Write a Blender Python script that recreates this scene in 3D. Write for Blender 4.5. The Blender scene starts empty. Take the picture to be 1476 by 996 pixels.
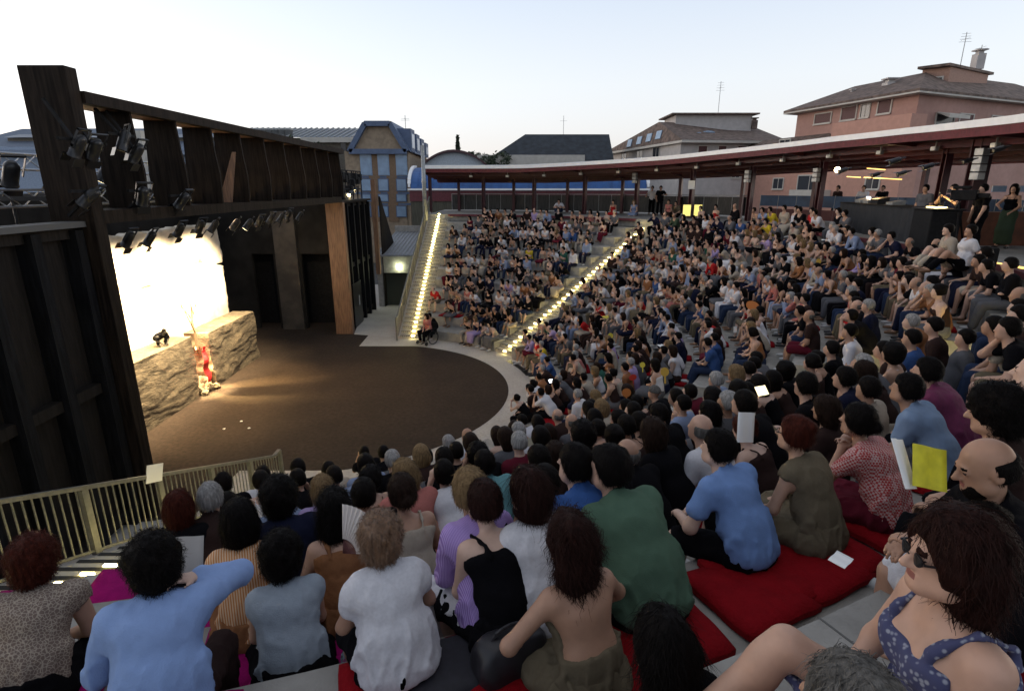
import bpy, bmesh, math, random
import numpy as np
from mathutils import Vector, Matrix
R = math.radians
random.seed(7); rng = np.random.default_rng(7)
sc = bpy.context.scene
COL = sc.collection

# ---------------------------------------------------------------- camera
F, CXP, CYP, HCAM = 800.0, 738.0, 498.0, 6.8          # focal length in photo pixels, centre, eye height
TH = math.atan((CYP-270.0)/F); CT, ST = math.cos(TH), math.sin(TH)
cd = bpy.data.cameras.new('camera'); cam = bpy.data.objects.new('camera', cd); COL.objects.link(cam)
cam.location = (0, 0, HCAM); cam.rotation_euler = (math.pi/2-TH, 0, 0)
cd.sensor_width = 36; cd.lens = F/1476*36; cd.clip_start = 0.05; cd.clip_end = 3000
sc.camera = cam
def ray(u, v):
    a = (u-CXP)/F; b = -(v-CYP)/F
    return Vector((a, CT+b*ST, -ST+b*CT))
def onz(u, v, z=0.0):
    r = ray(u, v); return Vector((0, 0, HCAM))+r*((z-HCAM)/r.z)
def atY(u, v, Y):
    r = ray(u, v); return Vector((0, 0, HCAM))+r*(Y/r.y)
def atX(u, v, X):
    r = ray(u, v); return Vector((0, 0, HCAM))+r*(X/r.x)

# ---------------------------------------------------------------- sky and light
W = bpy.data.worlds.new('World'); sc.world = W; W.use_nodes = True
nt = W.node_tree; bg = nt.nodes['Background']
sky = nt.nodes.new('ShaderNodeTexSky'); sky.sky_type = 'NISHITA'; sky.sun_disc = False
sky.sun_elevation = R(3.0); sky.sun_rotation = R(-72); sky.air_density = 0.9; sky.dust_density = 2.2; sky.ozone_density = 1.5
sky.altitude = 50
bg.inputs['Strength'].default_value = 0.13
hs_ = nt.nodes.new('ShaderNodeHueSaturation'); hs_.inputs['Saturation'].default_value = 0.35; hs_.inputs['Value'].default_value = 1.0
nt.links.new(sky.outputs['Color'], hs_.inputs['Color'])
tcw = nt.nodes.new('ShaderNodeTexCoord'); spw = nt.nodes.new('ShaderNodeSeparateXYZ'); nt.links.new(tcw.outputs['Generated'], spw.inputs[0])
rw = nt.nodes.new('ShaderNodeValToRGB'); nt.links.new(spw.outputs['Z'], rw.inputs['Fac'])        # dusk gradient from the horizon up
for e_, (p_, c_) in zip([rw.color_ramp.elements[0], rw.color_ramp.elements[1]]+[rw.color_ramp.elements.new(x) for x in (.06, .16, .30, .6)],
                        [(0.0, (1.12, 1.04, 1.06)), (1.0, (.20, .24, .38)), (.06, (1.16, 1.12, 1.16)), (.16, (1.16, 1.21, 1.30)), (.30, (.86, 1.00, 1.24)), (.6, (.30, .39, .62))]):
    e_.position = p_; e_.color = (*c_, 1)
mw = nt.nodes.new('ShaderNodeMix'); mw.data_type = 'RGBA'; mw.inputs['Factor'].default_value = 0.68
nt.links.new(hs_.outputs['Color'], mw.inputs['A']); nt.links.new(rw.outputs['Color'], mw.inputs['B']); nt.links.new(mw.outputs['Result'], bg.inputs['Color'])
sl = bpy.data.lights.new('sun', 'SUN'); sun = bpy.data.objects.new('sun', sl); COL.objects.link(sun)
sl.energy = 0.12; sl.angle = R(20); sl.color = (1.0, 0.86, 0.72)
sun.rotation_euler = (R(86), 0, R(-72+180)+math.pi*0)   # low glow behind the stage
sc.view_settings.view_transform = 'Standard'; sc.view_settings.look = 'None'
sc.view_settings.exposure = 2.62; sc.view_settings.gamma = 1.0
sc.cycles.use_light_tree = True
sc.cycles.max_bounces = 6; sc.cycles.diffuse_bounces = 3; sc.cycles.glossy_bounces = 2
sc.cycles.sample_clamp_indirect = 6.0

# ---------------------------------------------------------------- materials
MATS = {}
def mat(name, col, rough=0.7, n=0.0, scale=8.0, bump=0.0, bscale=None, metal=0.0, emit=None, estr=0.0, spec=None,
        col2=None, sheen=0.0, stretch=None, detail=5.0, trans=0.0, alpha=1.0, contrast=(0.35, 0.65)):
    if name in MATS: return MATS[name]
    m = bpy.data.materials.new(name); m.use_nodes = True; MATS[name] = m
    t = m.node_tree; b = t.nodes['Principled BSDF']; L = t.links
    b.inputs['Base Color'].default_value = (*col, 1); b.inputs['Roughness'].default_value = rough
    b.inputs['Metallic'].default_value = metal
    if spec is not None: b.inputs['Specular IOR Level'].default_value = spec
    if sheen: b.inputs['Sheen Weight'].default_value = sheen
    if trans: b.inputs['Transmission Weight'].default_value = trans
    if alpha < 1: b.inputs['Alpha'].default_value = alpha
    if emit: b.inputs['Emission Color'].default_value = (*emit, 1); b.inputs['Emission Strength'].default_value = estr
    if n or bump or col2:
        tc = t.nodes.new('ShaderNodeTexCoord'); mp = t.nodes.new('ShaderNodeMapping')
        if stretch: mp.inputs['Scale'].default_value = stretch
        L.new(tc.outputs['Object'], mp.inputs['Vector'])
    if n or col2:
        nz = t.nodes.new('ShaderNodeTexNoise'); nz.inputs['Scale'].default_value = scale; nz.inputs['Detail'].default_value = detail
        L.new(mp.outputs['Vector'], nz.inputs['Vector'])
        rp = t.nodes.new('ShaderNodeValToRGB'); L.new(nz.outputs['Fac'], rp.inputs['Fac'])
        c2 = col2 if col2 else tuple(min(1, c*(1+n)) for c in col)
        c1 = col if col2 else tuple(c*(1-n) for c in col)
        rp.color_ramp.elements[0].position = contrast[0]; rp.color_ramp.elements[1].position = contrast[1]
        rp.color_ramp.elements[0].color = (*c1, 1); rp.color_ramp.elements[1].color = (*c2, 1)
        L.new(rp.outputs['Color'], b.inputs['Base Color'])
    if bump:
        nb = t.nodes.new('ShaderNodeTexNoise'); nb.inputs['Scale'].default_value = bscale or scale*4; nb.inputs['Detail'].default_value = 4
        L.new(mp.outputs['Vector'], nb.inputs['Vector'])
        bp = t.nodes.new('ShaderNodeBump'); bp.inputs['Strength'].default_value = bump; bp.inputs['Distance'].default_value = 0.02
        L.new(nb.outputs['Fac'], bp.inputs['Height']); L.new(bp.outputs['Normal'], b.inputs['Normal'])
    return m
def two_scale(m, dark, scale=0.6, lo=0.42, hi=0.62, amount=0.5):
    """large irregular stains over an existing material"""
    t = m.node_tree; b = t.nodes['Principled BSDF']; L = t.links
    src = b.inputs['Base Color'].links[0].from_socket
    tc = t.nodes.new('ShaderNodeTexCoord'); nz = t.nodes.new('ShaderNodeTexNoise')
    nz.inputs['Scale'].default_value = scale; nz.inputs['Detail'].default_value = 8; nz.inputs['Roughness'].default_value = 0.65
    L.new(tc.outputs['Object'], nz.inputs['Vector'])
    mr = t.nodes.new('ShaderNodeMapRange'); mr.inputs['From Min'].default_value = lo; mr.inputs['From Max'].default_value = hi
    mr.inputs['To Max'].default_value = amount; L.new(nz.outputs['Fac'], mr.inputs['Value'])
    mx = t.nodes.new('ShaderNodeMix'); mx.data_type = 'RGBA'; L.new(mr.outputs['Result'], mx.inputs['Factor'])
    L.new(src, mx.inputs['A']); mx.inputs['B'].default_value = (*dark, 1); L.new(mx.outputs['Result'], b.inputs['Base Color'])
    return m
concrete = two_scale(mat('concrete', (0.30, 0.285, 0.26), 0.85, n=0.16, scale=5, bump=0.25, bscale=60), (0.17, 0.16, 0.145), 0.5)
paving = two_scale(mat('pale_paving', (0.40, 0.375, 0.34), 0.8, n=0.12, scale=14, bump=0.2, bscale=90), (0.27, 0.25, 0.22), 0.7)
stagefloor = two_scale(mat('stage_floor', (0.036, 0.025, 0.018), 0.85, spec=.15, n=0.25, scale=9, bump=0.3, bscale=120), (0.022, 0.016, 0.012), 0.8)
blackwood = mat('black_board', (0.010, 0.010, 0.011), 0.6, spec=.08, n=0.4, scale=3, stretch=(6, 6, 0.6), bump=0.2, bscale=30)
darkpanel = mat('dark_panel', (0.020, 0.017, 0.015), 0.65, spec=.08, n=0.2, scale=4, stretch=(5, 5, 0.5), bump=0.15)
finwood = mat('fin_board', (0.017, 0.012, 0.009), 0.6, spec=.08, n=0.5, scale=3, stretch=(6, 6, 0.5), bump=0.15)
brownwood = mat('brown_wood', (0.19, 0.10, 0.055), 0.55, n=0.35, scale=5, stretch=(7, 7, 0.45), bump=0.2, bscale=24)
backwall = mat('stage_back_wall', (0.020, 0.018, 0.016), 0.8, spec=.1, n=0.3, scale=1.2, bump=0.1)
brownpil = mat('brown_pilaster', (0.055, 0.045, 0.035), 0.8, n=0.3, scale=2)
redsteel = mat('red_steel', (0.06, 0.008, 0.012), 0.45, n=0.15, scale=6, bump=0.05)
redtrim = mat('red_trim', (0.11, 0.018, 0.026), 0.5, n=0.2, scale=8)
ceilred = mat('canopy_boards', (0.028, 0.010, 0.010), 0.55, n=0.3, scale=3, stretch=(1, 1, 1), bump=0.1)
whitetrim = mat('white_trim', (0.80, 0.80, 0.80), 0.45, n=0.04, scale=4)
greysteel = mat('grey_steel', (0.30, 0.31, 0.31), 0.45, metal=0.4, n=0.12, scale=9)
railpaint = mat('rail_paint', (0.12, 0.12, 0.11), 0.5, metal=0.2, n=0.18, scale=12)
truss_m = mat('truss_aluminium', (0.45, 0.46, 0.48), 0.35, metal=0.9)
black = mat('matt_black', (0.010, 0.010, 0.011), 0.7, spec=.15, n=0.3, scale=12)
blackgloss = mat('black_metal', (0.02, 0.02, 0.022), 0.35, metal=0.3)
stonewall = two_scale(mat('plaster_wall', (0.62, 0.56, 0.46), 0.9, n=0.15, scale=2.5, bump=0.9, bscale=5), (0.42, 0.36, 0.27), 1.1)
stoneblock = two_scale(mat('rough_stone', (0.125, 0.096, 0.06), 0.9, n=0.28, scale=7, bump=1.0, bscale=16, stretch=(1, 0.6, 2.0), detail=9), (0.07, 0.052, 0.032), 3.5, .45, .6, .6)
pinkwall = two_scale(mat('pink_render', (0.42, 0.25, 0.21), 0.9, n=0.06, scale=3), (0.30, 0.165, 0.13), 0.3)
pinkwall2 = mat('pink_render_light', (0.47, 0.26, 0.20), 0.9, n=0.06, scale=3)
greywall = mat('grey_render', (0.46, 0.43, 0.41), 0.9, n=0.08, scale=2)
creamwall = mat('cream_render', (0.50, 0.47, 0.42), 0.9, n=0.08, scale=2)
tanwall = mat('tan_render', (0.30, 0.23, 0.16), 0.9, n=0.15, scale=3)
bluewall = mat('blue_panel', (0.085, 0.12, 0.20), 0.6, n=0.1, scale=3)
bluewin = mat('blue_glass', (0.22, 0.32, 0.45), 0.2, n=0.1, scale=2)
glassdark = mat('window_glass', (0.03, 0.035, 0.045), 0.12)
shutter = mat('brown_shutter', (0.09, 0.03, 0.03), 0.6, n=0.2, scale=20, stretch=(1, 1, 6))
tileroof = mat('roof_tiles', (0.13, 0.092, 0.075), 0.85, n=0.4, scale=2.2, bump=0.5, bscale=9)
darkroof = mat('slate_roof', (0.024, 0.030, 0.038), 0.85, n=0.3, scale=1.5, bump=0.3, bscale=8)
vaultblue = mat('blue_sheet_roof', (0.018, 0.085, 0.26), 0.45, n=0.15, scale=1.5)
ledm = mat('step_led', (1, 0.9, 0.6), 0.5, emit=(1.0, 0.80, 0.30), estr=11.0)
lampglow = mat('lamp_glow', (1, 0.9, 0.6), 0.5, emit=(1.0, 0.80, 0.42), estr=2.5)
greenglow = mat('bulkhead_glow', (1, 1, 0.8), 0.5, emit=(0.93, 1.0, 0.62), estr=7.0)
warmstrip = mat('warm_strip_glow', (1, 0.8, 0.4), 0.5, emit=(1.0, 0.55, 0.12), estr=0.4)
phoneglow = mat('screen_glow', (0.8, 0.9, 1), 0.5, emit=(0.85, 0.95, 1.0), estr=1.6)
yellowglow = mat('lit_window', (1, 0.9, 0.4), 0.6, emit=(0.95, 0.78, 0.16), estr=0.15)
redglow = mat('tally_light', (1, 0.1, 0.1), 0.5, emit=(1.0, 0.05, 0.05), estr=3.0)
paper = mat('white_paper', (0.78, 0.78, 0.76), 0.7)
yellowpaper = mat('yellow_paper', (0.62, 0.55, 0.02), 0.6, n=0.12, scale=20)

# ---------------------------------------------------------------- object helpers
def link(o, parent=None):
    COL.objects.link(o)
    if parent is not None: o.parent = parent
    return o
def tag(o, label=None, cat=None, group=None, kind=None):
    if label: o['label'] = label
    if cat: o['category'] = cat
    if group: o['group'] = group
    if kind: o['kind'] = kind
    return o
def thing(name, label, cat, loc=(0, 0, 0), rz=0.0, group=None, kind=None):
    o = bpy.data.objects.new(name, None); o.empty_display_size = 0.2
    COL.objects.link(o); o.location = loc; o.rotation_euler = (0, 0, rz)
    return tag(o, label, cat, group, kind)
def pydata(name, verts, faces, m, parent=None, smooth=False):
    me = bpy.data.meshes.new(name); me.from_pydata([tuple(v) for v in verts], [], faces); me.update()
    if m is not None: me.materials.append(m)
    if smooth: me.polygons.foreach_set('use_smooth', [True]*len(me.polygons))
    o = bpy.data.objects.new(name, me); return link(o, parent)
CUBE_F = [(0, 3, 2, 1), (4, 5, 6, 7), (0, 1, 5, 4), (1, 2, 6, 5), (2, 3, 7, 6), (3, 0, 4, 7)]
class MB:
    """collects boxes, bars and prisms for one mesh"""
    def __init__(s): s.v = []; s.f = []
    def poly(s, pts, faces):
        n = len(s.v); s.v += [tuple(p) for p in pts]; s.f += [tuple(i+n for i in f) for f in faces]; return s
    def box(s, x0, x1, y0, y1, z0, z1):
        return s.poly([(x0, y0, z0), (x1, y0, z0), (x1, y1, z0), (x0, y1, z0), (x0, y0, z1), (x1, y0, z1), (x1, y1, z1), (x0, y1, z1)], CUBE_F)
    def bar(s, a, b, w, h=None, up=(0, 0, 1)):
        a = Vector(a); b = Vector(b); h = h or w; d = (b-a).normalized(); u = Vector(up)
        if abs(d.dot(u)) > 0.98: u = Vector((1, 0, 0))
        sx = d.cross(u).normalized(); sz = sx.cross(d)
        p = [q+sx*i*w/2+sz*j*h/2 for q in (a, b) for i, j in ((-1, -1), (1, -1), (1, 1), (-1, 1))]
        return s.poly(p, CUBE_F)
    def tube(s, a, b, r, n=8, r2=None):
        a = Vector(a); b = Vector(b); d = (b-a).normalized(); u = Vector((0, 0, 1)) if abs(d.z) < 0.9 else Vector((1, 0, 0))
        sx = d.cross(u).normalized(); sy = d.cross(sx); r2 = r if r2 is None else r2
        p = [q+(sx*math.cos(2*math.pi*i/n)+sy*math.sin(2*math.pi*i/n))*rr for q, rr in ((a, r), (b, r2)) for i in range(n)]
        fs = [(i, (i+1) % n, n+(i+1) % n, n+i) for i in range(n)]+[tuple(range(n))[::-1], tuple(range(n, 2*n))]
        return s.poly(p, fs)
    def prism(s, foot, z0, z1, z1s=None):
        n = len(foot); tops = z1s or [z1]*n
        p = [(q[0], q[1], z0) for q in foot]+[(q[0], q[1], t) for q, t in zip(foot, tops)]
        return s.poly(p, [(i, (i+1) % n, n+(i+1) % n, n+i) for i in range(n)]+[tuple(range(n))[::-1], tuple(range(n, 2*n))])
    def build(s, name, m, parent=None, bevel=0.0, smooth=False):
        me = bpy.data.meshes.new(name); me.from_pydata(s.v, [], s.f)
        bm = bmesh.new(); bm.from_mesh(me); bmesh.ops.recalc_face_normals(bm, faces=bm.faces)
        if bevel: bmesh.ops.bevel(bm, geom=bm.edges[:], offset=bevel, segments=1, affect='EDGES')
        bm.to_mesh(me); bm.free(); me.materials.append(m)
        if smooth: me.polygons.foreach_set('use_smooth', [True]*len(me.polygons))
        o = bpy.data.objects.new(name, me); return link(o, parent)
def lathe(name, prof, m, parent=None, n=16, loc=(0, 0, 0)):
    v = []; f = []
    for r, z in prof:
        for i in range(n): v.append((r*math.cos(2*math.pi*i/n), r*math.sin(2*math.pi*i/n), z))
    k = len(prof)
    for j in range(k-1):
        for i in range(n): f.append((j*n+i, j*n+(i+1) % n, (j+1)*n+(i+1) % n, (j+1)*n+i))
    f.append(tuple(range(n))[::-1]); f.append(tuple(range((k-1)*n, k*n)))
    o = pydata(name, v, f, m, parent, True); o.location = loc; return o

# ---------------------------------------------------------------- the plan of the arena
CX0, CY0 = -6.0, 18.1            # centre of the round stage floor
RB = 5.88                        # its radius
R0, RUN, RISE, NROW = 7.1, 0.96, 0.4292, 11
def rk(k): return R0+RUN*k
def zk(k): return RISE*(k+1)
ZD = zk(NROW)                    # the walkway behind the last row
NNEAR = 12                       # the near sector climbs one row higher
XE = -4.0                        # seating ends here, the end stairs run beside it
HW = 0.62
def line_ang(b, d, s):
    """polar angle at which the line from b in direction d, moved sideways by s, crosses radius r"""
    n = (-math.sin(d), math.cos(d)); px, py = b[0]+s*n[0]-CX0, b[1]+s*n[1]-CY0; dx, dy = math.cos(d), math.sin(d)
    def fn(r):
        B = px*dx+py*dy; t = -B+math.sqrt(max(0, B*B-(px*px+py*py-r*r))); return math.atan2(py+t*dy, px+t*dx)
    return fn
FARB, FARD = (-0.30, 22.50), R(45.5)                      # the long stair through the far seating
NEARB, NEARD = (CX0+7.08*math.cos(R(-36)), CY0+7.08*math.sin(R(-36))), R(-36)
RISEN = 0.412                    # the near sector is a little flatter
def zkn(k): return RISEN*(k+1)
def zrow(k, a): return zkn(k) if a < -0.6283 else zk(k)
def polar(r, a, z=0.0): return Vector((CX0+r*math.cos(a), CY0+r*math.sin(a), z))
def endang(r): return math.acos(max(-1, min(1, (XE-CX0)/r)))
def arc_solid(r0, r1, a0f, a1f, z0, z1, n=28):
    """annulus sector, the ends given as functions of radius"""
    v = []; f = []
    for r in (r0, r1):
        a0, a1 = a0f(r), a1f(r)
        for z in (z0, z1):
            for i in range(n+1):
                a = a0+(a1-a0)*i/n; v.append((CX0+r*math.cos(a), CY0+r*math.sin(a), z))
    m = n+1
    for i in range(n):
        f += [(i, i+1, m+i+1, m+i), (2*m+i+1, 2*m+i, 3*m+i, 3*m+i+1), (m+i, m+i+1, 3*m+i+1, 3*m+i), (i+1, i, 2*m+i, 2*m+i+1)]
    f += [(0, m, 3*m, 2*m), (n, 2*m+n, 3*m+n, m+n)]
    return v, f
def const(a): return lambda r: a

# ================================================================ SETTING
g = pydata('ground', [(-900, -900, -0.02), (900, -900, -0.02), (900, 900, -0.02), (-900, 900, -0.02)], [(0, 1, 2, 3)],
           mat('asphalt', (0.05, 0.05, 0.05), 0.9, n=0.2, scale=2)); tag(g, kind='structure')
# pale paving sheet round the stage floor
pv = MB().poly([(-16, -4, 0), (12, -4, 0), (12, 40, 0), (-16, 40, 0)], [(0, 1, 2, 3)]).build('pavement', paving); tag(pv, kind='structure')
# dark stage floor: rectangle towards the scenery, straight sides, then a half circle
pts = []
yb, yt = CY0-RB+0.25, CY0+RB-0.25
a1 = math.asin((RB-0.25)/RB)
for i in range(49):
    a = -a1+2*a1*i/48; pts.append((CX0+RB*math.cos(a), CY0+RB*math.sin(a), 0.005))
pts += [(-6.8, yt, 0.005), (-6.85, 25.6, 0.005), (-7.6, 25.8, 0.005), (-8.0, 28.2, 0.005), (-15.5, 28.2, 0.005), (-15.5, 9.0, 0.005), (-7.6, 10.3, 0.005), (-6.85, 10.6, 0.005), (-6.8, yb, 0.005)]
sf = pydata('floor', pts, [tuple(range(len(pts)))], stagefloor); tag(sf, kind='structure')
# two dark drain slots let into the pale ring
for a0, a1_ in ((R(14), R(31)), (R(-9), R(9))):
    v, f = arc_solid(6.72, 6.93, const(a0), const(a1_), 0.0, 0.006, 10)
    o = pydata('drain_cover', v, f, blackgloss); tag(o, 'dark curved drain cover let into the pale paving '+('near the lit middle stair' if a0 > 0.1 else 'below the centre front seats'), 'drain cover')

# seating terraces: one object per sector, each row a part
SECT = {'far': (line_ang(FARB, FARD, HW), lambda r: endang(r)), 'middle': (line_ang(NEARB, NEARD, HW), line_ang(FARB, FARD, -HW)),
        'near': (lambda r: -endang(r), line_ang(NEARB, NEARD, -HW))}
for nm, (fa, fb) in SECT.items():
    t = thing('seating_terrace', None, None, (0, 0, 0), kind='structure')
    NR = NNEAR if nm == 'near' else NROW
    zz_ = zkn if nm == 'near' else zk
    for k in range(NR):
        v, f = arc_solid(rk(k), rk(k+1)+0.02, fa, fb, -0.01, zz_(k), 30)
        o = pydata('terrace_row', v, f, concrete, t)
    if nm == 'near':
        v, f = arc_solid(rk(NR), 24.0, fa, fb, ZD-0.4, zz_(NR), 40); pydata('upper_platform', v, f, concrete, t)
    else:
     v, f = arc_solid(rk(NROW)-0.0, rk(NROW)+0.16, fa, fb, ZD+0.004, ZD+0.022, 40)
     pydata('wooden_coping', v, f, redtrim, t)
     v, f = arc_solid(rk(NROW)-0.02, rk(NROW)-0.001, fa, fb, ZD-0.10, ZD+0.022, 40)
     pydata('coping_face', v, f, redtrim, t)
    # expansion joints: shallow dark grooves on each riser
    jm = MB()
    for k in range(NR):
        a0, a1_ = fa(rk(k)), fb(rk(k)); nj = max(2, int((a1_-a0)*rk(k)/2.4))
        for j in range(1, nj):
            a = a0+(a1_-a0)*j/nj
            p = polar(rk(k)-0.002, a, zz_(k)); q = polar(rk(k+1)-0.01, a, zz_(k)+0.003)
            jm.bar((p.x, p.y, zz_(k)-RISEN+0.01), (p.x, p.y, zz_(k)-0.002), 0.012, 0.008)
            jm.bar((p.x, p.y, zz_(k)), (q.x, q.y, zz_(k)), 0.010, 0.006)
    j = jm.build('joint_lines', mat('joint', (0.12, 0.115, 0.11), 0.9), t); tag(j, kind='stuff')
# the walkway ring
v, f = arc_solid(rk(NROW)+0.16, 25.5, line_ang(NEARB, NEARD, -HW), lambda r: R(88), ZD-0.4, ZD, 60)
dk = pydata('walkway', v, f, concrete); tag(dk, kind='structure')
v, f = arc_solid(rk(NROW)-0.0, rk(NROW)+0.16, line_ang(FARB, FARD, -HW), line_ang(FARB, FARD, HW), ZD-0.4, ZD, 4)
tag(pydata('walkway', v, f, concrete), kind='structure')

# ---- stairs with lit steps
NST = 36; SRUN = RUN/3; SRISE = RISE/3
dotm = mat('nosing_strip', (0.55, 0.52, 0.42), 0.7)
def nosing_material():
    m = bpy.data.materials.new('dotted_nosing'); m.use_nodes = True; t = m.node_tree; b = t.nodes['Principled BSDF']; L = t.links
    tc = t.nodes.new('ShaderNodeTexCoord'); sp = t.nodes.new('ShaderNodeSeparateXYZ'); L.new(tc.outputs['Object'], sp.inputs[0])
    mu = t.nodes.new('ShaderNodeMath'); mu.operation = 'MULTIPLY'; mu.inputs[1].default_value = 11.0; L.new(sp.outputs['X'], mu.inputs[0])
    fr = t.nodes.new('ShaderNodeMath'); fr.operation = 'FRACT'; L.new(mu.outputs[0], fr.inputs[0])
    gt = t.nodes.new('ShaderNodeMath'); gt.operation = 'GREATER_THAN'; gt.inputs[1].default_value = 0.42; L.new(fr.outputs[0], gt.inputs[0])
    mx = t.nodes.new('ShaderNodeMix'); mx.data_type = 'RGBA'; L.new(gt.outputs[0], mx.inputs['Factor'])
    mx.inputs['A'].default_value = (0.50, 0.46, 0.36, 1); mx.inputs['B'].default_value = (0.05, 0.03, 0.02, 1)
    L.new(mx.outputs['Result'], b.inputs['Base Color']); return m
nosing = nosing_material()
stepmat = two_scale(mat('step_concrete', (0.42, 0.39, 0.32), 0.85, n=0.14, scale=7, bump=0.2, bscale=60), (0.27, 0.24, 0.19), 0.9)
proto = {}
# shared meshes for the pieces of a step
def mesh_only(o):
    me = o.data; bpy.data.objects.remove(o); return me
stepme = mesh_only(MB().box(-0.61, 0.61, 0, SRUN+0.03, -0.55, SRISE).build('step', stepmat))
nosme = mesh_only(MB().box(-0.58, 0.58, -0.004, 0.006, SRISE-0.045, SRISE-0.015).build('dotted_strip', nosing))
gripme = mesh_only(MB().box(-0.6, 0.6, 0.015, 0.075, SRISE+0.001, SRISE+0.006).build('grip_strip', mat('grip_black', (.015, .015, .016), .8)))
ledme = mesh_only(MB().box(-0.07, 0.07, -0.03, 0.0, SRISE-0.016, SRISE+0.018).build('step_light', ledm))
def child(name, me, parent, loc=(0, 0, 0), rz=0.0, scale=None):
    o = bpy.data.objects.new(name, me); COL.objects.link(o); o.parent = parent; o.location = loc; o.rotation_euler = (0, 0, rz)
    if scale: o.scale = scale
    return o
def stair(label, origin, rz, NST=36, SRISE=RISE/3, lit=0):
    t = thing('lit_stair', label, 'stair', origin, rz, 'lit stairs through the seating')
    for i in range(NST):
        s = child('step', stepme, t, (0, SRUN*i, SRISE*i))
        child('dotted_strip', nosme, s); child('grip_strip', gripme, s)
        if i >= lit: child('step_light', ledme, s, (0, 0, 0))
    return t
xs = (XE-0.61-0.62)
stair('lit end stair climbing beside the far railing by the stage', (XE-0.62, CY0+math.sqrt(R0**2-(XE-0.6-CX0)**2)-0.05, 0), 0)
p = Vector((FARB[0], FARB[1], 0)); stair('long lit stair climbing diagonally through the far seating', (p.x, p.y, 0), FARD-math.pi/2)
p = Vector((NEARB[0], NEARB[1], 0)); stair('lit stair between the crowded right and near seating', (p.x, p.y, 0), NEARD-math.pi/2, 39, RISEN/3, 24)
stair('lit end stair beside the near railing at lower left', (XE-0.62, CY0-math.sqrt(R0**2-(XE-0.6-CX0)**2)+0.05, 0), math.pi, 39, RISEN/3)

# ---- railings beside the end stairs
def railing(label, sgn):
    x = XE-1.30; t = thing('stair_railing', label, 'railing', (x, CY0+sgn*6.9, 0))
    y0, y1 = 0.0, NST*SRUN+(0.3 if sgn > 0 else 1.2)
    def zf(y): return max(0.0, min(ZD if sgn > 0 else zkn(NNEAR), y/SRUN*(SRISE if sgn > 0 else RISEN/3)))
    rail = MB(); P = [(-0.3, 0.0)]+[(y, zf(y)) for y in np.linspace(0.0, y1, 9)]
    for (a, za), (b, zb) in zip(P[:-1], P[1:]):
        rail.bar((0, sgn*a, za+1.05), (0, sgn*b, zb+1.05), 0.075, 0.05)
    rail.build('top_rail', railpaint, t)
    low = MB()
    for (a, za), (b, zb) in zip(P[1:-1], P[2:]): low.bar((0, sgn*a, za+0.16), (0, sgn*b, zb+0.16), 0.03, 0.03)
    low.build('bottom_rail', railpaint, t)
    pm = mesh_only(MB().box(-0.03, 0.03, -0.05, 0.05, -0.1, 1.03).build('post', railpaint))
    bm_ = mesh_only(MB().box(-0.007, 0.007, -0.008, 0.008, 0.17, 1.03).build('baluster', railpaint))
    y = -0.3
    while y <= y1+0.01:
        child('post', pm, t, (0, sgn*y, zf(y))); y += 1.35
    y = -0.2
    while y < y1:
        child('baluster', bm_, t, (0, sgn*y, zf(y))); y += 0.115
    # concrete string under the railing
    s = MB(); pts = [(y, zf(y)) for y in np.linspace(0, y1, 9)]
    for (a, za), (b, zb) in zip(pts[:-1], pts[1:]):
        v = [(-0.09, sgn*a, -0.01), (0.075, sgn*a, -0.01), (0.075, sgn*b, -0.01), (-0.09, sgn*b, -0.01), (-0.09, sgn*a, za+0.10), (0.075, sgn*a, za+0.10), (0.075, sgn*b, zb+0.10), (-0.09, sgn*b, zb+0.10)]
        s.poly(v, CUBE_F)
    s.build('stair_string', paving, t)
    return t
railing('grey steel railing with thin bars beside the far end stair', 1)
rl = railing('pale steel railing with thin bars in front of the stage at lower left', -1)
sgn_ = MB().box(-0.012, 0.0, -0.18, 0.18, -0.13, 0.13).build('notice_sheet', paper); sgn_.location = (XE-1.26, 7.35, 2.75); sgn_.rotation_euler = (R(-22), 0, 0)
tag(sgn_, 'white notice sheet tied to the bars of the near railing', 'notice')

# ---- stage scenery ------------------------------------------------------------
YN, YF = 10.5, 25.85; XA, XB = -8.45, -7.65
fr = thing('stage_portal', 'tall dark wooden stage portal with rows of upright fins above', 'stage set', ((XA+XB)/2, CY0, 0))
ox, oy = (XA+XB)/2, CY0
def PB(x0, x1, y0, y1, z0, z1): return MB().box(x0-ox, x1-ox, y0-oy, y1-oy, z0, z1)
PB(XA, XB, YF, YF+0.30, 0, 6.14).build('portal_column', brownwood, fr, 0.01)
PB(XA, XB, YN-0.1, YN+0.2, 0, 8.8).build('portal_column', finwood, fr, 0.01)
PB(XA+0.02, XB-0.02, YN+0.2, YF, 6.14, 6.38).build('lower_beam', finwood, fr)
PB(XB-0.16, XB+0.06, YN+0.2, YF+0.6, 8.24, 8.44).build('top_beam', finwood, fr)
PB(XA, XB-0.2, YN+0.2, YF+0.6, 8.26, 8.40).build('top_shelf', brownwood, fr)
finme = mesh_only(MB().poly([(x, y, z) for y in (-.03, .03) for x, z in ((-.40, 0), (.41, 0), (.44, .75), (.38, 1.25), (.34, 1.92), (-.37, 1.92), (-.40, 1.2), (-.44, .7))], [tuple(range(8)), tuple(range(8, 16))[::-1]]+[(i, i+8, (i+1) % 8+8, (i+1) % 8) for i in range(8)]).build('fin', finwood))
brm = mesh_only(MB().poly([(-0.2, -0.08, 0), (0.15, -0.08, 0), (0.4, -0.08, 1.35), (0.3, -0.08, 1.35), (-0.2, 0.02, 0), (0.15, 0.02, 0), (0.4, 0.02, 1.35), (0.3, 0.02, 1.35)], CUBE_F).build('fin_brace', brownwood))
nf = 10
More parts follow.
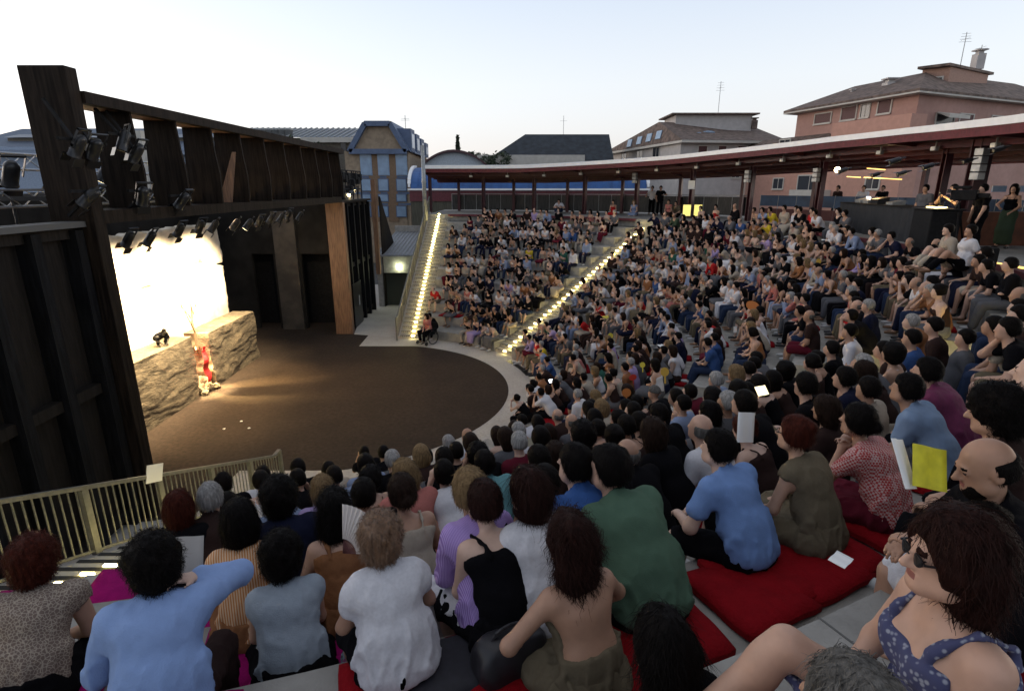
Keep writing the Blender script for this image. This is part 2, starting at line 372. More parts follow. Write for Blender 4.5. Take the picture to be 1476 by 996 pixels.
for i in range(nf):
    y = YN+1.55+(YF+0.2-YN-1.55)*i/(nf-1)
    child('fin', finme, fr, (0, y-oy, 6.38))
    if i == 3: child('fin_brace', brm, fr, (0, y-oy-0.55, 6.385), R(25))
# wing walls left and right of the portal with ribs and cross rails
def wing(y0, y1, label):
    t = thing('wing_wall', label, 'stage wall', (-8.0, (y0+y1)/2, 0)); oy_ = (y0+y1)/2
    MB().box(-0.25, -0.15, y0-oy_, y1-oy_, 0, 6.1).build('board_panel', darkpanel, t)
    n = int((y1-y0)/0.95)+1
    for i in range(n):
        y = y0+0.12+(y1-y0-0.24)*i/(n-1)
        MB().box(-0.15, 0.14, y-oy_-0.10, y-oy_+0.10, 0, 6.05).build('rib', blackwood, t)
    for z in (0.15, 2.95, 5.9): MB().box(-0.148, 0.02, y0-oy_, y1-oy_, z, z+0.2).build('cross_rail', darkpanel, t)
    MB().box(-0.26, 0.2, y0-oy_, y1-oy_, 6.1, 6.2).build('capping', mat('dull_capping', (.08, .08, .08), .7) if y0 < 10 else darkpanel, t)
    return t
wing(0.5, YN-0.12, 'black ribbed wing wall left of the lit stage opening')
wf = wing(YF+0.32, 31.6, 'black ribbed wing wall beyond the brown column with doors below')
MB().box(0.16, 0.19, -1.9, -0.4, 0.05, 2.2).build('door_panel', blackgloss, wf)
MB().box(0.192, 0.2, -0.95, -0.88, 1.0, 1.5).build('door_sign', paper, wf)
pc = MB().box(-7.78, -7.55, 31.75, 31.98, 2.0, 7.2).build('timber_post', brownwood)
tag(pc, 'slim timber post lit orange at the far end of the dark wing wall', 'post')
# back and side walls of the stage box
def wallbox(name, x0, x1, y0, y1, z0, z1, m):
    o = MB().box(x0, x1, y0, y1, z0, z1).build(name, m); return tag(o, kind='structure')
wallbox('wall_back', -15.7, -15.5, 8.8, 28.2, 0, 6.6, backwall)
wallbox('wall_near', -15.5, -8.5, 8.8, 9.0, 0, 6.6, backwall)
def fw(x0, x1, z0, z1, y=27.0): return wallbox('wall_far', x0, x1, y, y+0.2, z0, z1, backwall)
fw(-15.5, -12.6, 0, 6.4); fw(-12.6, -11.55, 3.7, 6.4); fw(-11.55, -10.2, 0, 6.4); fw(-10.2, -8.46, 3.7, 6.4)
wallbox('wall_recess', -15.7, -8.2, 28.2, 28.4, 0, 6.6, black); wallbox('wall_recess_side', -8.40, -8.22, 27.2, 28.2, 0, 6.1, black)
pl = MB().box(-11.35, -10.3, 26.75, 26.99, 0, 5.7).build('pilaster', brownpil); tag(pl, 'broad brown pilaster standing on the dark far stage wall', 'pilaster')

# white plaster wall of the set (uneven slab with a crack) and stone blocks
def slab_grid(name, x_front, thick, y0, y1, z0, z1, ny, nz, amp, m, seed, edge=0.0, parent=None, hole=None, topfun=None):
    r_ = np.random.default_rng(seed)
    ph = r_.uniform(0, 6.28, 40); kv = r_.normal(0, 1.6, (40, 2)); am = 1/(1+np.linalg.norm(kv, axis=1))
    def dsp(y, z): return amp*float(np.sum(am*np.sin(kv[:, 0]*y*2.2+kv[:, 1]*z*2.2+ph)))/5
    v = []; f = []
    for i in range(ny+1):
        for j in range(nz+1):
            y = y0+(y1-y0)*i/ny; z = z0+(z1-z0)*j/nz
            e = edge*(dsp(y*5+3, z*4))*(3 if i in (0, ny) else 0)
            zz = z+(dsp(y*4, 9)*edge*3 if j == nz else 0)
            x = x_front+dsp(y, z)
            if hole is not None: x -= hole(y, z)
            v.append((x, y+e, zz))
    n0 = len(v); v += [(x_front-thick, q[1], q[2]) for q in v[:n0]]
    m1 = nz+1
    for i in range(ny):
        for j in range(nz):
            a = i*m1+j; f.append((a, a+m1, a+m1+1, a+1)); b = a+n0; f.append((b, b+1, b+m1+1, b+m1))
    for i in range(ny):
        a = i*m1; f.append((a, a+n0, a+m1+n0, a+m1)); a = i*m1+nz; f.append((a, a+m1, a+m1+n0, a+n0))
    for j in range(nz):
        a = j; f.append((a, a+1, a+1+n0, a+n0)); a = ny*m1+j; f.append((a, a+n0, a+1+n0, a+1))
    return pydata(name, v, f, m, parent)
def crack(y, z):
    zc = 3.95+0.16*math.sin(y*1.3+1)+0.05*math.sin(y*7.1)+0.03*math.sin(y*17)+0.03*(y-18)
    zd = 4.9+0.1*math.sin(y*2.3)+0.05*math.sin(y*9)
    return 0.30*math.exp(-((z-zc)/0.035)**2)*(0.25+abs(math.sin(y*1.9)))
st = slab_grid('plaster_slab', -11.5, 0.3, 12.4, 22.1, 0.0, 5.45, 120, 90, 0.05, stonewall, 3, edge=0.5, hole=crack)
st.data.polygons.foreach_set('use_smooth', [True]*len(st.data.polygons))
tag(st, 'tall floodlit white plaster wall with a long horizontal crack on the stage', 'stage wall')
def block(name, y0, y1, z1, label, seed):
    r_ = np.random.default_rng(seed)
    bm = bmesh.new(); bmesh.ops.create_cube(bm, size=1)
    bmesh.ops.scale(bm, vec=(0.85, y1-y0, z1), verts=bm.verts); bmesh.ops.translate(bm, vec=(-10.93, (y0+y1)/2, z1/2), verts=bm.verts)
    bmesh.ops.subdivide_edges(bm, edges=bm.edges[:], cuts=46, use_grid_fill=True)
    ph = r_.uniform(0, 6.28, 60); kv = r_.normal(0, 3.4, (60, 3)); am = 1/(1+np.linalg.norm(kv, axis=1))
    kv[:, 2] *= 2.0
    for v in bm.verts:
        c = np.array(v.co); d = float(np.sum(am*np.sin(kv@c+ph)))
        d2 = float(np.sum(am*np.sin(kv@(c+5)*1.3+ph)))
        ledge = 0.5*math.tanh(5*math.sin(c[2]*15+c[1]*0.5+d*2.2))+0.4*math.tanh(5*math.sin(c[1]*6+d2*3))
        v.co += Vector((0.014*d+0.008*ledge, 0.03*d2, 0.015*d if c[2] > 0.2 else 0))
    me = bpy.data.meshes.new(name); bm.to_mesh(me); bm.free(); me.materials.append(stoneblock)
    o = bpy.data.objects.new(name, me); COL.objects.link(o); tag(o, label, 'stone block'); return o
block('stone_block', 12.2, 17.55, 2.1, 'rough brown stone block left of the bright gap below the white wall', 5)
block('stone_block', 18.55, 22.1, 1.95, 'rough brown stone block right of the bright gap below the white wall', 8)
# rubble in the gap
for i, (dx, dy, s) in enumerate([(0.0, 0.15, .30), (0.16, 0.6, .22), (-.1, .72, .34), (.2, .35, .16), (.33, .1, .13), (-.3, .3, .38), (.36, .75, .15), (.1, .45, .2)]):
    bm = bmesh.new(); bmesh.ops.create_icosphere(bm, subdivisions=2, radius=s)
    for v in bm.verts: v.co *= random.uniform(0.72, 1.15)
    me = bpy.data.meshes.new('rubble_stone'); bm.to_mesh(me); bm.free(); me.materials.append(stoneblock)
    o = bpy.data.objects.new('rubble_stone', me); COL.objects.link(o); o.location = (-10.75+dx, 17.6+dy, s*0.55)
    tag(o, ['large broken stone at the near side of the bright gap', 'mid-sized broken stone in the middle of the bright gap', 'large broken stone at the back of the bright gap', 'small stone at the front of the bright gap', 'tiny stone nearest the stage floor in the bright gap', 'biggest dark stone deep inside the bright gap', 'tiny stone by the right block in the bright gap', 'small stone centred under the red cloth'][i], 'rubble', 'rubble stones in the gap')
# red cloth hanging in the gap
rc_ = []; n = 14
for i in range(n+1):
    z = 0.35+1.25*i/n; w = 0.07+0.10*math.sin(math.pi*min(1, i/n*0.9+0.1)); x = -10.45+0.04*math.sin(i*.9); y = 18.08+0.03*math.sin(i*.6)
    rc_ += [(x, y-w, z), (x+0.05, y, z), (x, y+w, z), (x-0.05, y, z)]
fs = [(4*i+j, 4*i+(j+1) % 4, 4*i+4+(j+1) % 4, 4*i+4+j) for i in range(n) for j in range(4)]
o = pydata('red_cloth', rc_, fs, mat('red_cloth', (0.55, 0.02, 0.02), 0.6)); tag(o, 'narrow red cloth hanging in the bright gap of the stone set', 'cloth')
# bare branch
bt = MB(); random.seed(3)
def limb(p, d, L, r, n):
    q = p+d*L; bt.tube(p, q, r, 6, r*0.7)
    if n:
        for _ in range(2 if n > 1 else 3):
            e = (d+Vector((random.uniform(-.3, .3), random.uniform(-.8, .8), random.uniform(-.1, .5)))).normalized(); limb(q, e, L*random.uniform(.55, .85), r*0.68, n-1)
limb(Vector((-10.7, 18.1, 1.5)), Vector((0, .05, 1)), 0.6, 0.05, 4)
o = bt.build('bare_branch', mat('bark', (0.20, 0.13, 0.07), 0.9)); tag(o, 'bare forked branch rising from the gap between the stone blocks', 'branch')
for i, (u, v) in enumerate([(348, 607), (323, 618), (359, 617)]):
    p = onz(u, v, 0.012); s = 0.035
    o = MB().poly([(-s, -s, 0), (s, -s*.6, 0), (s*.8, s, 0), (-s*.7, s*.9, 0), (-s*.9, -s, .015), (s*.9, -s*.6, .02), (s*.7, s*.9, .012), (-s*.7, s*.8, .02)], CUBE_F).build('plaster_crumb', paper)
    o.location = (p.x, p.y, 0.006); o.rotation_euler = (0, 0, i*1.3); tag(o, ['larger pale crumb lying on the brown stage floor', 'small pale crumb nearest the stone set on the stage floor', 'small pale crumb farthest from the stone set on the stage floor'][i], 'crumb')

dr = MB()
for i in range(40):
    y = 13.2+i*.315; dr.poly([(-9.75+.04*(i % 2), y, 6.2), (-9.75+.04*((i+1) % 2), y+.315, 6.2), (-9.70+.04*((i+1) % 2), y+.315, 6.2), (-9.70+.04*(i % 2), y, 6.2), (-9.75+.04*(i % 2), y, 6.75), (-9.75+.04*((i+1) % 2), y+.315, 6.75), (-9.70+.04*((i+1) % 2), y+.315, 6.75), (-9.70+.04*(i % 2), y, 6.75)], CUBE_F)
tag(dr.build('masking_drape', black), 'long black masking drape hanging behind the upright fins', 'drape')
# ---- stage lights on trusses
def truss(label, x, y0, y1, z, s=0.3):
    t = thing('lighting_truss', label, 'truss', (x, y0, z)); L = y1-y0
    m = MB()
    for dx, dz in ((0, 0), (s, 0), (0, s), (s, s)): m.tube((dx, 0, dz), (dx, L, dz), 0.024, 6)
    m.build('chords', truss_m, t)
    m = MB(); n = int(L/0.45)
    for i in range(n):
        a, b = L*i/n, L*(i+1)/n; k = i % 2
        m.tube((0, a, s*k), (0, b, s*(1-k)), 0.012, 5); m.tube((s, a, s*k), (s, b, s*(1-k)), 0.012, 5)
        m.tube((s*k, a, s), (s*(1-k), b, s), 0.012, 5); m.tube((0, a, 0), (s, a, 0), 0.012, 5)
    w = m.build('lacing', truss_m, t); tag(w, kind='stuff'); return t
truss('silver lighting truss behind the fins nearest the front', -9.3, 6.0, 25.5, 6.45)
truss('upper silver lighting truss set back behind the portal column', -10.3, 5.5, 25.5, 7.15)
for i, y in enumerate((6.5, 10.5, 14.5, 18.5, 22.5)):
    bk = MB(); bk.tube((-9.15, y, 6.1), (-9.15, y, 6.56), .03, 6); bk.tube((-10.15, y, 6.56), (-10.15, y, 7.16), .03, 6); bk.bar((-15.5, y, 6.6), (-8.4, y, 6.6), 0.08)
    tag(bk.build('truss_bracket', blackgloss), '%s black cross bar from the front carrying the lighting trusses' % ['first', 'second', 'third', 'fourth', 'fifth'][i], 'bracket')
def spotlight(loc, tgt, label, glow=False, scale=1.0, r=0.10):
    loc = Vector(loc); t = thing('stage_light', label, 'stage light', loc, 0, 'stage lights above the set'); d = (Vector(tgt)-loc).normalized()
    q = d.to_track_quat('Z', 'Y'); t.rotation_mode = 'QUATERNION'; t.rotation_quaternion = q; t.scale = (scale,)*3
    lathe('lamp_body', [(0.05, -0.22), (r*.95, -0.16), (r, 0.0), (r, 0.16), (r*1.12, 0.17), (r*1.12, 0.19)], blackgloss, t, 12)
    lathe('lens', [(r*0.85, 0.192), (r*0.85, 0.196)], lampglow if glow else mat('lens_glass', (0.25, 0.22, 0.15), 0.1), t, 12)
    MB().box(-r*1.5, -r*1.35, -.02, .02, -.05, .03).box(r*1.35, r*1.5, -.02, .02, -.05, .03).box(-r*1.5, r*1.5, -.02, .02, -.34, -.31).box(-r*1.5, -r*1.42, -.02, .02, -.34, .0).box(r*1.42, r*1.5, -.02, .02, -.34, 0).build('yoke', blackgloss, t)
    MB().box(-r*1.2, r*1.2, r*1.1, r*1.13, .17, .33).box(-r*1.2, r*1.2, -r*1.13, -r*1.1, .17, .33).build('barn_door', blackgloss, t)
    return t
random.seed(11)
NEAR_T = ['first', 'second', 'third', 'fourth', 'fifth', 'sixth', 'seventh', 'eighth', 'ninth', 'tenth', 'eleventh', 'twelfth', 'thirteenth', 'fourteenth', 'fifteenth', 'sixteenth']
for i in range(14):
    y = 11.2+i*1.03
    spotlight((-9.0-random.uniform(0, .25), y, 5.6+random.uniform(-.08, .1)), (-11.4, y+random.uniform(-1, 1), 2.5),
              '%s black stage light from the left under the lower beam' % NEAR_T[i], i in (0, 4, 5, 8))
for i in range(9):
    y = 6.6+i*1.25+random.uniform(-.2, .2)
    spotlight((-9.1, y, 7.0+random.uniform(-.1, .2)), (-11+random.uniform(-2, 2), y+random.uniform(-3, 5), 2.0),
              '%s black stage light from the left clamped above the front truss' % NEAR_T[i], i in (2, 5), 1.25)
for i, (u, v, tx) in enumerate([(112, 212, -9), (136, 216, -10), (178, 204, -7), (196, 222, -9.5), (206, 284, -8), (128, 286, -10.5), (262, 290, -9.5)]):
    q = atX(u, v, -7.5); t = spotlight(q, (tx-2, q.y+2*math.sin(i*2.1), 2), '%s black lamp rigged in front of the upright fins, from the left' % NEAR_T[i], False, 1.0)
    o = MB().bar((q.x, q.y, q.z+.05), (-8.0, q.y+.1, 8.25 if q.z > 7 else 6.3), .045).bar((q.x-.05, q.y-.35, q.z+.12), (q.x-.05, q.y+.4, q.z+.12), .05).build('lamp_arm', black, t); o.matrix_parent_inverse = Matrix.LocRotScale(t.location, t.rotation_quaternion, t.scale).inverted()
spotlight(atX(505, 279, -8.1), (-10, 15, 1), 'bright little stage light above the far wing wall', True, 1.1)
spotlight(atX(512, 273, -8.2), (-10, 18, 1), 'upper bright little stage light above the far wing wall', True, .8)
# black lamp gantry on the far wing wall
gn = MB()
for y in np.linspace(26.3, 31.4, 7): gn.tube((-8.2, y, 6.2), (-8.2, y, 7.6), .03, 6)
for z in (6.7, 7.2, 7.6): gn.tube((-8.2, 26.3, z), (-8.2, 31.4, z), .03, 6)
for y in np.linspace(26.3, 30.5, 6): gn.tube((-8.2, y, 6.2), (-8.2, y+.85, 7.6), .022, 6)
tag(gn.build('lamp_gantry', black), 'black pipe gantry with lamps on top of the far wing wall', 'gantry')
random.seed(5)
for i in range(11):
    y = 26.5+i*.45; z = random.uniform(6.5, 7.2)
    tag(MB().box(-8.45, -8.1, y, y+.32, z, z+.35).box(-8.3, -8.24, y+.13, y+.19, z+.35, z+.45).build('gantry_lamp', black, None, .03), '%s dark lamp hung on the far pipe gantry, counted from the brown column' % NEAR_T[i], 'stage light', 'dark lamps on the far gantry')
# stage lamps that give light, with an added gap lamp and floor fill
def spot(loc, tgt, power, col, ang, blend=0.5, r=0.12):
    l = bpy.data.lights.new('stage_spot', 'SPOT'); l.energy = power; l.color = col; l.spot_size = R(ang); l.spot_blend = blend; l.shadow_soft_size = r
    o = bpy.data.objects.new('stage_spot', l); COL.objects.link(o); o.location = loc
    o.rotation_euler = (Vector(tgt)-Vector(loc)).to_track_quat('-Z', 'Y').to_euler(); return o
WARM = (1.0, 0.80, 0.50)
for y in (13.5, 15.6, 17.7, 19.8):
    spot((-9.35, y, 5.35), (-11.5, y+0.3, 2.9), 520, WARM, 95, .6)
spot((-10.75, 18.05, 5.2), (-10.6, 18.05, 0.5), 3200, (1.0, .74, .38), 24, .7)
spot((-11.1, 18.05, 1.7), (-9.3, 18.25, 0), 420, (1.0, .68, .28), 62, .8, .05)      # added lamp hidden inside the gap, throws a warm pool onto the floor
for y in (15.0, 21.0): spot((-10.3, y, 5.5), (-10.9, y, 1.9), 160, WARM, 75, .7)
spot((-10.4, 20.2, 5.4), (-9.8, 19.2, 0), 480, (1.0, .66, .30), 62, 1.0)
spot((-10.3, 16.0, 5.4), (-9.6, 15.2, 0), 420, (1.0, .68, .34), 66, 1.0)
spot((-9.0, 18.5, 5.7), (-5.5, 17.5, 0), 170, (1.0, .66, .34), 95, 1.0, .5)  # added broad fill, stands in for warm spill from the lit wall
spot((-9.2, 22.5, 5.5), (-7.9, 25.9, 3.0), 50, (1.0, .70, .40), 60, .8)
spot((-9.4, 23.0, 5.5), (-10.8, 27.0, 3.2), 30, (1.0, .80, .55), 80, .8)

# ================================================================ CANOPY over the walkway
CAN = [(-60, 8.35), (-40, 8.40), (-13, 8.45), (-6.6, 8.52), (2.6, 8.60), (12.7, 8.62), (22, 8.56), (31, 8.48), (41, 8.34), (54, 8.22), (69, 8.08), (84, 8.10), (95, 8.10)]
def canz(a):
    a = math.degrees(a); xs = [c[0] for c in CAN]; return float(np.interp(a, xs, [c[1] for c in CAN]))
cn = thing('canopy', 'long curved canopy with white edge and dark red underside over the walkway', 'canopy', (CX0, CY0, ZD))
def ringstrip(name, prof, a0, a1, m, n=96, closed=True, parent=cn):
    """prof: list of (radius, dz below the top edge); swept along the canopy"""
    v = []; f = []; k = len(prof)
    for i in range(n+1):
        a = a0+(a1-a0)*i/n; zt = canz(a)
        for r, dz in prof: v.append((r*math.cos(a), r*math.sin(a), zt+dz-ZD))
    for i in range(n):
        for j in range(k if closed else k-1): f.append((i*k+j, i*k+(j+1) % k, (i+1)*k+(j+1) % k, (i+1)*k+j))
    if closed: f += [tuple(range(k)), tuple(range(n*k, (n+1)*k))[::-1]]
    return pydata(name, v, f, m, parent)
CA0, CA1 = R(-62), R(88.5)
ringstrip('white_gutter', [(18.42, 0.0), (18.62, 0.02), (18.62, -0.17), (18.42, -0.19)], CA0, CA1, whitetrim)
ringstrip('red_fascia', [(18.46, -0.192), (18.60, -0.192), (18.60, -0.40), (18.50, -0.42)], CA0, CA1, redtrim)
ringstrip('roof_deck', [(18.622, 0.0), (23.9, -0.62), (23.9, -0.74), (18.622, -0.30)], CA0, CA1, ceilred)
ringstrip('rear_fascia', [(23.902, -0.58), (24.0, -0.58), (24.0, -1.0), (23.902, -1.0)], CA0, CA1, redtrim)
for r_, dz, w in ((19.6, -.41, .12), (20.8, -.52, .20), (22.2, -.60, .12), (23.5, -.74, .22)):
    ringstrip('purlin', [(r_-w/2, dz), (r_+w/2, dz-.02), (r_+w/2, dz-.2), (r_-w/2, dz-.2)], CA0, CA1, redsteel, 80)
ringstrip('white_roof_skin', [(18.622, 0.025), (23.95, -0.595), (23.95, -0.61), (18.622, 0.006)], CA0, CA1, mat('roof_membrane', (0.5, 0.5, 0.52), 0.6, n=.1))
# columns: front row and rear row
fcols = [86.0, 74.0, 64.0, 54.6, 45.2, 36.0, 27.0, 17.6, 8.4, -1.5, -12, -24]
fa_ = []
for u, v in [(620, 306), (697, 306), (770, 307), (843, 308), (918, 309), (997, 312), (1081, 316), (1180, 322)]:
    # direction of the photographed column, on the circle of radius 20.8
    r_ = ray(u, v-30); o2 = Vector((0-CX0, 0-CY0)); d2 = Vector((r_.x, r_.y)); A = d2.dot(d2); B = 2*o2.dot(d2); Cc = o2.dot(o2)-20.8**2
    s = (-B+math.sqrt(B*B-4*A*Cc))/(2*A); p = o2+d2*s; fa_.append(math.atan2(p.y, p.x))
fa_ += [fa_[-1]-R(15.5), fa_[-1]-R(29)]
for a in fa_:
    zt = canz(a)-0.55-ZD; c, s = math.cos(a)*20.8, math.sin(a)*20.8
    m = MB(); w = 0.13
    m.box(-w, w, -0.10, -0.075, 0, zt).box(-w, w, 0.075, 0.10, 0, zt).box(-0.012, 0.012, -0.075, 0.075, 0, zt)
    col = m.build('column', redsteel, cn); col.location = (c, s, 0); col.rotation_euler = (0, 0, a)
    m = MB().bar((-2.2, 0, zt+0.22), (2.7, 0, zt-0.12), 0.12, 0.22); b = m.build('rafter', redsteel, cn); b.location = (c, s, 0); b.rotation_euler = (0, 0, a)
for a0, a1_ in zip(fa_[:-1], fa_[1:]):
    a = (a0+a1_)/2+R(1.0); zt = canz(a)-0.95-ZD; c, s = math.cos(a)*23.4, math.sin(a)*23.4
    col = MB().box(-.09, .09, -.09, .09, 0, zt).build('column', redsteel, cn); col.location = (c, s, 0); col.rotation_euler = (0, 0, a)
    r_ = MB().bar((-4.6, 0, zt+0.75), (.1, 0, zt+0.12), 0.08, 0.14).build('rafter', redsteel, cn); r_.location = (c, s, 0); r_.rotation_euler = (0, 0, a)
# small lamps and loudspeakers under the canopy edge
random.seed(4)
for i, a in enumerate(np.linspace(R(80), R(-20), 15)):
    z = canz(a)-.62; r_ = 19.4; p = polar(r_, a, z); t = thing('floodlight', '%s small white floodlight from the left under the canopy edge' % NEAR_T[i], 'floodlight', p, a, 'floodlights under the canopy')
    MB().box(-.09, .05, -.11, .11, -.07, .07).build('housing', greysteel, t, .015); MB().box(-.02, .02, -.015, .015, .07, .22).build('bracket', greysteel, t)
    MB().box(-.10, -.092, -.09, .09, -.055, .055).build('lens', paper, t)
for u in (1096, 1175):
    pass
for i, a in enumerate([fa_[4], fa_[6], fa_[7]]):
    p = polar(20.45, a, ZD+2.15); t = thing('loudspeaker', ['grey line loudspeaker on the column left of the standing pair', 'grey line loudspeaker on the column above the yellow shirt', 'grey line loudspeaker on the column left of the music desk'][i], 'loudspeaker', p, a)
    for k in range(3): MB().box(-.12, .08, -.13, .13, -.28+k*.2, -.11+k*.2).build('cabinet', greysteel, t, .012)
sg = MB().box(-.02, .0, -.2, .2, -.2, .24).build('exit_notice', paper); p = polar(20.6, fa_[5]-R(.2), ZD+1.75); sg.location = p; sg.rotation_euler = (0, 0, fa_[5]); tag(sg, 'white notice board fixed to the red column beside the standing pair', 'notice')
# big dark column at the right edge
p = onz(1392, 352, ZD); BIGC = p
t = thing('steel_column', 'thick dark steel column beside the film camera', 'column', (p.x, p.y, ZD))
MB().box(-.20, .20, -.035, .0, 0, 3.0).box(-.20, .20, .30, .335, 0, 3.0).box(-.03, .03, 0, .30, 0, 3.0).build('shaft', mat('dark_red_steel', (0.05, .015, .018), .5), t)
t = thing('loudspeaker', 'tall grey line loudspeaker hung beside the thick dark column', 'loudspeaker', (p.x-.35, p.y-.3, ZD+2.15), R(20))
for k in range(4): MB().box(-.15, .15, -.12, .12, -.3+k*.22, -.1+k*.22).build('cabinet', greysteel, t, .012)
# hanging black lamps under the canopy at the right
for i, (u, v) in enumerate([(1215, 246), (1262, 252), (1300, 250), (1338, 240), (1395, 232), (1440, 215), (1290, 232)]):
    q = atY(u, v, 14.5+1.2*math.sin(i*2)+(2 if i < 3 else 0)); spotlight((q.x, q.y, min(q.z, 8.0)), (-8, 18, 1), '%s black lamp from the left hanging under the canopy at the right' % NEAR_T[i], False, .6)
q = atY(1207, 245, 20.5); t = thing('warm_lamp', 'small glowing yellow lamp hanging left of the music desk', 'lamp', q)
bm = bmesh.new(); bmesh.ops.create_uvsphere(bm, u_segments=16, v_segments=10, radius=.10); me = bpy.data.meshes.new('bulb'); bm.to_mesh(me); bm.free(); me.materials.append(lampglow); child('bulb', me, t)
MB().tube((0, 0, .1), (0, 0, .5), .012, 6).build('cord', black, t)
for i, (u0, v0, u1, v1) in enumerate([(1221, 255, 1240, 256), (1245, 256, 1300, 259), (1250, 243, 1276, 245)]):
    a, b = atY(u0, v0, 22.5), atY(u1, v1, 22.0)
    tag(MB().bar(a, b, .05, .03).build('light_strip', warmstrip), ['short amber light strip left of the red column by the music desk', 'long amber light strip above the music desk', 'upper amber light strip above the music desk'][i], 'light strip')
pl_ = bpy.data.lights.new('bar_light', 'POINT'); pl_.energy = 5; pl_.color = (1, .62, .28); pl_.shadow_soft_size = .2
o = bpy.data.objects.new('bar_light', pl_); COL.objects.link(o); o.location = atY(1260, 258, 22.0)+Vector((0, 0, -.15))
# railing and dark infill behind the walkway
rr = thing('rear_railing', 'grey railing with dark panels behind the far walkway', 'railing', (CX0, CY0, ZD))
RR = 23.6
def seg(a): return Vector((RR*math.cos(a), RR*math.sin(a), 0))
angs = np.linspace(R(86), R(36), 24)
dkp = mat('rail_mesh_panel', (0.035, 0.033, 0.03), .5, n=.5, scale=2, stretch=(9, 9, 1))
for a, b in zip(angs[:-1], angs[1:]):
    p, q = seg(a), seg(b)
    MB().bar(p+Vector((0, 0, 1.18)), q+Vector((0, 0, 1.18)), .05, .05).build('hand_rail', greysteel, rr)
    MB().tube(p, p+Vector((0, 0, 1.2)), .022, 6).build('post', greysteel, rr)
    d = (q-p); MB().bar(p+d*.02+Vector((0, 0, .6)), q-d*.02+Vector((0, 0, .6)), .02, 1.02).build('panel', dkp, rr)
angs = np.linspace(R(34), R(-14), 20)
bt_ = thing('blue_banner_rail', 'long blue tarpaulin tied along the railing behind the right walkway', 'banner', (CX0, CY0, ZD))
tarp = mat('blue_tarp', (0.022, 0.06, 0.13), .6, n=.25, scale=2.5, bump=.3, bscale=3)
for a, b in zip(angs[:-1], angs[1:]):
    p, q = seg(a), seg(b)
    MB().bar(p+Vector((0, 0, .95)), q+Vector((0, 0, .95)), .03, .55).build('tarpaulin', tarp, bt_)
    MB().tube(p, p+Vector((0, 0, 1.25)), .022, 6).build('post', greysteel, bt_)
    MB().bar(p+Vector((0, 0, .3)), q+Vector((0, 0, .3)), .04, .5).build('lower_board', mat('red_board', (.10, .03, .03), .7), bt_)
for i, u in enumerate((1006, 990)):
    q = atY(u, 303.5, 29.5); t = thing('wall_lantern', ['lit yellow panel right of a red column on the walkway', 'lit yellow panel left of a red column on the walkway'][i], 'lit panel', q, R(-15))
    MB().box(-.19, .19, -.02, .02, -.28, .28).build('panel_face', yellowglow, t); MB().box(-.22, .22, .021, .05, -.31, .31).build('panel_frame', blackgloss, t)
# grey lamp pole at the left end of the canopy
p = atY(613, 310, 34.5); t = thing('lamp_pole', 'pale grey pole at the left end of the canopy', 'pole', (p.x, p.y, ZD-.3))
MB().tube((0, 0, 0), (0, 0, 4.3), .13, 12, .11).build('pole_shaft', greysteel, t, smooth=True); MB().tube((0, 0, 2.2), (0, 0, 2.3), .15, 12).build('clamp_ring', greysteel, t)
# side shed with grey roof and bulkhead light near the end stair
sh = thing('side_shed', 'low building with grey sheet roof and a bright bulkhead lamp over its door', 'shed', (-6.0, 33, 0))
m = MB().poly([(-1.9, -.9, 3.05), (.75, -.9, 3.05), (.75, 5.2, 3.9), (-1.9, 5.2, 3.9), (-1.9, -.9, 2.95), (.75, -.9, 2.95), (.75, 5.2, 3.8), (-1.9, 5.2, 3.8)], CUBE_F)
m.build('roof_sheet', mat('zinc_roof', (0.22, 0.23, 0.25), .5, n=.15, scale=3), sh)
sm_ = MB()
for x in np.linspace(-1.8, .7, 12): sm_.bar((x, -.9, 3.07), (x, 5.2, 3.92), .03, .05)
sm_.build('roof_seams', greysteel, sh)
MB().box(-1.85, .75, -.75, -.6, 2.0, 2.95).build('lintel_wall', concrete, sh); MB().box(-1.85, -1.55, -.749, -.6, 0, 2.0).build('door_pier', concrete, sh)
MB().box(-1.55, .75, -.3, -.2, 0, 2.0).build('door', mat('dark_green_door', (.035, .04, .03), .5), sh)
MB().box(-1.9, .75, 5.2, 5.4, 3.0, 4.3).build('rear_wall', concrete, sh)
bm = bmesh.new(); bmesh.ops.create_uvsphere(bm, u_segments=16, v_segments=10, radius=.13); me = bpy.data.meshes.new('bulkhead_lamp'); bm.to_mesh(me); bm.free(); me.materials.append(greenglow); child('bulkhead_lamp', me, sh, (-.55, -.86, 2.35))
dw = tag(MB().poly([(-7.5, 32.2, 0), (-7.4, 33.5, 0), (-7.4, 36.5, 0), (-7.5, 36.5, 0), (-7.5, 32.2, 6.3), (-7.4, 32.2, 6.3), (-7.4, 35.8, 2.9), (-7.5, 35.8, 2.9)], CUBE_F).build('raking_panel', darkpanel), 'dark raking side panel sloping down behind the timber post', 'stage panel')

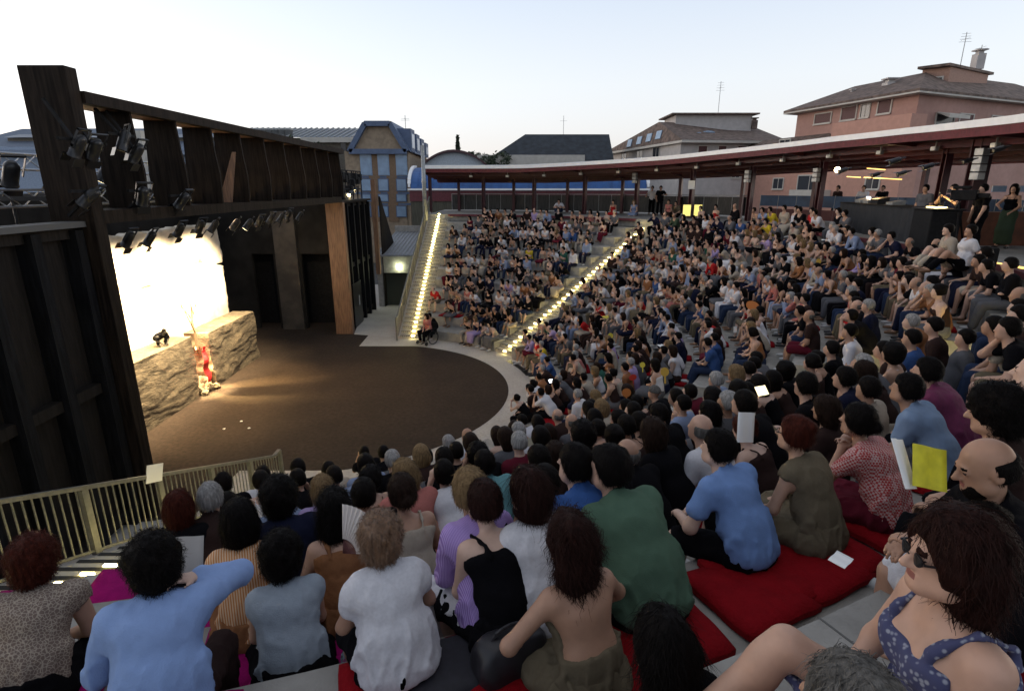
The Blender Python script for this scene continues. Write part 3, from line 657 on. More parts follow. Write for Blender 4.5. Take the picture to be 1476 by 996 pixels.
# ================================================================ BUILDINGS BEYOND
def footprint_wall(name, foot, z0, z1, m, parent): return MB().prism([(p[0], p[1]) for p in foot], z0, z1).build(name, m, parent)
def facade(parent, A, B, wins, frame_m=creamwall, pane_m=glassdark, sill=True):
    """windows on the vertical plane A-B (xy); wins: (t, width, z0, z1, kind)"""
    A = Vector((A[0], A[1], 0)); B = Vector((B[0], B[1], 0)); d = (B-A); L = d.length; d.normalize(); nrm = Vector((d.y, -d.x, 0))
    rz = math.atan2(d.y, d.x)
    for t, w, z0, z1, kind in wins:
        c = A+d*(L*t)
        f = MB(); e = .10
        f.box(-w/2-e, -w/2, -.08, .0, z0-e, z1+e).box(w/2, w/2+e, -.08, 0, z0-e, z1+e).box(-w/2, w/2, -.08, 0, z1, z1+e).box(-w/2-.1, w/2+.1, -.16, -.082, z0-e-.06, z0-e+.04).box(-w/2, w/2, -.08, 0, z0-e, z0)
        o = f.build('window', frame_m, parent); o.location = c; o.rotation_euler = (0, 0, rz)
        g_ = MB().box(-w/2, w/2, -.03, -.006, z0, z1).build('shutter' if kind == 's' else 'pane', shutter if kind == 's' else pane_m, o)
        if kind == 's':
            l = MB()
            for zz in np.arange(z0+.08, z1-.05, .12): l.box(-w/2+.03, w/2-.03, -.045, -.031, zz, zz+.06)
            l.build('louvre_slat', shutter, o)
        if kind == 'm':
            MB().box(-.03, .03, -.05, -.031, z0, z1).build('mullion', frame_m, o)
        if kind == 'a':
            MB().poly([(-w/2-.2, -.1, z1+.1), (w/2+.2, -.1, z1+.1), (w/2+.2, -1.1, z1-.35), (-w/2-.2, -1.1, z1-.35), (-w/2-.2, -.1, z1+.16), (w/2+.2, -.1, z1+.16), (w/2+.2, -1.1, z1-.1), (-w/2-.2, -1.1, z1-.1)], CUBE_F).build('awning', creamwall, o)
def hip_roof(name, foot, z, h, over, m, parent, inset=0.45, soffit=None):
    c = sum((Vector((p[0], p[1], 0)) for p in foot), Vector())/len(foot)
    eo = [Vector((p[0], p[1], 0))+(Vector((p[0], p[1], 0))-c).normalized()*over for p in foot]
    ins = [c+(q-c)*inset for q in eo]; n = len(foot)
    v = [(q.x, q.y, z) for q in eo]+[(q.x, q.y, z+.18) for q in eo]+[(q.x, q.y, z+h) for q in ins]
    f = [tuple(range(n))[::-1]]+[(i, (i+1) % n, n+(i+1) % n, n+i) for i in range(n)]+[(n+i, n+(i+1) % n, 2*n+(i+1) % n, 2*n+i) for i in range(n)]+[tuple(range(2*n, 3*n))]
    o = pydata(name, v, f, m, parent)
    if soffit:
        v2 = [(q.x, q.y, z-.12) for q in eo]+[(q.x, q.y, z-.003) for q in eo]
        pydata('eave_board', v2, [tuple(range(n))[::-1]]+[(i, (i+1) % n, n+(i+1) % n, n+i) for i in range(n)]+[tuple(range(n, 2*n))], soffit, parent)
    return o
def local(parent):   # children given in world coordinates of a thing at the origin
    return parent
def antenna(base, h, label, parent=None, arms=4):
    m = MB(); m.tube((0, 0, 0), (0, 0, h), .03, 6)
    for i in range(arms):
        z = h*(0.72+.08*i); m.tube((-.45+.05*i, .1, z), (.45-.05*i, -.1, z), .012, 5)
    m.tube((0, -.5, h*.8), (0, .5, h*.8), .012, 5)
    o = m.build('antenna', greysteel); o.location = base; tag(o, label, 'antenna'); return o
def chimney(parent, p, w, h, m, cap=True):
    o = MB().box(-w/2, w/2, -w/2, w/2, 0, h).box(-w*.3, w*.3, -w*.3, w*.3, h, h*1.2).build('chimney', m, parent); o.location = p
    if cap: MB().box(-w*.6, w*.6, -w*.6, w*.6, h*1.2, h*1.2+.1).build('chimney_cap', m, o)
    return o
# pink apartment block ---------------------------------------------------------
P0 = atY(1326, 134, 46); ze = P0.z
P1 = onz(1150, 163, ze); P2 = onz(1560, 158, ze)
pk = thing('apartment_building', 'pink apartment block with brown tiled roof and rooftop stair house', 'building')
back = P1+(P2-P0)*.6
footA = [P1, P0, P2, back]
footprint_wall('wall', footA, -0.02, ze, pinkwall, pk)
hip_roof('roof', footA, ze, 2.2, 1.3, tileroof, pk, .5, creamwall)
def zat(u, v, A, B):
    """height on the vertical plane A-B seen at pixel u, v and the position t along it"""
    r = ray(u, v); n = Vector((B.y-A.y, -(B.x-A.x), 0)); o_ = Vector((0, 0, HCAM)); s = (Vector((A.x, A.y, 0))-o_).dot(n)/r.dot(n); p = o_+r*s
    return p.z, (Vector((p.x, p.y, 0))-Vector((A.x, A.y, 0))).length/(Vector((B.x, B.y, 0))-Vector((A.x, A.y, 0))).length, p
def pxwin(A, B, l):
    out = []
    for u0, v0, u1, v1, kind in l:
        z1, t0, p0 = zat(u0, v0, A, B); z0, t1, p1 = zat(u1, v1, A, B); out.append(((t0+t1)/2, (p1-p0).xy.length, min(z0, z1), max(z0, z1), kind))
    return out
facade(pk, P1, P0, pxwin(P1, P0, [(1176, 166, 1197, 176, 's'), (1215, 156, 1233, 171, 's'), (1243, 152, 1252, 168, 'm'), (1268, 146, 1283, 162, 's'), (1263, 193, 1283, 199, 'm')]))
# terrace wall proud of the facade, below the top storey
d = (P0-P1).normalized(); nrm = Vector((d.y, -d.x, 0))
z_t, _, _ = zat(1338, 158, P1, P0); zt2 = z_t
tw = [P1+d*((P0-P1).length*.45)+nrm*1.1, P0+nrm*1.1+d*.6, P0+d*.6+(P2-P0).normalized()*.8+nrm*.2, P1+d*((P0-P1).length*.45)-nrm*.0-nrm*.01]
footprint_wall('terrace_wall', tw, ze-11, ze-1.55, pinkwall2, pk)
facade(pk, tw[0], tw[1], pxwin(tw[0], tw[1], [(1262, 194, 1284, 201, 'm'), (1250, 256, 1266, 272, 'm')]))
# lower left wing with its own eave
Q0 = P1+d*((P0-P1).length*.44)+nrm*.9; Q1 = onz(1108, 200, ze-2.4); Q1 = P1-d*6.0+nrm*.9
lw = [Q1, Q0, Q0-nrm*8, Q1-nrm*8]; footprint_wall('wall', lw, -.02, ze-3.1, pinkwall2, pk)
hip_roof('lower_roof', lw, ze-3.1, .9, .8, tileroof, pk, .7, pinkwall2)
facade(pk, Q1, Q0, pxwin(Q1, Q0, [(1125, 203, 1138, 213, 'm'), (1163, 205, 1184, 214, 'a'), (1116, 258, 1128, 272, 'm'), (1152, 254, 1182, 276, 'm'), (1188, 254, 1202, 276, 'm')]))
bz, _, bp = zat(1175, 274, Q1, Q0)
o = MB().box(-2.0, 2.0, -1.1, -.0, bz-.9, bz).build('balcony', creamwall, pk); o.location = (bp.x, bp.y, 0); o.rotation_euler = (0, 0, math.atan2(d.y, d.x))
e = (P2-P0).normalized()
facade(pk, P0, P2, pxwin(P0, P2, [(1350, 165, 1372, 182, 'a'), (1384, 165, 1400, 180, 's'), (1430, 168, 1450, 184, 's')]))
# rooftop stair house
S0 = atY(1362, 139, 50); zs0 = S0.z-1.0
c_ = onz(1323, 140, S0.z); sA = atY(1323, 140, 50.5); sB = atY(1362, 140, 49.2); sC = atY(1418, 140, 52.5); sD = sA+(sC-sB)
zt_ = atY(1323, 101, 50.5).z
footprint_wall('stair_house', [sA, sB, sC, sD], ze+.2, zt_, mat('brown_render', (.36, .22, .17), .9, n=.1), pk)
o = footprint_wall('stair_house_roof', [q+(q-(sA+sB+sC+sD)/4).normalized()*.6 for q in (sA, sB, sC, sD)], zt_+.003, zt_+.2, tileroof, pk)
facade(pk, sA, sB, [(.42, 1.3, zt_-1.5, zt_-.75, 'm')])
chimney(pk, atY(1408, 97, 52)-Vector((0, 0, .2)), .7, 1.2, greywall); inw = -nrm; chimney(pk, P1+(P0-P1)*.60+inw*2.4+Vector((0, 0, .4)), .8, 1.2, greywall); chimney(pk, P1+(P0-P1)*.33+inw*2.0+Vector((0, 0, .3)), .35, 1.0, greywall)
antenna(atY(1384, 96, 52), 2.6, 'tall thin aerial on the stair house of the pink block'); antenna(atY(1412, 84, 52), 1.0, 'short aerial rod on the right chimney of the pink block', arms=1)
# pale building left of it -----------------------------------------------------
G0 = atY(982, 203, 62); zg = G0.z; G1 = onz(880, 221, zg); G2 = onz(1118, 204.5, zg)
gb = thing('apartment_building', 'pale grey house with brown tiled roof, roof windows and red shutters', 'building')
fg = [G1, G0, G2, G1+(G2-G0)]
footprint_wall('wall', fg, -.02, zg, greywall, gb)
# hipped tile roof drawn to its ridge
rA, rB = atY(950, 176, 68), atY(1082, 178, 72)
zr = rA.z; c0 = [G1+Vector((-1, -.6, 0)), G0+Vector((-.2, -1, 0)), G2+Vector((1, -.8, 0)), fg[3]+Vector((0, 2, 0))]
rA = Vector((rA.x, rA.y, zr)); rB = Vector((rB.x, rB.y, zr))
v = [(q.x, q.y, zg+.02) for q in c0]+[tuple(rA), tuple(rB)]
pydata('roof', v, [(0, 1, 4), (1, 2, 5, 4), (2, 3, 5), (3, 0, 4, 5), (0, 3, 2, 1)], tileroof, gb)
MB().prism([(q.x, q.y) for q in c0], zg-.25, zg+.0).build('eave_board', creamwall, gb)
facade(gb, G0, G2, pxwin(G0, G2, [(1007, 211, 1018, 223, 's'), (1036, 211, 1046, 221, 's'), (1064, 211, 1075, 221, 's'), (1055, 250, 1065, 256, 'm')]))
facade(gb, G1, G0, pxwin(G1, G0, [(896, 220, 903, 231, 'm'), (918, 218, 926, 229, 'm'), (942, 214, 950, 227, 'm')]))
pent = atY(1035, 178, 69); p3_ = MB().box(pent.x-5.2, pent.x+3.5, pent.y-1, pent.y+4, zr-1.4, zr+.75).build('penthouse', greywall, gb)
MB().box(pent.x-5.8, pent.x+4.1, pent.y-1.6, pent.y+4.6, zr+.752, zr+.9).build('penthouse_roof', tileroof, gb)
def on_plane(u, v, A, B, C):
    n_ = (B-A).cross(C-A).normalized(); r_ = ray(u, v); o_ = Vector((0, 0, HCAM)); return o_+r_*((A-o_).dot(n_)/r_.dot(n_)), n_
pa, pb = Vector((c0[0].x, c0[0].y, zg+.02)), Vector((c0[1].x, c0[1].y, zg+.02))
for i, (u, v_) in enumerate([(908, 207), (922, 203), (936, 199), (950, 195), (1000, 192), (1020, 191)]):
    q, n_ = on_plane(u, v_, pa, pb, rA) if i < 4 else on_plane(u, v_, pb, Vector((c0[2].x, c0[2].y, zg+.02)), rB)
    if n_.z < 0: n_ = -n_
    o = MB().box(-.65, .65, -.45, .45, 0, .08).build('skylight', bluewin, gb); o.location = q+n_*.02; o.rotation_mode = 'QUATERNION'; o.rotation_quaternion = n_.to_track_quat('Z', 'Y')
chimney(gb, atY(1086, 186, 68), .6, .9, tileroof)
antenna(atY(1035, 164, 69), 3.4, 'television aerial on the roof of the pale grey house')
# dark hipped hall -------------------------------------------------------------
t = thing('hall_building', 'large hall with very dark hipped roof behind the canopy', 'building')
Y = 70; A_, B_, C_, D_ = atY(700, 232, Y), atY(885, 232, Y), atY(878, 194, Y+5), atY(757, 194, Y+5)
zb_ = A_.z; pydata('roof', [(A_.x, Y, zb_), (B_.x, Y, zb_), (B_.x-.5, Y+10, zb_), (A_.x, Y+10, zb_), (D_.x, Y+5, D_.z), (C_.x, Y+5, C_.z)], [(0, 1, 5, 4), (1, 2, 5), (2, 3, 4, 5), (3, 0, 4), (0, 3, 2, 1)], darkroof, t)
MB().box(A_.x-1.0, atY(842, 232, Y).x, Y-.6, Y-.1, 0, atY(760, 224, Y).z).build('parapet_wall', creamwall, t); MB().box(A_.x, B_.x, Y+.2, Y+9.5, 0, zb_-.01).build('wall', creamwall, t)
antenna(atY(812, 194, Y+5), 2.2, 'thin aerial on the ridge of the dark roofed hall', arms=1)
# blue vaulted market hall right behind the walkway ---------------------------
Yv = 46.5; L_, R__ = atY(592, 272, Yv).x, atY(932, 272, Yv).x
bv = thing('vaulted_building', 'long low building with bright blue curved sheet roof and white edge', 'building', (0, 0, 0))
zb0 = atY(700, 272, Yv).z; hv = atY(700, 240, Yv).z-zb0
v = []; f = []; n = 10
for i in range(n+1):
    a = math.pi/2*i/n
    for x in (L_, R__): v.append((x, Yv+3.5*(1-math.cos(a)), zb0+hv*math.sin(a)))
for i in range(n): f.append((2*i, 2*i+1, 2*i+3, 2*i+2))
n0 = len(v); v += [(L_, Yv+3.6, zb0), (R__, Yv+3.6, zb0)]; f.append(tuple([2*i for i in range(n+1)]+[n0])[::-1]); f.append(tuple([2*i+1 for i in range(n+1)]+[n0+1]))
pydata('curved_roof', v, f, vaultblue, bv)
rb = MB()
for x in np.arange(L_+.6, R__, .6):
    for i in range(n):
        a, b = math.pi/2*i/n, math.pi/2*(i+1)/n; rb.bar((x, Yv-.02+3.5*(1-math.cos(a)), zb0+hv*math.sin(a)), (x, Yv-.02+3.5*(1-math.cos(b)), zb0+hv*math.sin(b)), .035, .05)
tag(rb.build('roof_seam', vaultblue, bv), kind='stuff')
eg = MB()
for x in (L_-.12, R__+.12):
    for i in range(n):
        a, b = math.pi/2*i/n, math.pi/2*(i+1)/n; eg.bar((x, Yv+3.5*(1-math.cos(a)), zb0+.1+hv*math.sin(a)), (x, Yv+3.5*(1-math.cos(b)), zb0+.1+hv*math.sin(b)), .25, .16)
eg.build('white_edge', whitetrim, bv)
MB().box(L_-.2, R__+.2, Yv-.28, Yv-.02, zb0-.14, zb0).build('white_gutter', whitetrim, bv)
MB().box(L_-.1, R__+.1, Yv-.1, Yv+3.5, zb0-1.0, zb0-.15).build('red_band', redtrim, bv)
MB().box(L_, R__, Yv, Yv+3.5, 0, zb0-1.0).build('wall', mat('olive_wall', (.075, .07, .05), .8, n=.3, scale=2, stretch=(6, 1, .5)), bv)
# arched roof with white gable just left of the pole, trees behind
t = thing('arched_building', 'small building with a low arched roof behind the left end of the canopy', 'building')
Ya = 54; cx_, w_ = atY(655, 234, Ya).x, 6.0; v = []; f = []; n = 12; zc = atY(655, 236, Ya).z-1.75
for i in range(n+1):
    x = -w_/2+w_*i/n; z = 1.25*(1-(2*x/w_)**2)*1.0
    for y in (Ya-.5, Ya+8): v += [(cx_+x, y, zc+1.5+z), (cx_+x, y, zc+1.7+z)]
for i in range(n):
    a = 4*i; b = a+4; f += [(a, b, b+1, a+1), (a+1, b+1, b+3, a+3), (a+2, a+3, b+3, b+2), (a, a+2, b+2, b)]
pydata('arched_roof', v, f, mat('dark_red_sheet', (.07, .03, .035), .6), t); MB().prism([(cx_-w_/2+.1+(w_-.2)*i/12, Ya) for i in range(13)]+[(cx_+w_/2-.1-(w_-.2)*i/12, Ya+7) for i in range(13)], 0, 0, [zc+1.49+1.25*(1-(2*(-w_/2+.1+(w_-.2)*i/12)/w_)**2) for i in range(13)]+[zc+1.49+1.25*(1-(2*(w_/2-.1-(w_-.2)*i/12)/w_)**2) for i in range(13)]).build('wall', mat('pale_blue_wall', (.42, .47, .52), .8, n=.1), t)
# postmodern building ----------------------------------------------------------
pm_ = thing('office_building', 'brown and blue office building with a blue framed trapezoid gable', 'building'); Yp = 52
def bx(n_, u0, v0, u1, v1, Y_, dpt, m, zb=None):
    a, b = atY(u0, v1, Y_), atY(u1, v0, Y_); return MB().box(a.x, b.x, Y_, Y_+dpt, zb if zb is not None else a.z, b.z).build(n_, m, pm_)
MB().box(atY(505, 330, Yp).x, atY(588, 330, Yp).x, Yp, Yp+9, 0, atY(545, 218, Yp).z).build('wall', tanwall, pm_)
g4 = [atY(505, 219, Yp-.1), atY(587, 219, Yp-.1), atY(563, 179, Yp-.1), atY(527, 179, Yp-.1)]
pydata('gable', [(q.x, Yp-.1+dy, q.z) for dy in (0, 9) for q in g4], [(0, 1, 2, 3), (7, 6, 5, 4), (0, 4, 5, 1), (1, 5, 6, 2), (2, 6, 7, 3), (3, 7, 4, 0)], tanwall, pm_)
gm = MB()
for a, b in zip(g4, g4[1:]+g4[:1]): gm.bar(Vector((a.x, Yp-.35, a.z)), Vector((b.x, Yp-.35, b.z)), .42, .45, up=(0, 1, 0))
gm.build('gable_frame', bluewall, pm_)
pydata('gable_roof', [(g4[1].x+.3, Yp-.3, g4[1].z), (g4[2].x+.1, Yp-.3, g4[2].z+.2), (g4[3].x-.1, Yp-.3, g4[3].z+.2), (g4[0].x-.3, Yp-.3, g4[0].z)]+[(g4[1].x+.3, Yp+9, g4[1].z), (g4[2].x+.1, Yp+9, g4[2].z+.2), (g4[3].x-.1, Yp+9, g4[3].z+.2), (g4[0].x-.3, Yp+9, g4[0].z)], [(0, 4, 5, 1), (1, 5, 6, 2), (2, 6, 7, 3)], bluewall, pm_)
for row, (v0, v1) in enumerate([(221, 252), (259, 275), (281, 290), (298, 312)]):
    for u in (522, 547, 573):
        a, b = atY(u, v1, Yp), atY(u+12, v0, Yp)
        o = MB().box(a.x-.08, b.x+.08, Yp-.10, Yp-.02, a.z-.08, b.z+.08).build('window', bluewall if row else bluewin, pm_)
        MB().box(a.x, b.x, Yp-.14, Yp-.102, a.z, b.z-(b.z-a.z)*.25 if row == 0 else b.z).build('pane', bluewin, o)
        if row == 0: MB().box(a.x, b.x, Yp-.13, Yp-.101, b.z-(b.z-a.z)*.22, b.z).build('pane_top', bluewin, o); 
for v0, v1 in ((254, 257), (277, 280), (293, 296)): bx('blue_band', 503, v0, 592, v1, Yp-.06, .05, bluewall)
for u in (536, 561): bx('pier', u, 221, u+9, 320, Yp-.07, .06, mat('brown_pier', (.20, .13, .08), .9, n=.1))
# receding right side with dormer frames
q0 = atY(588, 218, Yp); q1 = atY(616, 226, Yp+14); 
MB().prism([(q0.x, Yp), (q1.x, Yp+14), (q1.x-6, Yp+14), (q0.x-4, Yp+1)], 0, q0.z).build('side_wall', tanwall, pm_)
for i in range(4):
    f0 = .08+i*.24; c0_ = Vector((q0.x+(q1.x-q0.x)*f0, Yp+14*f0, 0)); 
    o = MB().box(-.9, .3, -.8, 1.2, q0.z, q0.z+1.9-.15*i).build('dormer', bluewall, pm_); o.location = c0_
    MB().box(.302, .33, -.5, .9, q0.z+.3, q0.z+1.5-.15*i).build('pane', bluewin, o)
# long wing to the left with a ribbed roof
wl = [atY(330, 200, 62), atY(512, 200, 62)]
MB().box(atY(20, 240, 62).x, wl[1].x, 62, 72, 0, atY(480, 199, 62).z).build('wing_wall', mat('dark_tan', (.17, .15, .12), .9, n=.2), pm_)
zr1, zr2 = atY(480, 199, 62).z, atY(480, 187, 66).z
pydata('wing_roof', [(atY(20, 240, 62).x, 61.5, zr1), (wl[1].x, 61.5, zr1), (wl[1].x, 68, zr2+.3), (atY(20, 240, 62).x, 68, zr2+.3)], [(0, 1, 2, 3)], mat('grey_sheet', (.16, .18, .21), .5), pm_)
rm = MB(); x = atY(330, 200, 62).x
while x < wl[1].x: rm.bar((x, 61.5, zr1+.06), (x, 68, zr2+.36), .10, .14); x += .62
tag(rm.build('roof_rib', greysteel, pm_), kind='stuff')
MB().box(atY(440, 240, 62).x, wl[1].x, 61.3, 61.48, zr1-.5, zr1).build('pale_eave', creamwall, pm_)
for u in (492, 504): 
    a, b = atY(u, 218, 61.9), atY(u+6, 203, 61.9); o = MB().box(a.x, b.x, 61.84, 61.9, a.z, b.z).build('window', glassdark, pm_)
for i in range(6):
    q = atY(352+i*9.5, 188, 60); o = lathe('roof_fan', [(.42, 0), (.42, .7), (.5, .72), (.5, .95), (.2, 1.0)], greysteel, pm_, 12); o.location = (q.x, q.y+3, q.z-.5)
antenna(atY(585, 192, 58), 1.6, 'small rooftop vent pipe aerial on the office building', arms=2)
# pale gabled roofs glimpsed between the fins at the left
t = thing('house', 'pale blue gabled house glimpsed behind the fins at the far left', 'building'); Yh = 60
a, b = atY(-40, 300, Yh), atY(150, 190, Yh); MB().box(a.x, b.x+14, Yh, Yh+10, 0, atY(60, 212, Yh).z).build('wall', mat('pale_blue_render', (.28, .34, .44), .9, n=.1), t)
zz = atY(60, 212, Yh).z; pydata('roof', [(a.x-3, Yh-1, zz-.8), (b.x+17, Yh-1, zz-.8), (b.x+10, Yh+5, zz+2.2), (a.x+3, Yh+5, zz+2.2)], [(0, 1, 2, 3)], mat('slate_blue', (.13, .16, .21), .8, n=.1), t)
a = atY(188, 214, 56); MB().box(a.x-1.2, a.x+1.2, 56, 58.4, 0, a.z+1.6).build('chimney_tower', creamwall, t)
# trees
leafm = [mat('leaf_a', (.045, .06, .03), .8), mat('leaf_b', (.03, .045, .025), .8)]
def tree(name, label, base, h, w, conifer=False, n=1500, seed=1):
    r_ = np.random.default_rng(seed); t = thing(name, label, 'tree', base)
    tr = MB().tube((0, 0, 0), (0, 0, h*.55), .22, 8, .1)
    V, Fc = [], []
    if conifer: tr.tube((0, 0, h*.5), (0, 0, h*.96), .1, 6, .03)
    blobs = [(r_.normal(0, w*.26), r_.normal(0, w*.26), h*r_.uniform(.5, .85), w*r_.uniform(.18, .34)) for _ in range(16)]
    for b in blobs[:7]: 
        if not conifer: tr.tube((0, 0, h*.45), (b[0], b[1], b[2]), .09, 5, .03)
    tr.build('trunk', mat('bark', (0.20, 0.13, 0.07), 0.9), t)
    for i in range(n):
        if conifer:
            q = r_.uniform(.12, 1)**.8; tier = abs(math.sin(q*26))*.5+.5; rr_ = w*.5*(1-q)**.9*tier*r_.uniform(.3, 1); a = r_.uniform(0, 6.28); c = np.array([rr_*math.cos(a), rr_*math.sin(a), h*q-rr_*.25])
            s = .12*w*.3+.06
        else:
            b = blobs[r_.integers(len(blobs))]; d_ = r_.normal(size=3); d_ /= np.linalg.norm(d_); c = np.array(b[:3])+d_*b[3]*r_.uniform(.55, 1.05)*np.array([1, 1, .8]); s = .16
        ax = r_.normal(size=(2, 3)); ax /= np.linalg.norm(ax, axis=1)[:, None]; ax *= s*r_.uniform(.6, 1.3)
        k = len(V); V += [c-ax[0]-ax[1]*.5, c+ax[0]-ax[1]*.5, c+ax[0]*.6+ax[1], c-ax[0]*.6+ax[1]]; Fc.append((k, k+1, k+2, k+3))
    o = pydata('crown', V, Fc, leafm[0], t); o.data.materials.append(leafm[1]); o.data.polygons.foreach_set('material_index', r_.integers(0, 2, len(Fc))); return t
q = atY(660, 219, 75); tree('fir_tree', 'small dark fir tree against the sky left of the dark hall', (q.x, q.y, 0), atY(660, 196, 75).z, 3.2, True, 2600, 2)
q = atY(694, 236, 72); tree('round_tree', 'rounded leafy tree left of the dark roofed hall', (q.x, q.y, 0), atY(694, 203, 72).z+.4, 4.6, False, 3000, 3)
q = atY(678, 236, 72); tree('round_tree', 'smaller leafy tree between the fir and the rounded tree', (q.x, q.y, 0), atY(678, 210, 72).z+.3, 3.4, False, 1600, 4)
q = atY(425, 205, 58); tree('roof_tree', 'dark bushy tree behind the fins beside the office building', (q.x, q.y, 0), atY(425, 182, 58).z+.5, 5, False, 2500, 5)
# far line of trees closing the gap to the horizon

# ================================================================ PEOPLE
# Bodies, clothes and hair are each one continuous surface grown from a rounded skeleton (signed distances, then a surface net).
f32 = np.float32
def rx(a): c, s = math.cos(a), math.sin(a); return np.array([[1, 0, 0], [0, c, -s], [0, s, c]])
def ry(a): c, s = math.cos(a), math.sin(a); return np.array([[c, 0, s], [0, 1, 0], [-s, 0, c]])
def rz_(a): c, s = math.cos(a), math.sin(a); return np.array([[c, -s, 0], [s, c, 0], [0, 0, 1]])
def cap(P, a, b, ra, rb, sx=1.0, M=None):
    """tapered capsule; sx widens it across (local x of M)"""
    a = np.asarray(a, f32); b = np.asarray(b, f32); Q = P-a; ba = b-a
    if sx != 1.0:
        X = np.array([1, 0, 0], f32) if M is None else np.asarray(M[:, 0], f32)
        k = 1-1/sx; Q = Q-np.outer(Q@X, X)*f32(k); ba = ba-(ba@X)*X*k
    L = float(ba@ba)+1e-9; t = np.clip((Q@ba)/L, 0, 1); D = Q-t[:, None]*ba
    return np.sqrt(np.einsum('ij,ij->i', D, D))-(ra+(rb-ra)*t)
def ell(P, c, r, M=None):
    Q = P-np.asarray(c, f32)
    if M is not None: Q = Q@np.asarray(M, f32)
    r = np.asarray(r, f32); k0 = np.linalg.norm(Q/r, axis=1); k1 = np.linalg.norm(Q/(r*r), axis=1)+1e-6
    return k0*(k0-1)/k1
def smin(a, b, k):
    h = np.clip(0.5+0.5*(b-a)/k, 0, 1); return b+(a-b)*h-k*h*(1-h)
def smax(a, b, k): return -smin(-a, -b, k)
def uni(ds, k):
    d = ds[0]
    for e in ds[1:]: d = smin(d, e, k)
    return d
_nk = np.random.default_rng(5).normal(0, 1, (9, 3)).astype(f32); _np = np.random.default_rng(6).uniform(0, 6.28, 9).astype(f32)
def wob(P, freq):
    """cheap smooth noise, about -1..1"""
    Q = P*f32(freq); d = np.zeros(len(P), f32)
    for i in range(9):
        d += np.sin(Q@_nk[i]+_np[i]+(0.8*np.sin(Q@_nk[(i+3) % 9]*0.7) if i > 3 else 0))
    return d/5
def creases(P, A, freq):
    """cloth folds: soft-edged ridges at the zero lines of a warped noise, running mostly down the body"""
    Q = P.copy(); Q[:, 2] *= f32(.5); n1 = wob(Q, freq); n2 = wob(Q[:, [1, 2, 0]], freq*1.6)
    return f32(A)*(1.3*np.exp(-(n1/.16)**2)+.7*np.exp(-(n2/.15)**2)-.35)
def net(fn, lo, hi, h):
    """sparse surface net of fn < 0 in the box lo..hi with spacing h"""
    B = 4; lo = np.asarray(lo, float); nb = np.ceil((np.asarray(hi)-lo)/(h*B)).astype(int)+1
    c = np.stack(np.meshgrid(*[np.arange(n) for n in nb], indexing='ij'), -1).reshape(-1, 3)
    v = fn((lo+(c+0.5)*B*h-h/2).astype(f32))
    act = np.abs(v) < h*B*0.9*1.6+0.004
    n = nb*B; Fd = np.repeat(np.repeat(np.repeat(v.reshape(nb), B, 0), B, 1), B, 2).astype(f32)
    ca = c[act]*B
    off = np.stack(np.meshgrid(*[np.arange(B)]*3, indexing='ij'), -1).reshape(-1, 3)
    idx = (ca[:, None, :]+off[None]).reshape(-1, 3)
    vals = np.empty(len(idx), f32)
    for i in range(0, len(idx), 200000): vals[i:i+200000] = fn((lo+idx[i:i+200000]*h).astype(f32))
    Fd[idx[:, 0], idx[:, 1], idx[:, 2]] = vals
    S = Fd < 0
    corners = [(i, j, k) for i in (0, 1) for j in (0, 1) for k in (0, 1)]
    cnt = np.zeros((n[0]-1, n[1]-1, n[2]-1), np.uint8)
    for i, j, k in corners: cnt += S[i:n[0]-1+i, j:n[1]-1+j, k:n[2]-1+k]
    cells = np.argwhere((cnt > 0) & (cnt < 8))
    if not len(cells): return np.zeros((0, 3)), []
    cv = np.stack([Fd[cells[:, 0]+i, cells[:, 1]+j, cells[:, 2]+k] for i, j, k in corners], 1)
    acc = np.zeros((len(cells), 3)); num = np.zeros(len(cells))
    for a in range(8):
        for b in range(a+1, 8):
            if sum(abs(corners[a][q]-corners[b][q]) for q in range(3)) != 1: continue
            fa, fb = cv[:, a], cv[:, b]; m = (fa < 0) != (fb < 0)
            t = np.where(m, fa/(np.where(m, fa-fb, 1)), 0)
            p = np.array(corners[a])+t[:, None]*(np.array(corners[b])-np.array(corners[a]))
            acc += np.where(m[:, None], p, 0); num += m
    V = lo+(cells+acc/num[:, None])*h
    vid = -np.ones(cnt.shape, np.int64); vid[cells[:, 0], cells[:, 1], cells[:, 2]] = np.arange(len(cells))
    quads = []
    for ax in range(3):
        u, w = (ax+1) % 3, (ax+2) % 3
        sl0 = [slice(None)]*3; sl1 = [slice(None)]*3; sl0[ax] = slice(0, n[ax]-1); sl1[ax] = slice(1, n[ax])
        A_ = S[tuple(sl0)]; B_ = S[tuple(sl1)]; e = np.argwhere(A_ != B_)
        e = e[(e[:, u] > 0) & (e[:, w] > 0) & (e[:, u] < n[u]-1) & (e[:, w] < n[w]-1)]
        ins = A_[e[:, 0], e[:, 1], e[:, 2]]
        def g(du, dw):
            q = e.copy(); q[:, u] += du; q[:, w] += dw; return vid[q[:, 0], q[:, 1], q[:, 2]]
        q = np.stack([g(-1, -1), g(0, -1), g(0, 0), g(-1, 0)], 1)
        q[~ins] = q[~ins][:, ::-1]; quads.append(q)
    Q = np.concatenate(quads); Q = Q[(Q >= 0).all(1)]
    return V, Q
def npmesh(name, V, Q, mats, midx=None):
    me = bpy.data.meshes.new(name); n = len(Q)
    me.vertices.add(len(V)); me.vertices.foreach_set('co', np.asarray(V, np.float32).ravel())
    me.loops.add(n*4); me.loops.foreach_set('vertex_index', np.asarray(Q, np.int32).ravel())
    me.polygons.add(n); me.polygons.foreach_set('loop_start', np.arange(0, n*4, 4, dtype=np.int32))
    me.polygons.foreach_set('use_smooth', np.ones(n, bool))
    if midx is not None: me.polygons.foreach_set('material_index', np.asarray(midx, np.int32))
    for m in mats: me.materials.append(m)
    me.update(calc_edges=True); return me

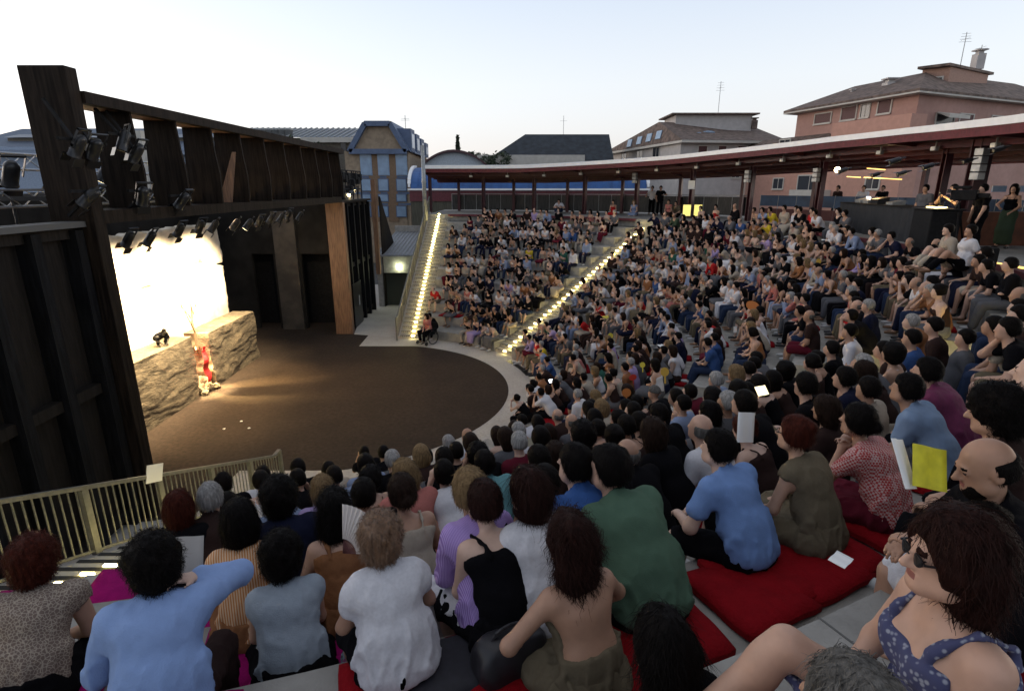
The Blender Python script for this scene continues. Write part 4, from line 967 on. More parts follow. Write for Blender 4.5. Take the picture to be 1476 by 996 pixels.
def ik(a, b, l1, l2, pole):
    """joint between a and b for limb lengths l1, l2 bending towards pole"""
    a = np.array(a, float); b = np.array(b, float); d = b-a; L = np.linalg.norm(d)
    if L > (l1+l2)*0.995: d *= (l1+l2)*0.995/L; b = a+d; L = np.linalg.norm(d)
    u = d/L; x = (l1*l1-l2*l2+L*L)/(2*L); h = math.sqrt(max(1e-6, l1*l1-x*x)); p = np.array(pole, float); p -= (p@u)*u; p /= np.linalg.norm(p)+1e-9
    return a+u*x+p*h, b
class Fig:
    """joint positions for a seated or standing figure; x across, y the way it faces, origin on the seat (or the ground if standing)"""
    def __init__(s, lean=0.25, bend=0.25, twist=0.0, tilt=0.0, head=(0, 0, 0), hands=((-.10, .40, .14), (.10, .40, .14)), elbow=((-.7, -.3, -.8), (.7, -.3, -.8)),
                 feet=((-.13, .46), (.13, .46)), foot_z=-0.43, knees=((-.25, .5, 1), (.25, .5, 1)), stand=False, fem=False, fat=1.0, size=1.0, fist=False, drop=0.0, finger=0.5):
        s.fem, s.fat, s.size, s.stand, s.finger = fem, fat, size, stand, finger
        s.pz = 0.93 if stand else 0.10
        p0 = np.array([0, 0, s.pz]); s.pel = p0
        def dr(a): return np.array([math.sin(tilt)*math.cos(a), math.sin(a), math.cos(a)*math.cos(tilt)])
        s.waist = p0+.17*dr(lean); s.chest = s.waist+.20*dr(lean+bend*.6); s.neck = s.chest+.145*dr(lean+bend)
        T = rz_(twist)@ry(tilt)@rx(-(lean+bend*.8)); s.MT = T
        sw = .150 if fem else .178
        s.sh = [s.chest+T@np.array([sx*sw, 0, .085]) for sx in (-1, 1)]
        hy, hp, hr = head; s.MH = rz_(hy)@rx(-hp)@ry(hr)
        s.headc = s.neck+dr(lean+bend*.8)*.06+np.array([0, .02, .105])
        s.hips = [p0+rz_(twist*.3)@np.array([sx*.092, .015, -.005]) for sx in (-1, 1)]
        la, lf = (.265, .235) if fem else (.285, .25)
        s.el = []; s.wr = []
        for i in (0, 1):
            e, w = ik(s.sh[i], hands[i], la, lf, elbow[i]); s.el.append(e); s.wr.append(w)
        s.kn = []; s.an = []
        for i in (0, 1):
            az = (0.085 if stand else foot_z+0.085); a = (feet[i][0], feet[i][1], az+(feet[i][2] if len(feet[i]) > 2 else 0))
            k, a = ik(s.hips[i], a, .43, .42, knees[i]); s.kn.append(k); s.an.append(a)
        s.footd = [rz_(-.15*(1 if i else -1))@np.array([0, 1, 0]) for i in (0, 1)]
        s.handd = []
        for i in (0, 1):
            d = s.wr[i]-s.el[i]; d /= np.linalg.norm(d); s.handd.append(d)
    # ---- distances
    def torso(s, P, off=0.0, bust=True, k=.05):
        f = s.fat; T = s.MT; fem = s.fem
        L = [cap(P, s.pel+[0, .0, -.01], s.waist, (.112 if fem else .104)*f+off, (.090 if fem else .098)*f+off, 1.45),
             cap(P, s.waist, s.chest, (.090 if fem else .100)*f+off, (.100 if fem else .112)*f+off, 1.36, T),
             cap(P, s.sh[0]+T@np.array([.035, 0, -.02]), s.sh[1]-T@np.array([.035, 0, .02]), .066+off, .066+off),
             cap(P, s.chest, s.neck-T@np.array([0, 0, .05]), .088+off, .055+off, 1.4, T)]
        if fem and bust: L += [ell(P, s.chest+T@np.array([x, .075, .0]), (.062+off, .062+off, .066+off), T) for x in (-.065, .065)]
        return uni(L, k)
    def arm(s, P, i, off=0.0, t0=0.0, t1=2.0):
        """t from 0 (shoulder) over 1 (elbow) to 2 (wrist)"""
        r = (.046, .036, .026) if s.fem else (.055, .043, .030)
        a, e, w = s.sh[i], s.el[i], s.wr[i]
        up = a+(e-a)*min(1, t1); d = cap(P, a, up, r[0]+off, (r[0]+(r[1]-r[0])*min(1, t1))+off)
        if t1 > 1:
            lw = e+(w-e)*(t1-1); d = smin(d, cap(P, e, lw, r[1]+off, r[1]+(r[2]-r[1])*(t1-1)+off), .03)
        return d
    def leg(s, P, i, off=0.0, t1=2.0, hem=0.0):
        r = (.085*s.fat, .058, .038) if not s.fem else (.085*s.fat, .055, .035)
        h, k_, a = s.hips[i], s.kn[i], s.an[i]; up = h+(k_-h)*min(1, t1)
        d = cap(P, h, up, r[0]+off, r[0]+(r[1]-r[0])*min(1, t1)+off+(hem if t1 <= 1 else 0))
        if t1 > 1:
            lw = k_+(a-k_)*(t1-1); d = smin(d, cap(P, k_, lw, r[1]+off, r[1]+(r[2]-r[1])*(t1-1)+off+hem), .03)
            c = k_+(a-k_)*.28+np.array([0, -.018, 0]); d = smin(d, ell(P, c, (.05+off, .055+off, .10+off)), .04)
        return d
    def skull(s, P, off=0.0):
        M = s.MH; c = s.headc; L = [ell(P, c+M@np.array([0, -.012, .022]), (.073+off, .094+off, .094+off), M), ell(P, c+M@np.array([0, .022, -.035]), (.058+off, .068+off, .085+off), M)]
        return smin(L[0], L[1], .03)
    def face(s, P):
        M = s.MH; c = s.headc; q = lambda x, y, z: c+M@np.array([x, y, z])
        d = s.skull(P)
        d = smin(d, cap(P, q(0, .072, -.09), q(0, .066, -.098), .026, .024, 1.3, M), .03)                     # chin
        d = smin(d, cap(P, q(-.045, .02, -.075), q(.045, .02, -.075), .03, .03), .04)      # jaw
        d = smax(d, -ell(P, q(-.031, .106, .0), (.021, .020, .013), M), .016); d = smax(d, -ell(P, q(.031, .106, .0), (.021, .020, .013), M), .016)
        d = smin(d, ell(P, q(-.031, .077, .0), (.0145, .0145, .0125), M), .004); d = smin(d, ell(P, q(.031, .077, .0), (.0145, .0145, .0125), M), .004)
        d = smin(d, cap(P, q(-.032, .084, .020), q(.032, .084, .020), .0085, .0085), .014)   # brow
        d = smin(d, cap(P, q(0, .088, .008), q(0, .113, -.028), .0075, .0125), .011)     # nose
        d = smin(d, cap(P, q(-.012, .098, -.034), q(.012, .098, -.034), .008, .008), .008)
        d = smin(d, cap(P, q(-.017, .086, -.056), q(.017, .086, -.056), .0072, .0072), .006); d = smin(d, cap(P, q(-.014, .085, -.068), q(.014, .085, -.068), .0078, .0078), .006)
        for x in (-1, 1):
            e = ell(P, q(x*.077, -.008, -.012), (.010, .022, .034), M); e = smax(e, -ell(P, q(x*.088, -.004, -.010), (.008, .012, .020), M), .006); d = smin(d, e, .008)
        return d
    def hand(s, P, i, fine):
        w, d_ = s.wr[i], s.handd[i]; sx = -1 if i == 0 else 1
        up = np.array([0, 0, 1.0]); side = np.cross(d_, up); side /= np.linalg.norm(side)+1e-6; nrm = np.cross(side, d_)
        k = .92 if s.fem else 1.0
        pe = w+d_*.085*k; M = np.stack([side, d_, nrm], 1)
        d = cap(P, w+d_*.01, pe, .022*k, .021*k, 1.7, M)
        if not fine:
            c = s.finger; e = pe+(d_*(1-c*.6)-nrm*c*.8)*.06
            d = smin(d, cap(P, pe, e, .019, .012, 1.8, M), .02); d = smin(d, cap(P, w+d_*.03-side*sx*.02, w+d_*.075-side*sx*.045, .013, .009), .015); return d
        for j, (o, l) in enumerate(((-.030, .066), (-.010, .074), (.011, .070), (.030, .056))):
            c = s.finger*(.8+.12*j); b0 = pe+side*o*k*sx*-1*-1+d_*.006; d1 = d_*math.cos(c*.9)-nrm*math.sin(c*.9)+side*o*.8; d1 /= np.linalg.norm(d1)
            d2 = d_*math.cos(c*2.0)-nrm*math.sin(c*2.0)+side*o*.5; d2 /= np.linalg.norm(d2); d3 = d_*math.cos(c*2.9)-nrm*math.sin(c*2.9)
            b1 = b0+d1*l*.5*k; b2 = b1+d2*l*.36*k; b3 = b2+d3*l*.26*k
            fg = smin(smin(cap(P, b0, b1, .0100*k, .0088*k), cap(P, b1, b2, .0088*k, .0080*k), .003), cap(P, b2, b3, .0080*k, .0064*k), .003); d = smin(d, fg, .007)
        t0 = w+d_*.022-side*sx*.020; t1 = t0+(d_*.7-side*sx*.75-nrm*.25)*.040; t2 = t1+(d_*.95-side*sx*.25-nrm*.3)*.032
        return smin(d, smin(cap(P, t0, t1, .0135*k, .0105*k), cap(P, t1, t2, .0105*k, .0078*k), .004), .010)
    def body(s, P, fine=False):
        d = s.torso(P)
        for i in (0, 1):
            d = smin(d, s.arm(P, i), .04)
            d = smin(d, s.leg(P, i), .05)
        d = smin(d, cap(P, s.neck-[0, 0, .05], s.headc+s.MH@np.array([0, -.01, -.06]), .056 if not s.fem else .047, .052 if not s.fem else .043), .03)
        d = smin(d, s.face(P) if fine else smin(smin(s.skull(P), cap(P, s.headc+s.MH@np.array([0, .092, .0]), s.headc+s.MH@np.array([0, .105, -.028]), .010, .014), .015), ell(P, s.headc+s.MH@np.array([0, .055, -.085]), (.035, .035, .028), s.MH), .03), .02)
        for i in (0, 1):
            d = smin(d, s.hand(P, i, fine), .012)
            a = s.an[i]; f = s.footd[i]; d = smin(d, cap(P, a+[0, 0, -.035], a+f*.15+[0, 0, -.055], .038, .026, 1.2), .03)
        return d
    # ---- clothing: each garment its own closed surface a little off the body
    def top(s, P, style, fold=0.004):
        off = {'t': .016, 'l': .018, 'k': .010, 'b': .010, 'p': .024, 'v': .014}.get(style, .014)
        d = s.torso(P, off, k=.055)
        if style in 'ptl': d = smin(d, cap(P, s.pel+[0, .0, .02], s.waist, (.125 if style == 'p' else .113)*s.fat+off, (.11 if style == 'p' else .104)*s.fat+off, 1.42), .05)
        if style in 't':
            for i in (0, 1): d = smin(d, s.arm(P, i, .020, t1=.55), .035)
        elif style in 'lp':
            for i in (0, 1): d = smin(d, s.arm(P, i, .017, t1=1.9 if style == 'l' else .5), .035)
            if style == 'p':
                for i in (0, 1): d = smin(d, ell(P, s.sh[i]+(s.el[i]-s.sh[i])*.22, (.080, .080, .080)), .03)
        elif style == 'v':
            for i in (0, 1): d = smin(d, s.arm(P, i, .018, t1=.12), .03)
        T = s.MT
        # neck opening
        if style in 'tlpv': d = smax(d, -cap(P, s.neck+T@np.array([0, .03, -.015]), s.neck+T@np.array([0, .04, .12]), .062 if style != 'p' else .08, .085), .012)
        if fold > .003 and style in 'tl' and not s.fem:
            c = s.neck+T@np.array([0, .008, -.012]); Q = (P-c.astype(f32))@T.astype(f32); rr = np.sqrt((Q[:, 0]/1.12)**2+Q[:, 1]**2)
            d = smin(d, np.sqrt((rr-.072)**2+(np.maximum(np.abs(Q[:, 2]-.010+.35*Q[:, 1])-.016, 0))**2)-.006, .006)
        if style in 'kb':
            # cut above the arm pits, thin straps added
            z = (P-s.chest.astype(f32))@T[:, 2].astype(f32); y = (P-s.chest.astype(f32))@T[:, 1].astype(f32)
            lim = (.045 if style == 'k' else -.01)
            if style == 'b': lim = np.where(y < 0, -.17, .02)
            d = smax(d, z-lim, .012)
            for x in (-.085, .085):
                p0 = s.chest+T@np.array([x, .112*s.fat, .02]); p1 = s.sh[0 if x < 0 else 1]+T@np.array([-x*.55, 0, .066]); p2 = s.chest+T@np.array([x*.9, -.112*s.fat, .02])
                q0 = s.chest+T@np.array([x*.96, .100*s.fat, .078]); q1 = s.chest+T@np.array([x*.93, -.100*s.fat, .078])
                if style == 'k': d = smin(d, uni([cap(P, p0, q0, .013, .011), cap(P, q0, p1, .011, .011), cap(P, p1, q1, .011, .011), cap(P, q1, p2, .011, .013)], .006), .010)
                elif style == 'b': d = smin(d, cap(P, p0, s.neck+T@np.array([x*.4, -.01, .0]), .007, .006), .004)
            for i in (0, 1): d = smax(d, -s.arm(P, i, .012, t1=.8), .01)
        if style == 'v':
            for i in (0, 1): d = smax(d, -cap(P, s.sh[i]+(s.el[i]-s.sh[i])*.35, s.el[i], .07, .07), .015)
        # hem: nothing below the seat
        if fold:
            low = np.clip((s.chest[2]+.10-P[:, 2])/.30, .35, 1.4)
            hz = s.pz-(.03 if not s.stand else .06); d = d-creases(P, fold*1.5, 15)*low*np.clip((P[:, 2]-hz)/.09, 0, 1)+fold*.4*wob(P, 60)
        hem = s.pz-(.03 if not s.stand else .06)
        return smax(d, hem-P[:, 2]+.012*np.sin(P[:, 0]*21).astype(f32), .012)
    def bottom(s, P, style, fold=0.003):
        d = cap(P, s.pel+[0, 0, -.015], s.pel+[0, .01, .10], .118*s.fat+.006, .105*s.fat, 1.42)
        if style == 'j':
            for i in (0, 1): d = smin(d, s.leg(P, i, .013, t1=1.88, hem=.02), .04)
        elif style == 's':
            for i in (0, 1): d = smin(d, s.leg(P, i, .016, t1=.88, hem=.02), .04)
        elif style == 'r':
            k = [s.hips[i]+(s.kn[i]-s.hips[i])*.98 for i in (0, 1)]; m0 = (s.hips[0]+s.hips[1])/2; m1 = (k[0]+k[1])/2; g = abs(k[1][0]-k[0][0])/2
            sx = max(1.2, (g*.55+.06)/.09)
            d = smin(d, cap(P, m0, m1, .095, .080, sx), .07)
            for i in (0, 1): d = smin(d, cap(P, s.hips[i], k[i], .095, .085), .07)
            if s.stand: pass
        elif style == 'm':   # long skirt
            k = [s.kn[i] for i in (0, 1)]; a = [s.an[i]+[0, 0, .10] for i in (0, 1)]; g = abs(k[1][0]-k[0][0])/2; sx = max(1.2, (g*.6+.06)/.09)
            d = smin(d, cap(P, (s.hips[0]+s.hips[1])/2, (k[0]+k[1])/2, .10, .085, sx), .07); d = smin(d, cap(P, (k[0]+k[1])/2, (a[0]+a[1])/2, .085, .10, sx), .07)
            for i in (0, 1): d = smin(d, cap(P, k[i], a[i], .085, .085), .06)
            for i in (0, 1): d = smin(d, cap(P, s.hips[i], k[i], .10, .09), .06)
        d = smax(d, P[:, 2]-(s.pz+.13), .02)
        if fold: d = d-creases(P, fold*1.6, 17)+fold*.4*wob(P, 66)
        return d
    def shoes(s, P):
        L = []
        for i in (0, 1):
            a = s.an[i]; f = s.footd[i]; L.append(cap(P, a+[0, -.01, -.043], a+f*.165+[0, 0, -.058], .044, .030, 1.15))
        d = np.minimum(L[0], L[1]); return smax(d, (s.an[0][2]*.5+s.an[1][2]*.5-.086)-P[:, 2], .004)
    def bounds(s, m=.16):
        pts = np.array([s.pel, s.waist, s.chest, s.neck, s.headc+[0, 0, .05]]+s.sh+s.el+s.wr+s.hips+s.kn+s.an+[w+d*.15 for w, d in zip(s.wr, s.handd)]+[a+f*.16 for a, f in zip(s.an, s.footd)])
        return pts.min(0)-m, pts.max(0)+m

def hair_fn(style, fine=0.0):
    """hair in head space: origin at the head centre, y towards the face"""
    def base(P, off): return smin(ell(P, (0, -.014, .024), (.075+off, .096+off, .097+off)), ell(P, (0, -.03, -.02), (.068+off, .075+off, .085+off)), .03)
    def fn(P):
        x, y, z = P[:, 0], P[:, 1], P[:, 2]
        if style == 's':      # short
            d = base(P, .014); d = smax(d, -ell(P, (0, .095, -.035), (.088, .078, .085)), .015); d = smax(d, -(z+.075+.25*y), .015); d = smax(d, (y-.02)-.35*(z+.02)*8*.2-np.where(z > .03, .2, 0), .02)
            amp, fr = .004, 60
        elif style == 'b':    # thin ring of hair round a bald head
            d = base(P, .008); d = smax(d, z-.035, .012); d = smax(d, -(z+.06), .012); d = smax(d, y-.0, .012); amp, fr = .002, 60
        elif style == 'l':    # long, down the back
            d = base(P, .022); d = smin(d, cap(P, (0, -.07, -.02), (0, -.105, -.27), .070, .052, 1.5), .05)
            for sx in (-1, 1): d = smin(d, cap(P, (sx*.06, -.02, .0), (sx*.075, -.04, -.16), .035, .025), .03)
            d = smax(d, -ell(P, (0, .105, -.045), (.075, .085, .10)), .018); amp, fr = .006, 40
        elif style == 'n':    # to the shoulders
            d = base(P, .026); d = smin(d, cap(P, (0, -.05, -.04), (0, -.06, -.12), .078, .070, 1.25), .05); d = smax(d, -ell(P, (0, .11, -.04), (.072, .088, .10)), .018); amp, fr = .007, 38
        elif style == 'c':    # round curly mass
            d = base(P, .026); d = smin(d, ell(P, (0, -.03, .03), (.108, .118, .108)), .04); d = smin(d, ell(P, (0, -.05, -.05), (.088, .082, .08)), .04); d = smax(d, -ell(P, (0, .125, -.05), (.078, .085, .10)), .02); amp, fr = .010, 50
        elif style == 'a':    # long wavy heavy hair
            d = base(P, .028); d = smin(d, ell(P, (0, -.06, -.10), (.110, .085, .15)), .05); d = smin(d, ell(P, (0, -.085, -.2), (.10, .055, .12)), .05); d = smax(d, -ell(P, (0, .125, -.05), (.078, .085, .10)), .02); amp, fr = .011, 40
        elif style == 'u':    # bun
            d = base(P, .016); d = smin(d, ell(P, (0, -.09, .075), (.046, .044, .042)), .015); d = smax(d, -ell(P, (0, .10, -.04), (.08, .082, .092)), .015); d = smax(d, -(z+.07+.2*y), .015); amp, fr = .005, 55
        elif style == 'g':    # low knot at the back
            d = base(P, .018); d = smin(d, ell(P, (0, -.125, -.01), (.042, .038, .042)), .02); d = smax(d, -ell(P, (0, .10, -.04), (.08, .082, .092)), .015); d = smax(d, -(z+.08+.2*y), .015); amp, fr = .005, 55
        elif style == 'h':    # cap
            d = base(P, .016); d = smax(d, -(z-.015), .01); d = smin(d, cap(P, (0, .07, .022), (0, .125, .014), .009, .007, 6.0), .01); amp, fr = 0, 1
        elif style == 'e':    # beard
            d = smin(ell(P, (0, .045, -.085), (.058, .052, .050)), ell(P, (0, .06, -.11), (.035, .032, .035)), .02); d = smax(d, -ell(P, (0, .098, -.060), (.024, .02, .010)), .006); d = smax(d, z+.035-.0*y, .02); amp, fr = .005, 60
        if amp: d = d+amp*wob(P, fr)+(amp*.5*wob(P, fr*2.1) if fine else 0)
        return d
    return fn
_cache = {}
def hair_mesh(style, h):
    key = ('hair', style, h)
    if key not in _cache:
        V, Q = net(hair_fn(style, h < .01), (-.2, -.24, -.42), (.2, .18, .2), h); _cache[key] = (V, Q)
    return _cache[key]

# ---- materials for people
SKIN = [mat('skin_light', (0.47, 0.28, 0.20), .55, n=.07, scale=14), mat('skin_tan', (0.36, 0.20, 0.13), .55, n=.07, scale=14), mat('skin_warm', (0.42, 0.245, 0.165), .55, n=.07, scale=14), mat('skin_pale', (0.52, 0.34, 0.26), .55, n=.05, scale=14)]
HAIR = {'s': (.0050, .0034, .0028), 'd': (.0042, .0030, .0028), 'n': (.017, .009, .006), 'w': (.26, .25, .24), 'g': (.10, .093, .085), 'y': (.17, .11, .055), 'r': (.045, .009, .005), 'a': (.018, .0065, .005)}
HM = {k: mat('hair_'+k, c, .55, n=.35, scale=22, stretch=(3, 3, .35), bump=.4, bscale=70, spec=.07) for k, c in HAIR.items()}
FAB = {'W': ('white', (.58, .57, .60)), 'K': ('black', (.0045, .0042, .0055)), 'N': ('navy', (.010, .012, .030)), 'B': ('light blue', (.22, .27, .40)), 'U': ('blue', (.035, .075, .20)),
       'R': ('red', (.40, .02, .02)), 'M': ('maroon', (.095, .010, .020)), 'P': ('coral pink', (.42, .15, .13)), 'Y': ('yellow', (.48, .36, .03)), 'G': ('grey', (.10, .10, .11)),
       'C': ('cream', (.36, .31, .25)), 'V': ('lavender', (.34, .26, .46)), 'E': ('green', (.03, .10, .075)), 'O': ('orange brown', (.25, .11, .05)), 'D': ('dark brown', (.030, .017, .015)),
       'J': ('blue jeans', (.022, .034, .070)), 'H': ('khaki', (.13, .105, .07)), 'T': ('teal', (.12, .26, .28)), 'X': ('magenta', (.40, .01, .16)), 'L': ('olive green', (.045, .065, .040))}
FM = {k: mat('fabric_'+c[0].replace(' ', '_'), c[1], .95, n=.05, scale=60, bump=.3, bscale=220, spec=.08) for k, c in FAB.items()}
SHOE = [mat('shoe_dark', (.02, .018, .018), .5), mat('shoe_white', (.5, .5, .5), .6), mat('shoe_tan', (.16, .08, .04), .6)]

# ---- poses for the crowd
POSES = [
    dict(lean=.42, bend=.35, head=(0, -.05, 0), hands=((-.03, .40, .10), (.03, .42, .09)), feet=((-.15, .44), (.15, .48))),                                  # hands clasped between the knees
    dict(lean=.12, bend=.22, head=(.1, .05, 0), hands=((-.06, .22, .13), (.08, .24, .13)), feet=((-.10, .46), (.10, .44))),                                    # hands in the lap
    dict(lean=.50, bend=.40, head=(0, -.2, 0), hands=((-.07, .52, .50), (.05, .42, .12)), elbow=((-.3, .2, -1), (.7, -.3, -.8)), feet=((-.16, .42), (.16, .46))),  # chin on a hand
    dict(lean=.10, bend=.25, head=(-.15, 0, .08), hands=((.10, .20, .33), (-.10, .21, .28)), elbow=((-1, -.2, -.5), (1, -.2, -.5)), feet=((-.13, .50), (.10, .42))),       # arms folded
    dict(lean=-.22, bend=.25, head=(.15, -.05, 0), hands=((-.27, -.26, .03), (.27, -.28, .03)), elbow=((-.5, -1, 0), (.5, -1, 0)), feet=((-.12, .58), (.14, .55))),         # leaning back on the arms
    dict(lean=.30, bend=.40, head=(.25, .02, 0), hands=((-.12, .38, .16), (.10, .34, .56)), elbow=((-.7, -.3, -.8), (.5, .3, -1)), feet=((-.14, .45), (.12, .40))),      # a hand at the face
    dict(lean=.22, bend=.30, twist=.15, head=(-.2, 0, -.05), hands=((.02, .38, .20), (.10, .40, .18)), feet=((-.10, .50), (.02, .56, .12)), knees=((-.2, .5, 1), (-.1, .4, 1))),  # legs crossed
    dict(lean=.35, bend=.45, head=(0, .25, 0), hands=((-.13, .34, .28), (.13, .34, .28)), elbow=((-1, -.2, -.7), (1, -.2, -.7)), feet=((-.17, .46), (.14, .44))),    # holding something up
]
PTXT = ['hands clasped', 'hands in lap', 'chin on hand', 'arms folded', 'leaning back', 'hand at face', 'legs crossed', 'hands raised']
def sdf_piece(fig, kind, style, h, fine, fold):
    lo, hi = fig.bounds()
    if kind == 'body': return net(lambda P: fig.body(P, fine), lo, hi, h)
    if kind == 'top': return net(lambda P: fig.top(P, style, fold), lo, hi, h)
    if kind == 'bottom': return net(lambda P: fig.bottom(P, style, fold*.8), lo, hi, h)
    if kind == 'shoes': return net(lambda P: fig.shoes(P), lo, hi, min(h, .02))
_figs = {}
def pose_fig(i, fem):
    if (i, fem) not in _figs: _figs[(i, fem)] = Fig(fem=fem, fat=1.0 if i % 2 else 1.06, **POSES[i])
    return _figs[(i, fem)]
def piece(i, fem, kind, style, h):
    key = (i, fem, kind, style, h)
    if key not in _cache: _cache[key] = sdf_piece(pose_fig(i, fem), kind, style, h, False, .0035 if h < .02 else 0.0)
    return _cache[key]
_mesh = {}
def shared_mesh(name, key, VQ):
    if (name, key) not in _mesh: _mesh[(name, key)] = npmesh(name, VQ[0], VQ[1], [SKIN[0]])
    return _mesh[(name, key)]
def setmat(o, m):
    o.material_slots[0].link = 'OBJECT'; o.material_slots[0].material = m

def split_bottom(V, Q): return V, Q

